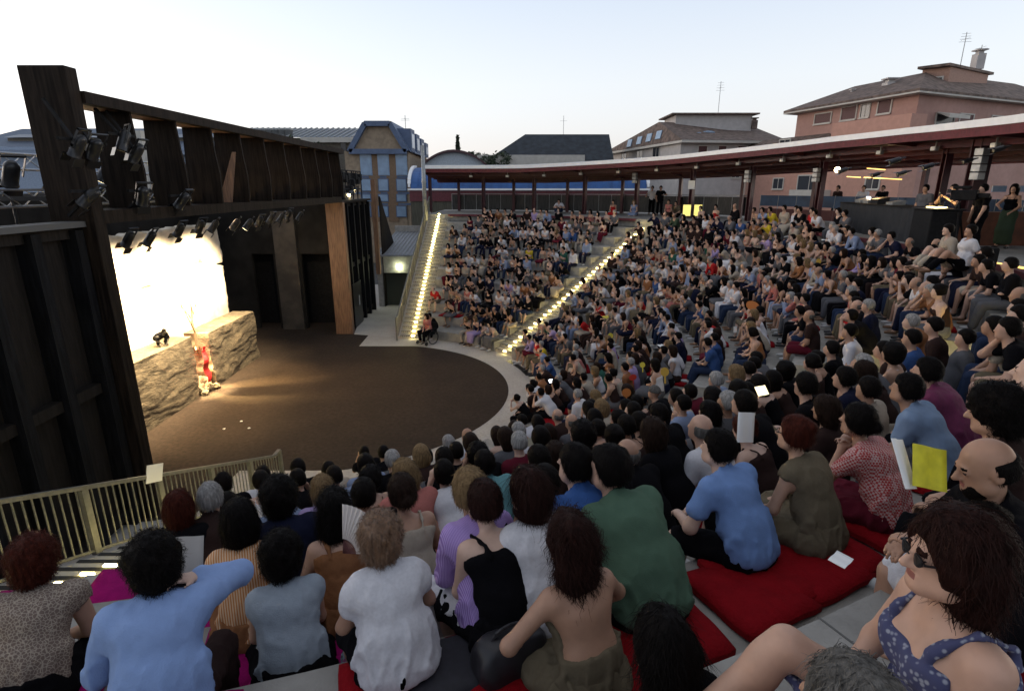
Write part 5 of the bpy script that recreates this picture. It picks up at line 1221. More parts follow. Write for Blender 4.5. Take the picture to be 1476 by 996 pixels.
# ================================================================ WHO SITS WHERE
# blocks of (offset u, offset v, scale) and entries: x y, top colour, top style, hair [, bottom style+colour]
BL = [
(620,290,9.057,"725 125 Kts,825 160 Dts,935 140 Ots,995 130 Cts,1085 125 Kls,535 235 Mtl,635 220 Gts,750 235 Kkl,830 245 Gkl,1020 240 Wts,1110 250 Dts,1215 255 Ktl,335 365 Dts,470 370 Gkl,635 380 Wts,715 370 Cts,835 375 Cky,930 375 Kks,1030 385 Dts,1135 380 Bls,1240 385 Wts,435 480 Wls,555 505 Kks,670 500 Kkl,780 505 Kls,890 510 Kks,970 510 Wtw,1100 530 Cks,258 605 Okl,365 630 Okl,460 650 Pkl,660 640 Wts,720 650 Cll,850 660 Dks,945 640 Wts,1065 665 Wkl,1130 660 Bls,1245 675 Cts,248 775 Wtl,365 780 Kkl,480 785 Cls,595 790 Kks,690 785 Wts,805 805 Kts,880 810 Kks,1005 790 Blw,1090 815 Kkl,1195 805 Kts"),
(620,380,8.3,"260 110 Kkl,340 110 Gts,495 105 Kkl,610 125 Kts,730 140 Nts,905 155 Kkl,990 170 Vts,1060 175 Wls,92 255 RtbsH,280 265 Ckl,378 265 Ckw,455 265 Pts,565 285 Wts,710 295 Ktl,840 285 Wts,935 295 Wtw,1065 340 Glw,1130 345 Kts,280 400 Kks,525 445 Kkl,640 460 Kts,765 465 Ckl,870 465 Klb,925 480 Klw,1000 535 Kkl,485 635 Kky,540 720 NkymV,715 725 WksjG,845 690 CksmG,45 580 KtsjK"),
(750,280,8.3,"90 215 Dts,172 195 Vtb,268 220 Cls,345 195 Bls,455 210 Kts,670 215 Kks,770 250 Kks,845 220 Pkl,960 225 Mkl,1045 240 Cks,1135 245 Gtw,145 320 Gts,245 315 Wls,345 300 Kls,430 345 Ckl,515 335 Mts,590 350 Wtw,705 345 Gtb,875 380 Cks,1010 375 Mkl,58 435 Wts,130 450 Wts,230 450 Wkl,295 430 Wts,400 470 Kkl,480 470 Pky,555 455 Bls,675 465 Ulb,755 490 Cll,845 475 Gtl,85 575 Yty,155 575 Kts,230 580 KtsjJ,325 590 Ckn,495 590 Ets,560 610 Wts,655 615 Wls,805 610 BlsjN,62 705 Cts,330 715 Kks,370 765 Kks,480 735 Wts,580 780 Kls,185 855 Gtw,275 885 Kks,345 870 Cts,410 905 Ots,500 925 WklmC"),
(720,380,8.3,"345 200 Ots,445 205 Wkl,525 215 Cln,375 390 Klb,1075 130 OknjJ,930 320 Bls,1040 350 Dks,750 460 Gtb,855 505 Kky,910 520 Kks,975 545 WtsjB,1085 590 Rtlr,1145 640 Mtn,560 640 CksjN,665 655 Ets,715 725 Vtb,780 750 Wtw,850 750 Dkw,905 840 Gts,340 805 GtssH,435 840 VlsrM,565 930 YtwsH,655 975 Btb,985 900 Dks"),
(860,290,8.3,"720 190 Nls,825 180 Gtb,965 190 Llb,1090 220 Ktl,1200 220 Dls,530 290 Dts,645 320 Ktw,790 345 Ktl,885 365 Ckl,990 360 Dkl,1165 350 Dts,1225 370 Dts,395 460 Dkn,500 475 Dts,570 480 Gkl,655 485 Ckl,785 520 Pks,920 520 Ety,965 505 Bls,1040 525 Rkl,1135 560 Okl,1235 575 Cks,1315 570 Ckl,210 600 Dls,320 610 Cks,395 610 BlsjB,470 630 Wts,545 640 Mkw,625 645 Blw,725 655 Rks,845 660 Wkw,970 715 Dks,1055 720 Okl,1165 740 Blb,60 725 Wtb,180 745 Kks,235 755 Bts,335 790 Ktl,430 800 KksjW,510 810 KksjJ,575 830 KksjB,640 830 Otb,760 840 Utw,825 880 Wlb"),
(860,380,8.3,"905 170 Pkl,970 200 Pks,1035 225 OklmP,1095 225 Ots,1140 265 Wtb,1220 320 GtsjJ,1310 360 WksjJ,60 190 Gks,135 185 Wts,360 255 Ckl,480 275 WkyjW,600 350 Rks,680 360 Clw,820 415 Blw,915 510 NtljN,40 375 Wls,135 380 Rts,185 400 Wts,265 460 Cty,345 500 Wts,460 560 Mkn,985 640 WlsjN,520 655 Dtl,610 700 Dtw,1090 730 Vks,1140 820 Ktb,1110 890 NtsjN"),
(740,470,8.3,"545 400 Uts,525 520 Dtw,565 620 Dkl,480 730 Dkn,875 200 Cks,885 270 Dtw,900 310 Pkw,925 370 Cks,1090 90 CklmW,1210 110 OksjN,1255 245 Cts,885 560 Cts,825 650 Dkl,715 710 Gtw,670 790 Wtw,345 830 Wts,250 900 Kks,970 840 Pty,1195 550 Etn,1110 680 Dks,1160 610 Cks,835 960 Dks,735 80 Dks,120 640 Dts"),
(860,470,8.3,"610 190 OksjW,705 220 DtnjH,700 300 Dks,620 420 Gts,690 400 Gks,600 500 Wks,640 650 Mts,345 610 Ots,820 545 Btw,1030 360 Gls,1100 280 Wty,1120 610 Kty,1050 720 Bls,440 810 Pks,560 900 Kks,640 830 Kts,760 930 Kts,960 900 Dtl,1240 870 Cks,215 950 Kth,300 760 Dtn,900 760 Cks"),
(1000,270,7.66,"120 180 KksmK,260 230 Rks,475 215 Klb,725 250 Cks,825 225 Bts,905 245 Yts,1060 140 Cts,1075 265 Wks,1210 160 Kts,1340 150 Rls,155 370 Wll,230 370 Kks,300 375 Nlb,570 385 Utb,730 425 Ots,855 410 Yts,960 460 Okl,1170 450 Cts,1275 480 Kks,1330 510 KkljJ,70 500 Dts,205 520 Eks,320 545 Kks,435 540 Mts,500 555 Wts,710 590 Cky,845 610 Vty,930 640 Ktl,1010 655 KksjB,1130 690 Gtw,75 690 Dks,145 690 Cks,200 700 Cks,270 705 Vls,385 735 Okl,470 745 WtsjK,545 780 CksmC,635 790 Wtw,740 820 KknjW,870 860 Nts,905 890 Nts,970 940 WtwjJ,1085 910 Kts,1110 810 Cty,165 900 Ckw,265 930 Clw"),
(1000,370,7.66,"385 220 Wtl,530 275 WtsjJ,625 330 DtljG,150 400 CksjW,205 500 Uts,315 540 Dkw,240 660 DtsjG,400 750 Wts,775 430 Rkl,880 540 Dks,960 600 Wky,930 690 WtnsC,1225 390 Okl,1310 320 Blw,1210 280 Dkl,1120 220 KkljB,440 880 Dtn"),
(1150,290,7.66,"265 130 Wts,480 130 Kls,580 160 Gts,390 390 Mkl,510 385 Wtw,605 400 Dts,690 420 Bls,850 420 Cks,940 470 Gtw,1120 490 NtsjN,1240 530 Mts,1350 590 WtsjJ,230 580 Cky,335 620 Cks,410 640 Btb,495 680 Oks,590 700 Okn,710 720 Nts,800 790 NtsjJ,900 870 PtwjH"),
(1150,380,7.66,"90 130 Dks,50 220 Dks,180 240 Bls,950 240 WtssR,1040 330 MkssT,1255 420 Wtb,1070 470 NtwjJ,1060 620 Otw,900 750 Uts,430 640 Wls,260 520 Kts,290 600 DtbsM,640 930 Dts"),
(1276,370,6.64,"470 60 CkssH,575 80 UtssH,1030 150 DtssC,1180 220 Kls,1020 300 Otb,1160 140 Kts,640 640 Cts,780 800 Gls,860 630 Dks,1270 560 Dts"),
(1000,470,7.66,"310 240 Uts,180 350 Gts,400 190 Uts,840 130 OksjJ,520 460 Pks,190 570 Kls,400 600 Dkl,600 620 Ktc,410 780 Dkl,90 800 Cts,240 870 Gtw,880 550 Dks,1075 500 Kks,1230 390 Kts,900 760 Kts"),
(0,0,1,"1168 565 Ntsl,1253 512 Wkc,1229 531 Gtw,1219 549 Dkn,1219 579 Cts,1114 604 Dku,1038 608 Wtb,1005 625 Ktb,961 643 Kts,933 617 Kks,668 628 Wtb,710 617 Ckn,724 622 Dkn,744 602 Wts,748 615 Ckl,763 617 Wtw,777 606 Dtb,812 600 Cty,801 609 Gtb,804 624 Cks,828 609 Dkl,775 628 Dkn,695 631 Pkn,699 642 Kts,723 642 Mtw,736 628 Gtn,713 666 Wps,767 653 Tts,826 628 Dks,841 591 Ckl,850 602 Vts,863 617 Wks,888 586 Cth,865 593 Dkl,907 597 Dtc,887 635 Gkn,524 650 Kts,489 666 Kts,552 652 Kts,549 663 Gtb,470 673 Wts,439 685 Wks,513 671 Cts,532 666 Bls,600 655 Kks,585 664 Bls,628 637 Wtw,647 648 Dty,623 652 Ktw,618 665 Kts,631 675 Pty,414 685 Kts,491 685 Bls,466 685 Kts,453 709 Bll,426 715 Nts,571 683 Glc,524 691 Dkc,497 701 Vty,662 659 Ktc,646 690 Kts,914 672 Wls,1175 600 Dtn,1075 580 Kts,1012 585 Dkl,985 610 Ktn,1262 470 Kts,1345 470 Dts,1320 430 Kts,1050 560 Kks,870 640 Dts,940 590 Dks,1465 440 Kts,1455 470 Kts"),
]
HAIRTXT = {'s': 'short dark hair', 'l': 'long dark hair', 'w': 'grey hair', 'b': 'bald head', 'n': 'brown shoulder-length hair', 'y': 'fair hair', 'c': 'curly dark hair', 'u': 'reddish bun', 'h': 'grey cap', 'a': 'auburn hair'}
TOPTXT = {'t': 't-shirt', 'l': 'long-sleeved shirt', 'k': 'strappy top', 'p': 'frilled blouse', 'v': 'vest', 'b': 'backless top'}
ORD = 'first second third fourth fifth sixth seventh eighth ninth tenth eleventh twelfth thirteenth fourteenth fifteenth sixteenth seventeenth eighteenth nineteenth twentieth'.split()
TENS = {20: 'twenty', 30: 'thirty', 40: 'forty', 50: 'fifty', 60: 'sixty', 70: 'seventy', 80: 'eighty'}
def ordw(n):
    if n <= 20: return ORD[n-1]
    t, o = n//10*10, n % 10
    return (TENS[t][:-1]+'ieth') if o == 0 else TENS[t]+'-'+ORD[o-1]
TGT = Vector((-8.5, 18.1, 0))
def proj(p):
    d = p.y*CT-(p.z-HCAM)*ST; up = p.y*ST+(p.z-HCAM)*CT
    return CXP+F*p.x/d, CYP-F*up/d, d
def yaw_to(p, tgt): return math.atan2(-(tgt.x-p.x), tgt.y-p.y)
SEATZ = 0.045
def place(u, v, fig, size, rows, dyaw=0.0, tgt=TGT, rows_far=False):
    """row, root position and yaw so that the head falls on pixel u, v"""
    best = None
    for k in rows:
        z0 = (zk(k) if rows_far else zkn(k))+SEATZ; Q = onz(u, v, z0+fig.headc[2]*size)
        if proj(Q)[2] < 1.5 or z0+fig.headc[2]*size > HCAM-.25 and v > 420: continue
        ph = yaw_to(Q, tgt)+dyaw; h = Vector((fig.headc[0]*size, fig.headc[1]*size, 0)); h.rotate(Matrix.Rotation(ph, 3, 'Z'))
        p = Vector((Q.x, Q.y, 0))-h; rel = p-Vector((CX0, CY0, 0)); r = rel.length; a = math.atan2(rel.y, rel.x)
        if k > NROW and a > R(-36): continue
        e = abs(r-(rk(k)+.33))
        if best is None or e < best[0]: best = (e, k, r, a, ph)
    return best
# table of seats for the wide view: pixel of a seated head for every row and angle
_T = []
for k in range(NROW+1):
    z = zk(k)+SEATZ+.76
    for a in np.arange(R(-35), R(85.5), .15/rk(k)/2):
        if a > endang(rk(k)+.33)-.02: continue
        p = polar(rk(k)+.26, a, z); uv = proj(p)
        if uv[2] > 1: _T.append((k, a, uv[0], uv[1], uv[2]))
_T = np.array(_T)
def place2(u, v, hz=.76):
    """nearest seat in the far and middle sectors"""
    dv = (hz-.76)*F/_T[:, 4]
    e = np.hypot((_T[:, 2]-u), (_T[:, 3]-dv-v))*_T[:, 4]/F; i = int(np.argmin(e)); return float(e[i]), int(_T[i, 0]), float(_T[i, 1])
random.seed(21)
people = []
for ou, ov, scl, s in BL:
    for ent in s.split(','):
        x, y, c = ent.split(); u, v = ou+float(x)/scl, ov+float(y)/scl
        if any(abs(u-q['u']) < 3.2 and abs(v-q['v']) < 3.2 for q in people): continue
        top, sty, hair = c[0], c[1], c[2]
        fem = (sty in 'kp' or hair in 'lnu')
        bot = c[3] if len(c) > 3 and c[3] in 'jsrm' else (random.choice('rrjsm') if fem else random.choice('jjjjs'))
        bc = c[4] if len(c) > 4 else (random.choice('KKNDGHMC') if fem else random.choice('KKJJNGHH'))
        pose = random.choices(range(8), [5, 4, 2.2, 2.2, .5, 2, 1.6, .5])[0]
        fig = pose_fig(pose, fem); size = random.uniform(.97, 1.05) if not fem else random.uniform(.94, 1.02)
        b = place(u, v, fig, size, range(0, NNEAR+1), random.uniform(-.12, .12))
        if b is None or not (b[3] < R(-36) and b[0] < .42):
            e, k, a = place2(u, v, fig.headc[2]*size); r = rk(k)+.30; pp = polar(r, a); ph = yaw_to(pp, TGT)+random.uniform(-.14, .14)
        else:
            want = float(np.interp(v, [560, 600, 640, 670, 700, 730], [7.6, 7.0, 6.2, 5.6, 5.2, 4.6])) if u < 900 else float(np.interp(v, [430, 480, 540, 580, 620, 650], [6.0, 5.6, 5.0, 4.6, 4.4, 4.0]))
            if u < 600: want = float(np.interp(v, [640, 670, 700, 720], [9.0, 8.0, 5.8, 4.8]))
            cc = []
            for kk in range(0, NNEAR):
                c = place(u, v, fig, size, [kk], (b[4]-b[4])*0)
                if c is None or c[3] > R(-36): continue
                dp = proj(polar(c[2], c[3], zkn(kk)+.8))[2]; cc.append(((c[0]/.35)**2+((dp-want)/(.35*want))**2, c))
            if cc: b = min(cc, key=lambda c: c[0])[1]
            e, k, r, a, ph = b
        people.append(dict(u=u, v=v, top=top, sty=sty, hair=hair, bot=bot, bc=bc, fem=fem, pose=pose, size=size, k=k, r=min(max(r, rk(k)+.20), rk(k)+.52), a=a, ph=ph, e=e))
# ---- the people nearest the camera, each with a pose of its own
def H(u, v, top, sty, hair, bot, bc, row, label, **kw):
    d = dict(u=u, v=v, top=top, sty=sty, hair=hair, bot=bot, bc=bc, row=row, label=label); d.update(kw); return d
B0 = dict(lean=.40, bend=.35, head=(0, -.05, 0), hands=((-.03, .40, .10), (.03, .42, .09)), feet=((-.15, .44), (.15, .48)))
B1 = dict(lean=.28, bend=.30, head=(0, 0, 0), hands=((-.13, .38, .15), (.13, .38, .14)), feet=((-.14, .46), (.14, .45)))
HERO = [
 H(48, 805, 'C', 'v', 'rc', 'j', 'K', None, 'person with curly red hair in a beige crocheted top at the lower left corner', P=dict(B0, head=(.15, 0, .1)), dw=2.5),
 H(222, 808, 'B', 'l', 'dc', 'j', 'D', None, 'person in light blue shirt with dark curly hair holding up one bent arm', topc='bluegrey2', P=dict(B0, hands=((-.10, .40, .14), (.15, .34, .54)), elbow=((-.7, -.3, -.8), (1, -.2, -.9)), head=(.1, .1, -.1)), fat=1.02, size=.94, dw=2.35),
 H(405, 798, 'S', 'v', 'dc', 'r', 'K', None, 'person in pale grey sleeveless top with dark bobbed hair by the magenta cushions', P=dict(B0, head=(-.1, .1, 0)), fem=1, fat=1.08, dw=2.7),
 H(548, 772, 'W', 'p', 'ac', 'r', 'K', None, 'person in white notched blouse and black skirt with frizzy fair brown hair', P=dict(B1, head=(-.2, 0, 0)), fem=1, fat=1.0, size=.88, hairc='y2', dw=2.35),
 H(482, 733, 'O', 'k', 'da', 'm', 'O', None, 'person with heavy long black hair holding an open paper fan', P=dict(B1, hands=((-.12, .36, .14), (.24, .28, .42)), elbow=((-.7, -.3, -.8), (.6, -.2, -1))), fem=1, hand=1, dw=2.9),
 H(404, 703, 'N', 't', 'dc', 'j', 'K', None, 'person in dark navy t-shirt between the striped blouse and the fan', P=B0, fat=1.1, dw=3.5),
 H(345, 748, 'O', 'v', 'dn', 'm', 'O', None, 'person in orange striped sleeveless dress with straight black hair', P=B1, fem=1, stripes=1, dw=3.1),
 H(303, 716, 'D', 'l', 'ws', 'j', 'K', None, 'person in dark jacket with short silver hair near the railing', P=B0, dw=3.9),
 H(258, 730, 'K', 't', 'rn', 'j', 'K', None, 'person in black top with red hair sitting closest to the near railing', P=B1, fem=1, dw=3.7),
 H(697, 722, 'K', 'k', 'as', 'r', 'K', None, 'person in black strappy dress with bare shoulders and short brown hair', P=B0, fem=1, fat=1.05, dw=2.9),
 H(760, 706, 'W', 'p', 'al', 'j', 'B', None, 'person in white blouse with long straight brown hair beside the blue polo shirt', P=dict(B1, head=(.35, 0, 0)), fem=1, dw=3.0),
 H(820, 778, 'H', 'b', 'aa', 'r', 'H', None, 'person with bare back, wavy auburn hair and olive skirt, arm bent out', P=dict(B0, lean=.2, bend=.3, hands=((-.22, .30, .20), (.20, .34, .16)), elbow=((-.9, -.2, -.3), (1, -.1, -.1)), head=(.15, .05, .05)), fem=1, hand=1, dw=2.3),
 H(878, 674, 'E', 't', 'ds', 'j', 'K', None, 'large person in green t-shirt with short black hair leaning forward', P=dict(B0, lean=.45, head=(.35, 0, 0)), fat=1.22, size=1.08, topc='green2', dw=2.35),
 H(1034, 645, 'B', 't', 'ds', 's', 'K', None, 'person in light blue short-sleeved shirt and dark shorts on red cushion', P=dict(B0, lean=.38, head=(.25, 0, 0), hands=((-.14, .46, .16), (.06, .46, .14))), fat=1.02, topc='blue2', size=.96, dw=2.7),
 H(1145, 625, 'H', 'v', 'ru', 'm', 'H', None, 'person in sheer taupe sleeveless dress with red bun, glasses and earring', P=dict(B1, head=(.15, 0, 0)), fem=1, fat=1.12, glasses=1, dw=3.1, row2=10),
 H(1236, 606, 'R', 't', 'dg', 'r', 'M', None, 'person in red and white checked shirt resting the chin on folded hands', P=dict(B1, lean=.3, bend=.4, hands=((-.03, .36, .47), (.04, .36, .46)), elbow=((-.6, .2, -1), (.6, .2, -1))), fem=1, check=1, hand=1, dw=3.2),
 H(1306, 560, 'B', 't', 'ds', 'j', 'G', None, 'young person in pale blue-grey t-shirt with cropped dark hair, in profile', P=dict(B0), topc='bluegrey', fat=1.05, dw=3.7),
 H(1335, 535, 'M', 't', 'ds', 'j', 'K', None, 'person in plum t-shirt with thinning dark hair behind the pale blue-grey t-shirt', P=dict(B0), fat=1.1, topc='plum', dw=4.4),
 H(1428, 524, 'U', 't', 'db', 'j', 'K', None, 'bald person with a full dark beard and blue top at the right edge', P=dict(B1), beard=1, dw=3.9),
 H(1432, 592, 'D', 't', 'dc', 'j', 'K', None, 'person with a large mop of dark curly hair at the right edge', P=dict(B1, head=(.2, .25, 0)), dw=2.9),
 H(1418, 650, 'K', 't', 'db', 's', 'W', None, 'bearded person with receding hair reading a yellow and white leaflet', P=dict(B1, hands=((-.12, .44, .34), (.12, .42, .26)), elbow=((-.9, -.2, -.8), (.9, -.2, -.8)), head=(.1, .35, 0)), beard=1, hand=1, yawdir=(-1, .35), dw=2.3),
 H(1372, 800, 'V', 'k', 'an', 'r', 'V', None, 'person in floral dress and dark sunglasses with bare legs at lower right', P=dict(lean=-.05, bend=.25, head=(-.05, .05, 0), hands=((-.10, .25, .14), (.14, .22, .14)), feet=((-.12, .58), (.14, .64)), foot_z=-.10, knees=((-.1, .5, 1), (.1, .5, 1))), fem=1, floral=1, sunglasses=1, hand=1, yawdir=(-1, .12), d=1.42),
 H(950, 945, 'K', 'l', 'dl', 'j', 'K', None, 'person with long black hair and a white wristwatch at the bottom edge', P=dict(B1, hands=((-.20, .18, .52), (.1, .3, .2)), elbow=((-1, 0, -.6), (1, 0, -1))), fem=1, hand=1, d=1.95),
 H(1225, 1036, 'G', 't', 'gn', 'j', 'K', None, 'crown of a grey-blond head cut off by the bottom edge', P=B1, fem=1, d=1.22),
 H(1408, 768, 'K', 't', 'ds', 's', 'N', None, 'person in black with wristwatch resting a hand on dark shorts behind the sunglasses', P=dict(B1, hands=((-.13, .50, .20), (.13, .38, .14))), yawdir=(-1, .2), hand=1, d=2.2),
 H(815, 657, 'U', 't', 'ds', 'j', 'K', None, 'person in blue polo shirt with dark hair left of the green t-shirt', P=dict(B0, head=(.3, 0, 0)), fat=1.08, topc='polo', dw=3.3),
 H(667, 690, 'V', 'l', 'yg', 'j', 'W', None, 'person in lavender striped shirt with fair hair pinned in a knot', P=B0, fem=1, topc='lav', dw=3.1),
 H(579, 708, 'C', 'k', 'ng', 'r', 'K', None, 'person in cream strappy top with brown hair in a low knot', P=B1, fem=1, dw=3.4),
]
FX = {'S': mat('fabric_pale_grey', (.27, .31, .36), .9, spec=.1, n=.04, scale=30, bump=.3, bscale=150), 'green2': mat('fabric_sage_green', (.072, .125, .085), .9, spec=.1, n=.04, scale=20, bump=.25, bscale=150),
      'blue2': mat('fabric_chambray', (.16, .26, .50), .9, spec=.1, n=.05, scale=14, bump=.25, bscale=150), 'bluegrey': mat('fabric_blue_grey', (.18, .25, .37), .9, spec=.1, n=.04, scale=20, bump=.25, bscale=150),
      'bluegrey2': mat('fabric_pale_blue', (.23, .33, .57), .9, n=.03, scale=20, bump=.25, bscale=150, spec=.2), 'plum': mat('fabric_plum', (.13, .015, .06), .85, n=.1, scale=20, bump=.25, bscale=150), 'polo': mat('fabric_polo_blue', (.04, .10, .29), .9, spec=.1, n=.05, scale=20, bump=.3, bscale=150), 'lav': None}
FM['S'] = FX['S']
def pattern(name, c1, c2, kind, scale):
    m = bpy.data.materials.new(name); m.use_nodes = True; t = m.node_tree; b = t.nodes['Principled BSDF']; L = t.links; b.inputs['Roughness'].default_value = .85
    tc = t.nodes.new('ShaderNodeTexCoord'); rp = t.nodes.new('ShaderNodeValToRGB')
    if kind == 'stripe':
        n = t.nodes.new('ShaderNodeTexWave'); n.bands_direction = 'X'; n.inputs['Scale'].default_value = scale; n.inputs['Distortion'].default_value = .6; L.new(n.outputs['Fac'], rp.inputs['Fac'])
    elif kind == 'check':
        n = t.nodes.new('ShaderNodeTexChecker'); n.inputs['Scale'].default_value = scale; L.new(n.outputs['Fac'], rp.inputs['Fac'])
    elif kind == 'floral':
        n = t.nodes.new('ShaderNodeTexVoronoi'); n.inputs['Scale'].default_value = scale; L.new(n.outputs['Distance'], rp.inputs['Fac'])
    elif kind == 'net':
        n = t.nodes.new('ShaderNodeTexVoronoi'); n.feature = 'DISTANCE_TO_EDGE'; n.inputs['Scale'].default_value = scale; L.new(n.outputs['Distance'], rp.inputs['Fac'])
    L.new(tc.outputs['Object'], n.inputs['Vector'])
    e = rp.color_ramp.elements; e[0].color = (*c1, 1); e[1].color = (*c2, 1)
    e[0].position, e[1].position = {'stripe': (.45, .55), 'check': (.4, .6), 'floral': (.22, .42), 'net': (.06, .10)}[kind]
    L.new(rp.outputs['Color'], b.inputs['Base Color'])
    bp = t.nodes.new('ShaderNodeBump'); bp.inputs['Strength'].default_value = .5 if kind == 'net' else .15; bp.inputs['Distance'].default_value = .004; L.new(rp.outputs['Color'], bp.inputs['Height']); L.new(bp.outputs['Normal'], b.inputs['Normal'])
    return m
FX['lav'] = pattern('fabric_lavender_stripe', (.42, .30, .60), (.26, .15, .42), 'stripe', 45)
M_STRIPE = pattern('fabric_orange_stripe', (.45, .17, .04), (.60, .42, .28), 'stripe', 22)
M_CHECK = pattern('fabric_red_check', (.36, .03, .03), (.50, .34, .32), 'check', 70)
M_FLORAL = pattern('fabric_floral', (.26, .28, .34), (.045, .05, .12), 'floral', 55)
M_CROCHET = pattern('fabric_crochet', (.34, .28, .22), (.15, .105, .085), 'net', 60)
HCOL = {'r': 'r', 'd': 'd', 'a': 'a', 'w': 'w', 'y': 'y', 'n': 'n'}
MC = {}
def strands(V, Q, hb, length, n, seed, curl=0.0, w=.0016, spread=.008):
    """thin ribbons lying over a hair surface so that its outline breaks into locks"""
    r_ = np.random.default_rng(seed); V = np.asarray(V); Q = np.asarray(Q)
    cq = V[Q].mean(1); ok = np.nonzero((cq[:, 1] < .03) | (cq[:, 2] > .085))[0]; Qs = Q[ok]
    P = V[Qs[r_.integers(len(Qs), size=n)]]; N = np.cross(P[:, 2]-P[:, 0], P[:, 3]-P[:, 1]); N /= np.linalg.norm(N, axis=1)[:, None]+1e-9
    # outward check
    wgt = r_.dirichlet((1, 1, 1, 1), n); p = (P*wgt[:, :, None]).sum(1); c = np.array([0, -.02, -.0]); s = np.sign(((p-c)*N).sum(1)); N *= s[:, None]
    S = 5; cur = p+N*.002; d = np.array([0, -.15, -1.0])[None]+r_.normal(0, .35, (n, 3)); out = []; L = length*r_.uniform(.4, 1.1, n)/S
    side = np.cross(N, [0, 0, 1.0])+r_.normal(0, .2, (n, 3)); side /= np.linalg.norm(side, axis=1)[:, None]+1e-9; ph = r_.uniform(0, 6.28, n)
    for i in range(S+1):
        ww = w*(1-i/S*.8); out += [cur-side*ww, cur+side*ww]
        t = d-(d*N).sum(1)[:, None]*N*max(0, 1-i*.15); t /= np.linalg.norm(t, axis=1)[:, None]+1e-9
        if curl: t = t+curl*(side*np.cos(ph+i*1.6)[:, None]+N*np.sin(ph+i*1.6)[:, None]); t /= np.linalg.norm(t, axis=1)[:, None]
        cur = cur+t*L[:, None]+N*r_.uniform(0, spread/S, n)[:, None]
    A = np.stack(out, 1).reshape(-1, 3); k = 2*(S+1); b = np.arange(n)*k; q = []
    for i in range(S): q.append(np.stack([b+2*i, b+2*i+1, b+2*i+3, b+2*i+2], 1))
    return A, np.concatenate(q)
def hstyle_params(st):
    return {'c': (.085, 2600, 1.1), 'a': (.16, 3400, .7), 'l': (.16, 2600, .15), 'n': (.10, 2400, .2), 's': (.028, 2200, .2), 'u': (.05, 1500, .5), 'g': (.05, 1500, .4), 'b': (.02, 700, .1)}.get(st, (.03, 800, .2))
def build_person(fig, p, ph, size, top, sty, hair, hairm, bot, bc, skin, shoe, h, fine, label, group, seed, topm=None, beard=False, botm=None):
    t = thing('person', label, 'person', p, ph, group); t.scale = (size,)*3
    fold = .0085 if fine else .005
    def add(name, VQ, m, sub=None):
        o = bpy.data.objects.new(name, npmesh(name, VQ[0], VQ[1], [m])); COL.objects.link(o); o.parent = t; return o
    b = add('body', sdf_piece(fig, 'body', '', h, fine, 0), skin)
    if fine:   # lips, eyes
        me = b.data; n = len(me.polygons); c = np.empty(n*3); me.polygons.foreach_get('center', c); c = (c.reshape(-1, 3)-fig.headc)@fig.MH
        lips = (np.abs(c[:, 0]) < .017) & (np.abs(c[:, 2]+.062) < .0085) & (c[:, 1] > .084); eye = (np.abs(np.abs(c[:, 0])-.031) < .011) & (np.abs(c[:, 2]) < .0065) & (c[:, 1] > .082)
        brow = (np.abs(np.abs(c[:, 0])-.033) < .018) & (np.abs(c[:, 2]-.021) < .0055) & (c[:, 1] > .08)
        me.materials.append(mat('lips', (.24, .085, .07), .5)); me.materials.append(mat('eye', (.04, .03, .03), .2)); me.materials.append(hairm)
        me.polygons.foreach_set('material_index', np.where(eye, 2, np.where(lips, 1, np.where(brow, 3, 0))).astype(np.int32))
    add('top' if sty in 'tlpvkb' else 'top', sdf_piece(fig, 'top', sty, h, fine, fold), topm or FM[top])
    add({'j': 'trousers', 's': 'shorts', 'r': 'skirt', 'm': 'long_skirt'}[bot], sdf_piece(fig, 'bottom', bot, h, fine, fold), botm or FM[bc])
    add('shoes', sdf_piece(fig, 'shoes', '', h*1.2, fine, 0), shoe)
    def headpiece(name, V, Q, m):
        V = np.asarray(V)@fig.MH.T+fig.headc; return add(name, (V, Q), m)
    V, Q = hair_mesh(hair, min(h, .009) if fine else h)
    if fine or h < .013:
        L, n, cu = hstyle_params(hair); n = int(n*.75) if fine else n//4
        A, q2 = strands(V, Q, None, L, n, seed, cu, .0016 if fine else .003); Vn = np.concatenate([V, A]); Qn = np.concatenate([Q, q2+len(V)])
        headpiece('hair', Vn, Qn, hairm)
    else: headpiece('hair', V, Q, hairm)
    if beard:
        V, Q = hair_mesh('e', min(h, .009)); headpiece('beard', V, Q, hairm)
    return t
hero_roots = []
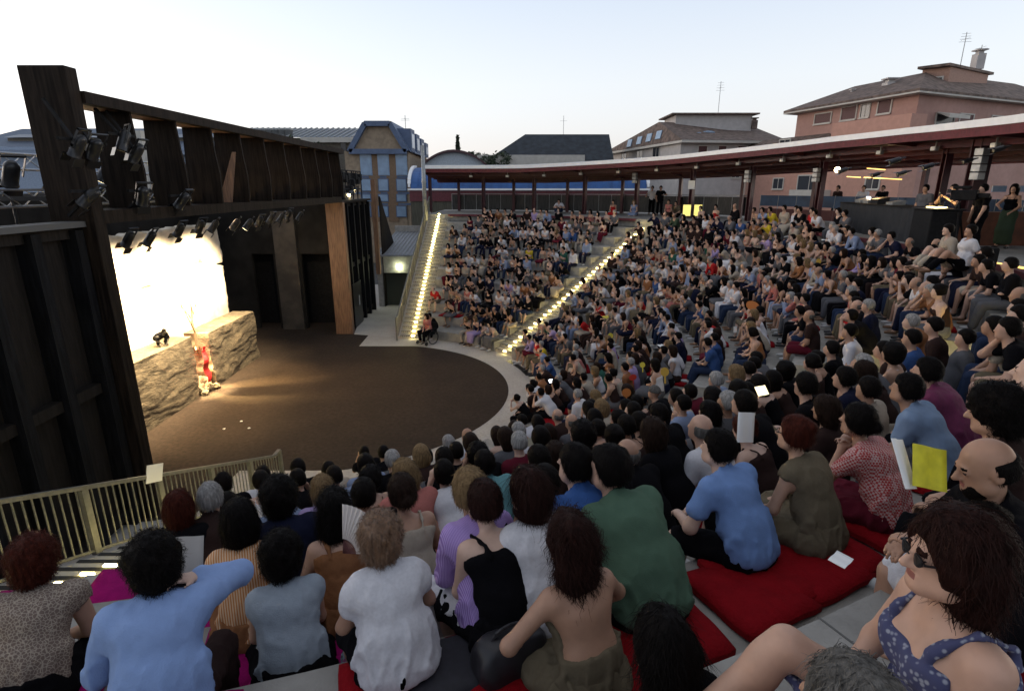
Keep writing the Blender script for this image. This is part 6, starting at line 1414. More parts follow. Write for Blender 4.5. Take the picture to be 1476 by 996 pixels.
def add_hero(d, i):
    P = dict(d['P']); fem = bool(d.get('fem')); P.setdefault('foot_z', -.475)
    fig = Fig(fem=fem, fat=d.get('fat', 1.0), **P); size = d.get('size', 1.0 if not fem else .97)
    tgt = TGT
    if 'd' in d:      # given depth
        r_ = ray(d['u'], d['v']); dd = r_.y*CT-r_.z*ST; Q = Vector((0, 0, HCAM))+r_*(d['d']/dd)
        if 'yawdir' in d: ph = math.atan2(-d['yawdir'][0], d['yawdir'][1])
        else: ph = yaw_to(Q, tgt)
        hv = Vector([float(x)*size for x in fig.headc]); hv.rotate(Matrix.Rotation(ph, 3, 'Z')); p = Q-hv
        k = min(range(NNEAR+1), key=lambda k: abs(zkn(k)+SEATZ-p.z)); p.z = max(p.z, zkn(k)+SEATZ) if abs(p.z-zkn(k)) < .2 else p.z
        a = math.atan2(p.y-CY0, p.x-CX0)
    else:
        cands = []
        for k in range(4, NNEAR+1):
            c = place(d['u'], d['v'], fig, size, [k])
            if 'row2' in d and k != d['row2']: continue
            if c is None: continue
            pp = polar(c[2], c[3], zrow(k, c[3])+SEATZ+fig.headc[2]); dp = proj(pp)[2]
            cands.append(((c[0]/.45)**2+((dp-d['dw'])/(.13*d['dw']))**2, c))
        b = min(cands, key=lambda c: c[0])[1]
        e, k, r, a, ph = b; r = min(max(r, rk(k)+.10), rk(k)+.78); p = polar(r, a, zrow(k, a)+SEATZ)
        if 'yawdir' in d: ph = math.atan2(-d['yawdir'][0], d['yawdir'][1])
    print('HERO', d['u'], d['v'], 'row', k, 'p', [round(x, 2) for x in p], 'proj', [round(x, 1) for x in proj(p+Vector((0, 0, fig.headc[2])))], 'e', round(b[0], 2) if 'd' not in d else round(p.z-zk(k), 2), 'r-rk', round(math.hypot(p.x-CX0, p.y-CY0)-rk(k), 2))
    depth = proj(p+Vector((0, 0, .6)))[2]
    h = .0132 if depth < 3.2 else .016 if depth < 5 else .020
    if (d.get('hand') or d['u'] > 1100) and depth < 4: h = .0115 if d['u'] < 1350 else .009
    hc, hs = d['hair'][0], d['hair'][1]; hm = HM[hc]
    if d.get('hairc') == 'y2': hm = mat('hair_frizzy_fair', (.14, .075, .04), .5, n=.4, scale=22, stretch=(3, 3, .35), bump=.4, bscale=70)
    tm = FX.get(d.get('topc'))
    if d.get('stripes'): tm = M_STRIPE
    if d.get('check'): tm = M_CHECK
    if d.get('floral'): tm = M_FLORAL
    if i == 0: tm = M_CROCHET
    t = build_person(fig, p, ph, size, d['top'], d['sty'], hs, hm, d['bot'], d['bc'], SKIN[(i*7+(0 if d['u'] < 1300 else 1)) % 4], SHOE[i % 3], h, True, d['label'], None, 100+i, tm, bool(d.get('beard')), M_FLORAL if d.get('floral') else None)
    HEADW = lambda x, y, z: fig.headc+fig.MH@np.array([x, y, z])
    if d.get('glasses') or d.get('sunglasses'):
        m = MB(); dark = bool(d.get('sunglasses'))
        for x in (-1, 1):
            c = HEADW(x*.031, .099, .001); R_ = .0195 if dark else .019; n = 14; ring = [c+fig.MH@np.array([R_*math.cos(q), -.006*abs(math.cos(q)), R_*.85*math.sin(q)]) for q in np.linspace(0, 2*math.pi, n, endpoint=False)]
            if dark: m.poly([tuple(q) for q in ring]+[tuple(q+fig.MH@np.array([0, .003, 0])) for q in ring], [tuple(range(n)), tuple(range(n, 2*n))[::-1]]+[(j, (j+1) % n, n+(j+1) % n, n+j) for j in range(n)])
            for a_, b_ in zip(ring, ring[1:]+ring[:1]): m.bar(a_, b_, .003)
            m.bar(HEADW(x*.058, .096, .004), HEADW(x*.080, .0, .006), .004, .005)
        m.bar(HEADW(-.012, .108, .006), HEADW(.012, .108, .006), .003); m.build('glasses', blackgloss, t)
    hero_roots.append((t, fig, p, ph, size)); return t
for i, d in enumerate(HERO): d['obj'] = add_hero(d, i)

# ---- drop crowd members that would share a seat with them, keep neighbours apart
def clash(q):
    p = polar(q['r'], q['a']); 
    return any(abs(zrow(q['k'], q['a'])+SEATZ-rp.z) < .3 and (Vector((p.x, p.y))-Vector((rp.x, rp.y))).length < .40 for _, _, rp, _, _ in hero_roots)
people = [q for q in people if not clash(q)]
# fill the empty seats of the packed middle block
random.seed(31); fl = line_ang(FARB, FARD, 0)
for k in range(0, NROW):
    L = sorted([q for q in people if q['k'] == k and R(-36) < q['a'] < R(44)], key=lambda q: q['a'])
    for a, b in zip(L[:-1], L[1:]):
        gap = (b['a']-a['a'])*rk(k)
        if gap > .9 and gap < 4 and b['a'] < fl(rk(k)):
            n = int(gap/.48)-1
            for j in range(n):
                if random.random() > .82: continue
                an = a['a']+(b['a']-a['a'])*(j+1)/(n+1); fem = random.random() < .5; sty = random.choice('ktvl' if fem else 'ttl'); pose = random.choices(range(8), [5, 4, 2.2, 2.2, .5, 2, 1.6, .3])[0]
                r_ = rk(k)+random.uniform(.26, .36); uv = proj(polar(r_, an, zk(k)+.8))
                people.append(dict(u=uv[0], v=uv[1], top=random.choice('WWWWCPKKKNDGMRCBVO'), sty=sty, hair=random.choice('lnsyl' if fem else 'ssswb'), bot=random.choice('rsjm' if fem else 'jjs'), bc=random.choice('KKNDGHWJ'), fem=fem, pose=pose, size=random.uniform(.95, 1.03), k=k, r=r_, a=an, ph=yaw_to(polar(r_, an), TGT)+random.uniform(-.15, .15), e=0))
byrow = {}
for q in people: byrow.setdefault((q['k'],), []).append(q)
for key, L in byrow.items():
    L.sort(key=lambda q: q['a'])
    # nobody sits on a stair
    for q in L:
        for b_, d_ in ((FARB, FARD), (NEARB, NEARD)):
            a0, a1 = line_ang(b_, d_, -HW-.22)(q['r']), line_ang(b_, d_, HW+.22)(q['r'])
            if a0 < q['a'] < a1: q['a'] = a0 if q['a'] < (a0+a1)/2 else a1
    for _ in range(30):
        for a, b in zip(L[:-1], L[1:]):
            mn = .43/a['r']
            if b['a']-a['a'] < mn: m = (mn-(b['a']-a['a']))/2; a['a'] -= m; b['a'] += m
for q in people:
    q['p'] = polar(q['r'], q['a'], zrow(q['k'], q['a'])+SEATZ); q['depth'] = proj(q['p']+Vector((0, 0, .5)))[2]
people = [q for q in people if q['p'].y > 1.0]
for s_ in ('far', 'middle', 'near'):
    L_ = [q for q in people if ('far' if q['a'] > R(42) else 'near' if q['a'] < R(-36) else 'middle') == s_]; print(s_, len(L_), 'err', round(sum(q['e'] for q in L_)/max(1, len(L_)), 2))
print('people', len(people), 'mean row error', sum(q['e'] for q in people)/len(people), 'big', sum(q['e'] > .45 for q in people))
NIND = 252
people.sort(key=lambda q: q['depth'])
ind, mass = people[:NIND], people[NIND:]
# seat numbering for the labels
fmid = line_ang(FARB, FARD, 0)
def sector(a, r): return 'far' if a > fmid(r) else ('near' if a < R(-36) else 'middle')
for key, L in byrow.items():
    for s in ('far', 'middle', 'near'):
        M_ = [q for q in L if sector(q['a'], q['r']) == s and 'p' in q]
        M_.sort(key=lambda q: q['a'], reverse=(s != 'far'))
        if s == 'near': M_.sort(key=lambda q: q['a'])
        for n, q in enumerate(M_): q['n'] = n+1; q['sec'] = s
def crowd_label(q):
    col = FAB[q['top']][0]; t = TOPTXT[q['sty']]; rowt = ordw(q['k']+1)+' row' if q['k'] != NROW or q['sec'] == 'near' else 'walkway edge'
    ref = {'far': 'left of long lit stair', 'middle': 'right of long lit stair', 'near': 'from the near railing'}[q['sec']]
    h = q.get('ht') or HAIRTXT[q['hair']]
    lab = 'person in %s %s, %s, %s, %s %s' % (col, t, h, rowt, ordw(q['n']), ref)
    if len(lab.split()) > 16: lab = 'person in %s %s, %s, %s %s' % (col, t, rowt, ordw(q['n']), ref)
    return lab
GRP = {'far': 'audience seated left of the long stair', 'middle': 'audience seated right of the long stair', 'near': 'audience seated in the near block'}
HS = {'w': ('w', 's'), 'b': ('g', 'b'), 'y': ('y', 'n'), 's': ('s', 's'), 'l': ('d', 'l'), 'n': ('n', 'n'), 'c': ('d', 'c'), 'u': ('r', 'u'), 'h': ('g', 'h'), 'a': ('a', 'a')}
def lod(depth): return .0195 if depth < 6 else .028 if depth < 12 else .040
random.seed(9)
for q in ind:
    h = lod(q['depth']); f = pose_fig(q['pose'], q['fem']); hc, hs = HS[q['hair']]
    if q['fem'] and q['hair'] == 's' and random.random() < .6: hs = random.choice('gun')
    if hc == 'w' and q['fem']: hs = 'n'
    q['ht'] = {'g': 'dark hair tied back', 'u': 'dark hair in a bun'}.get(hs) if hs in 'gu' and q['hair'] == 's' else ('dark shoulder-length hair' if q['hair'] == 's' and hs == 'n' else 'grey shoulder-length hair' if q['hair'] == 'w' and hs == 'n' else None)
    t = thing('person', crowd_label(q), 'person', q['p'], q['ph'], GRP[q['sec']]); t.scale = (q['size'],)*3
    sk = random.choice(SKIN)
    def inst(name, key, VQ, m):
        o = bpy.data.objects.new(name, shared_mesh(name, key, VQ)); COL.objects.link(o); o.parent = t; setmat(o, m); return o
    pf = (q['pose'], q['fem'])
    inst('body', (*pf, h), piece(*pf, 'body', '', h), sk)
    inst('top', (*pf, q['sty'], h), piece(*pf, 'top', q['sty'], h), FM[q['top']])
    inst({'j': 'trousers', 's': 'shorts', 'r': 'skirt', 'm': 'long_skirt'}[q['bot']], (*pf, q['bot'], h), piece(*pf, 'bottom', q['bot'], h), FM[q['bc']])
    inst('shoes', (*pf, h), piece(*pf, 'shoes', '', h), random.choice(SHOE))
    hh = max(.012, h*.8); V, Q = hair_mesh(hs, hh)
    if h < .022 and hs != 'h':
        k2 = ('strand', hs, hh)
        if k2 not in _cache:
            L, n, cu = hstyle_params(hs); A, q2 = strands(V, Q, None, L, n//5, 7, cu, .003); _cache[k2] = (np.concatenate([V, A]), np.concatenate([Q, q2+len(V)]))
        V, Q = _cache[k2]
    o = inst('hair', (hs, hh), (V, Q), HM[hc]); o.location = Vector([float(x) for x in f.headc]); o.rotation_mode = 'QUATERNION'
    jit = Matrix.Rotation(0, 3, 'Z'); o.rotation_quaternion = Matrix(f.MH.tolist()).to_quaternion()
    q['obj'] = t
# ---- everyone beyond the 300 nearest: one mesh
VV, QQ, MI = [], [], []; base = 0; MLIST = []
def midx(m):
    if m not in MLIST: MLIST.append(m)
    return MLIST.index(m)
HM_ = .072
for q in mass:
    f = pose_fig(q['pose'], q['fem']); pf = (q['pose'], q['fem']); Rm = rz_(q['ph']); org = np.array(q['p']); hc, hs = HS[q['hair']]
    for VQ, m, head in ((piece(*pf, 'body', '', HM_), random.choice(SKIN), 0), (piece(*pf, 'top', q['sty'], HM_), FM[q['top']], 0), (piece(*pf, 'bottom', q['bot'], HM_), FM[q['bc']], 0), (piece(*pf, 'shoes', '', HM_), random.choice(SHOE), 0), (hair_mesh(hs, .045), HM[hc], 1)):
        V, Q = VQ; V = np.asarray(V)
        if head: V = V@f.MH.T+f.headc
        V = (V*q['size'])@Rm.T+org; VV.append(V); QQ.append(np.asarray(Q)+base); MI.append(np.full(len(Q), midx(m))); base += len(V)
me = npmesh('seated_audience', np.concatenate(VV), np.concatenate(QQ), MLIST, np.concatenate(MI))
o = bpy.data.objects.new('seated_audience', me); COL.objects.link(o)
tag(o, 'the more distant rows of seated spectators filling the far seating', 'audience', kind='stuff')

# ================================================================ THINGS AMONG THE PEOPLE
def stand(u, v_head, v_feet, label, top, sty, hair, bot, bc, yaw, fem=False, h=.02, z=None, hands=None, **kw):
    z = ZD if z is None else z; P = dict(stand=True, lean=.04, bend=.08, feet=((-.11, .0), (.12, .04)), knees=((-.1, 1, 0), (.1, 1, 0)), hands=hands or ((-.24, .06, .82), (.24, .06, .82)), elbow=((-1, -1, 0), (1, -1, 0))); P.update(kw)
    fig = Fig(fem=fem, **P)
    # distance from the pixel height of a 1.7 m figure, feet on the walkway
    dpt = 1.62*F/max(8, (v_feet-v_head)); Q = Vector((0, 0, HCAM))+ray(u, v_head)*(dpt/(ray(u, v_head).y*CT-ray(u, v_head).z*ST))
    p = Vector((Q.x, Q.y, z)); hc, hs = HS[hair]
    if fem and hair == 's': hs = 'u'
    return build_person(fig, p, R(yaw), 1.0, top, sty, hs, HM[hc], bot, bc, SKIN[int(u) % 4], SHOE[int(u) % 3], h, False, label, None, int(u))
stand(941, 272, 309, 'standing person in white top and black trousers at the head of the long stair', 'W', 't', 's', 'j', 'K', 150, True, hands=((-.30, .12, 1.0), (.35, .15, 1.12)))
stand(953, 268, 307, 'standing person in black beside the white top at the head of the long stair', 'K', 't', 's', 'j', 'K', 160, hands=((-.2, .3, 1.2), (.2, .1, .9)))
stand(1246, 272, 322, 'person in white shirt working behind the music desk', 'W', 't', 's', 'j', 'K', 130, hands=((-.12, .38, 1.02), (.14, .38, 1.0)))
stand(1273, 276, 326, 'person in black t-shirt with dark hair behind the music desk', 'K', 't', 's', 'j', 'K', 130, hands=((-.12, .38, 1.02), (.14, .38, 1.0)))
stand(1209, 275, 322, 'standing person in brown top left of the music desk', 'D', 'l', 's', 'j', 'K', 110)
stand(1337, 270, 345, 'tall standing person in grey shirt by the glowing desk lamp', 'G', 't', 's', 'j', 'K', 110)
stand(1354, 287, 350, 'person in black facing left over the glowing desk lamp', 'K', 't', 's', 'j', 'K', 80, hands=((-.1, .40, 1.05), (.1, .38, 1.0)))
stand(1378, 272, 356, 'camera operator in dark blue beside the thick dark column', 'N', 't', 's', 'j', 'K', 100, hands=((-.12, .34, 1.35), (.14, .32, 1.38)), elbow=((-1, .2, -1), (1, .2, -1)))
stand(1420, 280, 370, 'standing person in black t-shirt right of the thick dark column', 'K', 't', 's', 'j', 'K', 85, hands=((-.22, .2, .85), (.24, .1, .85)))
stand(1461, 283, 368, 'standing person in black top and green patterned skirt at the right edge', 'K', 'k', 'l', 'm', 'L', 120, True, hands=((-.12, .25, 1.0), (.18, .2, 1.1)))
# person crouching at the railing with a camera, red dress and pale dress at the walkway edge
def sitter(u, v, depth, z, label, top, sty, hair, bot, bc, yaw, fem, pose=1, h=.022, foot=None):
    P = dict(POSES[pose]); P.setdefault('foot_z', -.43)
    if foot is not None: P['foot_z'] = foot; P['feet'] = ((-.12, .42), (.12, .40)) if foot < -.2 else ((-.10, .62), (.12, .58))
    fig = Fig(fem=fem, **P); r_ = ray(u, v); Q = Vector((0, 0, HCAM))+r_*(depth/(r_.y*CT-r_.z*ST)); p = Vector((Q.x, Q.y, z)); hc, hs = HS[hair]
    return build_person(fig, p, R(yaw), 1.0, top, sty, hs, HM[hc], bot, bc, SKIN[int(u) % 4], SHOE[int(u) % 3], h, False, label, None, int(u))
sitter(808, 289, 36, ZD+.12, 'person in white top crouching with a camera against the far railing', 'W', 't', 's', 'j', 'J', 155, False, 7, foot=-.1)
sitter(885, 293, 33.6, ZD+.03, 'person in red dress sitting up on the walkway edge', 'R', 'k', 's', 'r', 'R', 150, True, 1)
sitter(915, 293, 33.0, ZD+.03, 'person in pale blue dress on the walkway edge beside the long stair', 'B', 'v', 'y', 'r', 'B', 150, True, 1)
sitter(965, 297, 31.5, ZD+.1, 'person in reddish top sitting on the walkway by the lit panels', 'P', 'v', 's', 'r', 'D', 140, True, 1)
sitter(978, 293, 31.5, ZD+.1, 'person in olive shirt sitting on the walkway left of the lit panels', 'H', 't', 's', 'j', 'K', 140, False, 0)
sitter(1397, 330, 11.2, ZD+.03, 'person in white t-shirt propped on one arm at the walkway edge', 'W', 't', 's', 'j', 'K', 78, True, 4, .014, foot=-.08)
sitter(1379, 328, 11.6, ZD+.03, 'person in loose cream shirt beside the white t-shirt on the walkway edge', 'C', 'l', 's', 'j', 'C', 80, True, 1, .014, foot=-.08)
# music desk
A_ = onz(1206, 330, ZD); B_ = onz(1318, 352, ZD); dd = (B_-A_); L = dd.length; ang = math.atan2(dd.y, dd.x)
t = thing('music_desk', 'long desk draped in black cloth with sound mixers on top', 'desk', A_, ang)
n = 40; v = []; f = []
for i in range(n+1):
    x = L*i/n; y = -.03*math.sin(i*1.9)-.015*math.sin(i*4.1); v += [(x, y-.02, 0.0), (x, y*.3, 1.03)]
f = [(2*i, 2*i+2, 2*i+3, 2*i+1) for i in range(n)]; k = len(v)
v += [(q[0], q[1]+.9, q[2]) for q in v]; f += [tuple(reversed([a+k for a in q])) for q in f[:n]]; f += [(1, 2*n+1, k+2*n+1, k+1), (0, 1, k+1, k), (2*n, k+2*n, k+2*n+1, 2*n+1)]
pydata('table_cloth', v, f, mat('black_cloth', (.016, .017, .02), .9, n=.2, scale=6), t, True)
MB().box(-.03, L+.03, -.03, .95, 1.034, 1.07).build('table_top', black, t)
for i, (x, w, h_, m) in enumerate([(.9, .5, .12, greysteel), (1.6, .45, .10, greysteel), (2.3, .6, .16, blackgloss), (3.6, .5, .08, greysteel)]):
    if x+w < L:
        o = MB().box(0, w, .2, .6, 0, h_).poly([(0, .2, h_), (w, .2, h_), (w, .6, h_+.08), (0, .6, h_+.08), (0, .2, h_-.01), (w, .2, h_-.01), (w, .6, h_-.01), (0, .6, h_-.01)], CUBE_F).build('sound_mixer', m, None, .006)
        o.matrix_world = Matrix.Translation(A_)@Matrix.Rotation(ang, 4, 'Z')@Matrix.Translation((x, 0, 1.07)); tag(o, ['first grey mixer from the left end of the music desk', 'second grey mixer beside the first on the music desk', 'black mixer in front of the black t-shirt on the music desk', 'low grey mixer near the right end of the music desk'][i], 'mixer')
lp = MB().box(-.16, .16, -.01, .01, 0, .2).box(-.16, .16, -.22, 0, -.012, 0).build('laptop', phoneglow); lp.location = A_+Vector((math.cos(ang)*1.3, math.sin(ang)*1.3, 1.1))+Vector((-math.sin(ang), math.cos(ang), 0))*.5; lp.rotation_euler = (0, 0, ang+math.pi); tag(lp, 'small open laptop glowing white on the music desk', 'laptop')
# second, black desk with a glowing lamp
p = onz(1338, 358, ZD); t = thing('lighting_desk', 'black flight case desk with a bright desk lamp beside the camera', 'desk', p, ang-.1)
MB().box(-.55, .75, -.35, .35, 0, 1.06).build('case', black, t, .02); MB().box(-.60, .80, -.40, .40, 1.062, 1.10).build('desk_top', blackgloss, t, .01)
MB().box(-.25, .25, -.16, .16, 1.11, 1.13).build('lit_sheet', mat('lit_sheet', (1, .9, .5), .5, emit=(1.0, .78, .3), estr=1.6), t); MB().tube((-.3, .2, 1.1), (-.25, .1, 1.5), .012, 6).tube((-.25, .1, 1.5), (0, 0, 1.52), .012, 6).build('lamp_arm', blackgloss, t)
l = bpy.data.lights.new('desk_lamp_light', 'POINT'); l.energy = 2.2; l.color = (1, .75, .35); l.shadow_soft_size = .05; o = bpy.data.objects.new('desk_lamp_light', l); COL.objects.link(o); o.location = p+Vector((0, 0, 1.42))
# film camera on tripod
p = onz(1368, 362, ZD); t = thing('film_camera', 'professional video camera on a black tripod beside the dark column', 'video camera', p, R(40))
for i, a in enumerate((90, 210, 330)): MB().tube((.45*math.cos(R(a)), .45*math.sin(R(a)), 0), (0, 0, 1.25), .02, 8, .028).build('leg', black, t)
MB().box(-.12, .12, -.35, .2, 1.32, 1.58).box(-.05, .05, -.6, -.35, 1.38, 1.5).box(-.03, .03, -.2, .2, 1.6, 1.68).build('camera_body', black, t, .02); MB().box(-.15, -.05, .2, .28, 1.5, 1.6).build('viewfinder', blackgloss, t)
MB().tube((0, .1, 1.3), (.25, .75, 1.05), .012, 6).build('pan_handle', black, t); MB().box(-.11, -.08, .28, .285, 1.54, 1.57).build('tally_light', redglow, t); MB().box(.04, .09, .2, .206, 1.5, 1.55).build('camera_screen', phoneglow, t)
bxo = MB().box(-.22, .22, -.18, .18, 0, .42).build('black_case', black, None, .03); q = onz(1412, 385, ZD); bxo.location = q; tag(bxo, 'small black case standing behind the propped white t-shirt', 'case')
st_ = tag(MB().bar(onz(1385, 372, ZD)+Vector((0, 0, .02)), onz(1476, 388, ZD)+Vector((0, 0, .02)), .10, .03).build('light_strip', warmstrip), 'amber light strip on the floor behind the right walkway', 'light strip')
bo_ = onz(1370, 352, ZD); 
# red counter at the right edge
q = onz(1450, 358, ZD); tag(MB().box(-2.0, 2.5, -.1, .5, 0, .95).build('bar_counter', mat('rust_board', (.16, .05, .02), .7, n=.3, scale=4)), 'rust red counter front at the right end of the walkway', 'counter').location = q+Vector((.6, .8, 0))
# screens behind the right column
for i, (u0, u1) in enumerate(((1430, 1452), (1457, 1478))):
    a, b = atY(u0, 277, 19), atY(u1, 268, 19); tag(MB().box(a.x, b.x, 19, 19.05, a.z, b.z).build('window_strip', bluewin), ['pale window strip seen right of the thick dark column', 'second pale window strip at the right edge under the canopy'][i], 'window')

# cushions ---------------------------------------------------------------------
redc = mat('cushion_red', (.21, .004, .008), .9, n=.10, scale=12, bump=.4, bscale=60, spec=.1); magc = mat('cushion_magenta', (.27, .005, .11), .9, n=.10, scale=12, bump=.4, bscale=60, spec=.1)
def cushion_mesh(m, w=.54, d=.56, h=.085):
    bm = bmesh.new(); bmesh.ops.create_cube(bm, size=1); bmesh.ops.scale(bm, vec=(w, d, h), verts=bm.verts)
    bmesh.ops.subdivide_edges(bm, edges=bm.edges[:], cuts=8, use_grid_fill=True)
    for v in bm.verts:
        x, y = abs(v.co.x)/(w/2), abs(v.co.y)/(d/2); e = 1-max(x, y)**8*.55
        v.co.z *= e; v.co.z += h*.14*(1-x*x)*(1-y*y)*(1 if v.co.z > 0 else 0)+.004*math.sin(v.co.x*23+v.co.y*17)+.005*math.sin(v.co.x*9-v.co.y*13); v.co.x *= 1-.03*(y**6); v.co.y *= 1-.03*(x**6)
    me = bpy.data.meshes.new('cushion'); bm.to_mesh(me); bm.free(); me.materials.append(m); me.polygons.foreach_set('use_smooth', [True]*len(me.polygons)); return me
CR, CM = cushion_mesh(redc), cushion_mesh(magc)
def cushion(p, a, m, label, group=None, s=1.0):
    o = bpy.data.objects.new('seat_cushion', m); COL.objects.link(o); o.location = p; o.rotation_euler = (0, 0, a); o.scale = (s, s, 1); return tag(o, label, 'cushion', group)
def near_pt(u, v, dz=0.0):
    """the point of a near row seen at pixel u, v"""
    best = None
    for k in range(NNEAR, -1, -1):
        q = onz(u, v, zkn(k)+dz); r = math.hypot(q.x-CX0, q.y-CY0); a = math.atan2(q.y-CY0, q.x-CX0)
        e = max(0, rk(k)+.25-r, r-(rk(k+1)-.25 if k < NNEAR else 99))
        if best is None or e < best[0]: best = (e, q, k, min(max(r, rk(k)+.25), rk(k+1)-.25 if k < NNEAR else 99), a)
    return best[1:]
HN = {}
for d, (t, fig, p, ph, size) in zip(HERO, hero_roots):
    rel = Vector((p.x-CX0, p.y-CY0)); r, a = rel.length, math.atan2(rel.y, rel.x); k = max(0, min(NNEAR, int((r-R0)/RUN)))
    z = zrow(k, a)+.036; pp = polar(min(max(r+.04, rk(k)+.33), rk(k)+.62), a, z)
    nm = d['label'].replace('person ', '').replace('large ', '').replace('young ', '')
    w = nm.split(); w = w[:9]
    cushion(pp, a, CM if d['u'] < 520 else CR, ('magenta' if d['u'] < 520 else 'red')+' cushion under the person '+' '.join(w), 'cushions under the nearest spectators')
EXTRA = [(300, 905, 1, 10, 'magenta cushion lying empty beside the light blue shirt'), (175, 845, 1, 9, 'magenta cushion showing beside the raised light blue arm'), (290, 838, 1, 9, 'magenta cushion behind the striped orange dress'), (440, 965, 1, 11, 'magenta cushion under dark clothes at the bottom'), (20, 880, 1, 10, 'magenta cushion half hidden at the left edge'), (345, 880, 1, 10, 'magenta cushion between the blue shirt and grey top'),
         (730, 880, 0, 10, 'red cushion in front of the bare-backed person'), (950, 905, 0, 10, 'red cushion lying right of the bare-backed person'), (1080, 850, 0, 10, 'large red cushion in the middle of the near seats'), (1165, 810, 0, 10, 'red cushion next to the large middle one'), (1262, 735, 0, 9, 'red cushion behind the checked shirt'),
         (1275, 600, 0, 8, 'red cushion behind the profile in pale blue-grey'), (640, 470, 0, 1, ''), (655, 452, 0, 1, ''), (672, 451, 0, 2, ''), (672, 473, 0, 0, ''), (690, 317, 1, 9, 'magenta cushions along the second highest far row'), (1095, 350, 0, 10, 'red cushion behind the blue shirt on the upper row'), (890, 425, 0, 5, 'red cushion beside the long stair half way up'), (762, 600, 0, 1, 'bright red cushion on the lowest row near the centre'), (790, 585, 0, 1, 'second bright red cushion on the lowest centre row')]
for i, (u, v, mg, k, lab) in enumerate(EXTRA):
    q = onz(u, v, (zkn(k) if mg or k > 7 else zk(k))+.05); rel = Vector((q.x-CX0, q.y-CY0)); r, a = rel.length, math.atan2(rel.y, rel.x)
    if k <= 9 and a > 0:      # far seats: keep the column of the photograph, sit on the row
        e = np.hypot(_T[:, 2]-u, 0)*1.0+np.where(_T[:, 0] == k, 0, 1e6); a = float(_T[int(np.argmin(e)), 1])
    pp = polar(rk(k)+.40, a, zrow(k, a)+.036)
    if k > 7 or mg and k > 9: q, k, r, a = near_pt(u, v, .05); pp = polar(r, a, zkn(k)+.036)
    if not lab: lab = ['red cushion lying empty on a low row beside the far end stair', 'empty red cushion right of the one by the far end stair', 'empty red cushion a row higher near the far end stair', 'dark red cushion behind the wheelchair'][i-12]
    cushion(pp, a, CM if mg else CR, lab)
# crowd cushions: a thin red edge under every fourth spectator of the middle and near blocks
cn_ = 0
for q in ind:
    if random.random() < .33 and q['depth'] < 22:
        cushion(polar(q['r']+.05, q['a'], zrow(q['k'], q['a'])+.030), q['a'], CR if q['u'] > 520 else CM, 'red cushion under the '+crowd_label(q).replace('person in ', '').split(',')[0]+', '+', '.join(crowd_label(q).split(', ')[-2:]) if q['u'] > 520 else 'magenta cushion, '+', '.join(crowd_label(q).split(', ')[-2:]), 'cushions under the audience', .8)

# small belongings -------------------------------------------------------------
def at_depth(u, v, d):
    r_ = ray(u, v); return Vector((0, 0, HCAM))+r_*(d/(r_.y*CT-r_.z*ST))
ALLP = [(q['u'], q['v'], q['depth'], q['p']) for q in people]+[(d['u'], d['v'], proj(r_[2]+Vector((0, 0, .6)))[2], r_[2]) for d, r_ in zip(HERO, hero_roots)]
def near_depth(u, v): return min(ALLP, key=lambda q: (q[0]-u)**2+(q[1]-v)**2)[2]
def sheet(u, v, w, h, m, label, cat, rot=(70, 0, 20), dd=-.25, name='paper_sheet', depth=None):
    d = (depth or near_depth(u, v))+dd; p = at_depth(u, v, d); n = 6; vv = []; ff = []
    for i in range(n+1):
        x = -w/2+w*i/n
        for j in (0, 1): vv.append((x, -h/2+h*j, .02*math.sin(i*1.1)*w*2))
    vv += [(a, b, c-.0015) for a, b, c in vv]; k = 2*(n+1)
    for i in range(n): ff += [(2*i, 2*i+2, 2*i+3, 2*i+1), (k+2*i+1, k+2*i+3, k+2*i+2, k+2*i)]
    ff += [(0, 1, k+1, k), (2*n, k+2*n, k+2*n+1, 2*n+1)]
    o = pydata(name, vv, ff, m, None, True); o.location = p; o.rotation_euler = tuple(R(a) for a in rot); return tag(o, label, cat)
sheet(1075, 616, .15, .21, paper, 'white programme sheet held up beside the bald head', 'paper', (75, 10, 20), depth=3.9, dd=0)
sheet(1060, 475, .10, .15, paper, 'small white paper held up in the middle rows', 'paper', (80, 0, 15))
sheet(964, 415, .14, .2, paper, 'white paper held in the middle of the right block', 'paper', (70, 5, 30))
sheet(953, 498, .2, .15, paper, 'white paper lying on the grey step among the middle rows', 'paper', (10, 0, 30))
sheet(1098, 563, .13, .09, mat('tablet_glow', (1, .95, .7), .4, emit=(1.0, .86, .45), estr=.35), 'glowing tablet held low in the crowd', 'tablet', (50, 0, 25))
sheet(794, 549, .12, .09, phoneglow, 'phone shining white in the front rows by the drain slot', 'phone', (60, 0, 30))
sheet(1190, 346, .28, .06, paper, 'long white paper in a lap near the walkway edge', 'paper', (20, 0, 10))
sheet(1303, 668, .13, .20, paper, 'white half of the leaflet held by the bearded person', 'leaflet', (60, 18, 35), depth=2.25, dd=0)
sheet(1340, 674, .16, .17, yellowpaper, 'bright yellow half of the leaflet held by the bearded person', 'leaflet', (62, 14, 5), depth=2.25, dd=0)
sheet(1212, 806, .10, .07, paper, 'small white card lying on the red cushion', 'card', (5, 0, 40), depth=2.45, dd=0)
sheet(272, 800, .13, .18, mat('dim_paper', (.35, .33, .31), .7), 'grey paper held near the raised arm of the blue shirt', 'paper', (50, 20, 40), depth=2.7, dd=0)
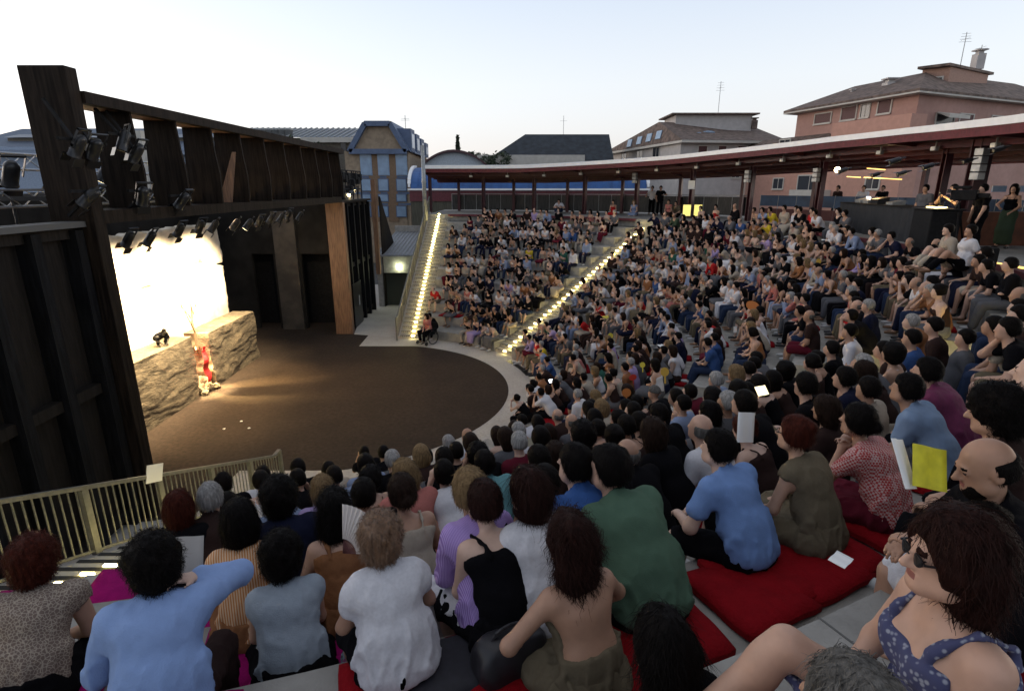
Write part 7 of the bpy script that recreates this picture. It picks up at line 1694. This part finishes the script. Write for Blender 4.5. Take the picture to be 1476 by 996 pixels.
def fan(u, v, r, m, label, spread=(20, 160), rot=(80, 0, 0), ribs=14, depth=None, ribm=None):
    d = depth or near_depth(u, v)-.25; p = at_depth(u, v, d); t = thing('hand_fan', label, 'fan', p); t.rotation_euler = tuple(R(a) for a in rot)
    for i in range(ribs):
        a0, a1 = R(spread[0]+(spread[1]-spread[0])*i/ribs), R(spread[0]+(spread[1]-spread[0])*(i+1)/ribs); am = (a0+a1)/2; z = .006
        MB().poly([(r*.3*math.cos(a0), r*.3*math.sin(a0), 0), (r*math.cos(a0), r*math.sin(a0), 0), (r*math.cos(am), r*math.sin(am), z), (r*.3*math.cos(am), r*.3*math.sin(am), z), (r*math.cos(a1), r*math.sin(a1), 0), (r*.3*math.cos(a1), r*.3*math.sin(a1), 0)], [(0, 1, 2, 3), (3, 2, 4, 5)]).build('fan_pleat', m, t)
        MB().bar((0, 0, -.002), (r*.98*math.cos(a0), r*.98*math.sin(a0), -.002), .004, .003).build('rib', ribm or brownwood, t)
    return t
fan(494, 797, .27, mat('fan_paper', (.62, .56, .52), .7), 'open pleated paper fan with dark ribs held upright', (5, 92), (78, 0, -12), 15, 2.98, mat('fan_rib', (.10, .03, .03), .5))
fan(767, 646, .14, mat('fan_cream', (.55, .52, .40), .7), 'small cream pleated fan among the heads at the centre', (30, 150), (80, 0, 10), 8, 7.0)
def disc(u, v, r, m, label, rot=(75, 0, 10), sy=1.0):
    d = near_depth(u, v)-.22; p = at_depth(u, v, d); n = 20; b = MB(); r = r*d/F
    b.poly([(r*math.cos(2*math.pi*i/n), r*sy*math.sin(2*math.pi*i/n), z) for z in (0, .006) for i in range(n)], [tuple(range(n))[::-1], tuple(range(n, 2*n))]+[(i, (i+1) % n, n+(i+1) % n, n+i) for i in range(n)])
    b.box(-.012, .012, -r*sy-.1, -r*sy+.01, 0.001, .007); o = b.build('paddle_fan', m); o.location = p; o.rotation_euler = tuple(R(a) for a in rot); return tag(o, label, 'fan')
yf = mat('fan_yellow', (.60, .36, .05), .7); disc(958, 536, 6.5, yf, 'round yellow paddle fan in front of a pale blue shirt')
disc(880, 484, 4, mat('fan_bright_yellow', (.62, .50, .05), .7), 'bright yellow paddle fan among the middle rows'); disc(912, 544, 7, mat('fan_red', (.60, .04, .02), .7), 'bright red paddle fan held in the middle rows', (75, 0, 30), .6)
disc(1085, 441, 9.5, mat('fan_orange', (.50, .16, .03), .7), 'oval orange paddle fan in the right block', (70, 20, -30), .7); disc(926, 526, 4, mat('fan_bright_yellow', (.62, .50, .05), .7), 'small yellow card fan near the grey tops'); disc(1180, 377, 4, yf, 'yellow paddle fan high in the right block'); disc(873, 457, 5, mat('fan_bright_yellow', (.62, .50, .05), .7), 'yellow fan lying in a lap in the middle block', (20, 0, 10), .6)
disc(903, 566, 6.5, mat('fan_orange', (.50, .16, .03), .7), 'orange fan hiding a face near the centre', (80, 0, 0))
# bottles and bags on the steps
glassm = mat('clear_plastic', (.75, .8, .85), .08, trans=.9)
def bottle(u, v, depth, label, capm, tilt=0.0, cat='bottle'):
    p, k, r_, a_ = near_pt(u, v, .1); p = polar(r_, a_); t = thing('water_bottle', label, cat, (p.x, p.y, zkn(k))); t.rotation_euler = (tilt, 0, 0)
    lathe('bottle_body', [(.028, 0), (.033, .01), (.032, .05), (.034, .09), (.032, .14), (.026, .165), (.013, .185), (.013, .2)], glassm, t, 14); lathe('cap', [(.015, .2), (.015, .218)], capm, t, 12)
    lathe('label_band', [(.0345, .06), (.0345, .10)], mat('label_film', (.4, .5, .6), .5), t, 14)
bottle(700, 905, 2.0, 'clear water bottle with pink cap by the dark bag', magc); bottle(500, 955, 2.2, 'clear water bottle standing on the grey step at bottom left', paper); bottle(873, 925, 2.1, 'clear plastic bottle beside the olive skirt', paper)
def bag(u, v, depth, label, w=.24, d=.14, h=.26, m=black, rz=0, z=None):
    p, k, r_, a_ = near_pt(u, v, h*.5); p = polar(r_, a_); t = thing('bag', label, 'bag', (p.x, p.y, zkn(k) if z is None else z), rz)
    bm = bmesh.new(); bmesh.ops.create_cube(bm, size=1); bmesh.ops.subdivide_edges(bm, edges=bm.edges[:], cuts=9, use_grid_fill=True)
    for v_ in bm.verts:
        x, y, z_ = v_.co; n_ = (abs(x*2)**5+abs(y*2)**5+abs(z_*2)**5)**.2 or 1; k_ = max(abs(x*2), abs(y*2), abs(z_*2))/n_; c_ = Vector((x, y, z_))*k_*1.05
        c_ *= 1+.05*math.sin(x*11+y*7)*math.sin(z_*9+x*5); v_.co = Vector((c_.x*w*(1-.15*max(0, c_.z)), c_.y*d*(1-.5*max(0, c_.z)), (c_.z+.5)*h))
    me = bpy.data.meshes.new('bag_body'); bm.to_mesh(me); bm.free(); me.materials.append(m); me.polygons.foreach_set('use_smooth', [True]*len(me.polygons)); child('bag_body', me, t)
    if h < .15: return t
    hnd = MB(); pts = [Vector((w*.3*math.cos(q), 0, h*.9+h*.28*math.sin(q))) for q in np.linspace(0, math.pi, 9)]
    for a, b in zip(pts[:-1], pts[1:]): hnd.tube(a, b, .010, 6)
    hnd.build('handle', m, t)
    return t
bag(628, 862, 2.35, 'black shoulder bag on the grey step right of the white blouse', rz=.4); bag(735, 945, 1.9, 'dark open handbag with looped straps at the bottom centre', .34, .2, .26, mat('dark_leather', (.02, .018, .022), .45, n=.3, scale=9), .5); bag(640, 965, 1.75, 'flat black laptop bag lying at the bottom centre', .50, .36, .10, mat('dark_nylon', (.012, .011, .018), .7, n=.2, scale=30), .35)
# wristwatches
def watch(i, wi, m, label):
    t, fig, p, ph, size = hero_roots[i]; w = fig.wr[wi]; d_ = fig.handd[wi]; o = MB(); 
    a = Vector([float(x) for x in (w-d_*.012)]); b = Vector([float(x) for x in (w+d_*.010)]); o.tube(a, b, .0335 if not fig.fem else .030, 16); o.build('wristwatch', m, t)
watch(22, 0, paper, ''); watch(24, 0, blackgloss, ''); watch(20, 0, blackgloss, '')
watch(11, 1, blackgloss, '')
# wheelchair in the front row
q = polar(R0-.55, R(70), 0); t = thing('wheelchair', 'black wheelchair parked in front of the lowest far row', 'wheelchair', q, yaw_to(q, TGT))
for x in (-.28, .28):
    m = MB(); R_ = .30
    for i in range(18):
        a, b = 2*math.pi*i/18, 2*math.pi*(i+1)/18; m.bar((x, R_*math.cos(a), .31+R_*math.sin(a)), (x, R_*math.cos(b), .31+R_*math.sin(b)), .03, .03)
    m.build('wheel', blackgloss, t); MB().tube((x, .42, .09), (x+.03, .42, .09), .09, 12).build('caster', blackgloss, t)
MB().box(-.24, .24, -.2, .24, .42, .48).build('seat', black, t, .01); MB().box(-.24, .24, -.26, -.2, .48, .95).build('backrest', black, t, .01); MB().bar((-.27, -.2, .68), (-.27, .2, .68), .05).bar((-.27, -.23, .4), (-.27, -.23, .98), .025).build('armrest', black, t); MB().bar((.27, -.2, .68), (.27, .2, .68), .05).bar((.27, -.23, .4), (.27, -.23, .98), .025).build('armrest', black, t)
f_ = Fig(fem=True, foot_z=-.40, lean=.05, bend=.2, hands=((-.08, .25, .15), (.1, .25, .15)), feet=((-.1, .42), (.1, .42)))
build_person(f_, q+Vector((0, 0, .49)), yaw_to(q, TGT), 1.0, 'P', 't', 'n', HM['n'], 'j', 'K', SKIN[0], SHOE[0], .03, False, 'person in coral t-shirt sitting in the black wheelchair', None, 3)
# performer crouching on the left stone block, dark against the white wall
f_ = Fig(foot_z=-.22, lean=.85, bend=.5, head=(0, .3, 0), hands=((-.12, .45, -.1), (.12, .42, -.1)), feet=((-.14, .28), (.16, .22)))
q = atX(228, 497, -10.95); build_person(f_, Vector((-10.95, q.y, 2.12+.14)), R(-110), .68, 'K', 'l', 's', HM['d'], 'j', 'K', mat('costume_dark', (.02, .017, .014), .7), SHOE[0], .03, False, 'performer in dark costume crouching on the left stone block', None, 4)
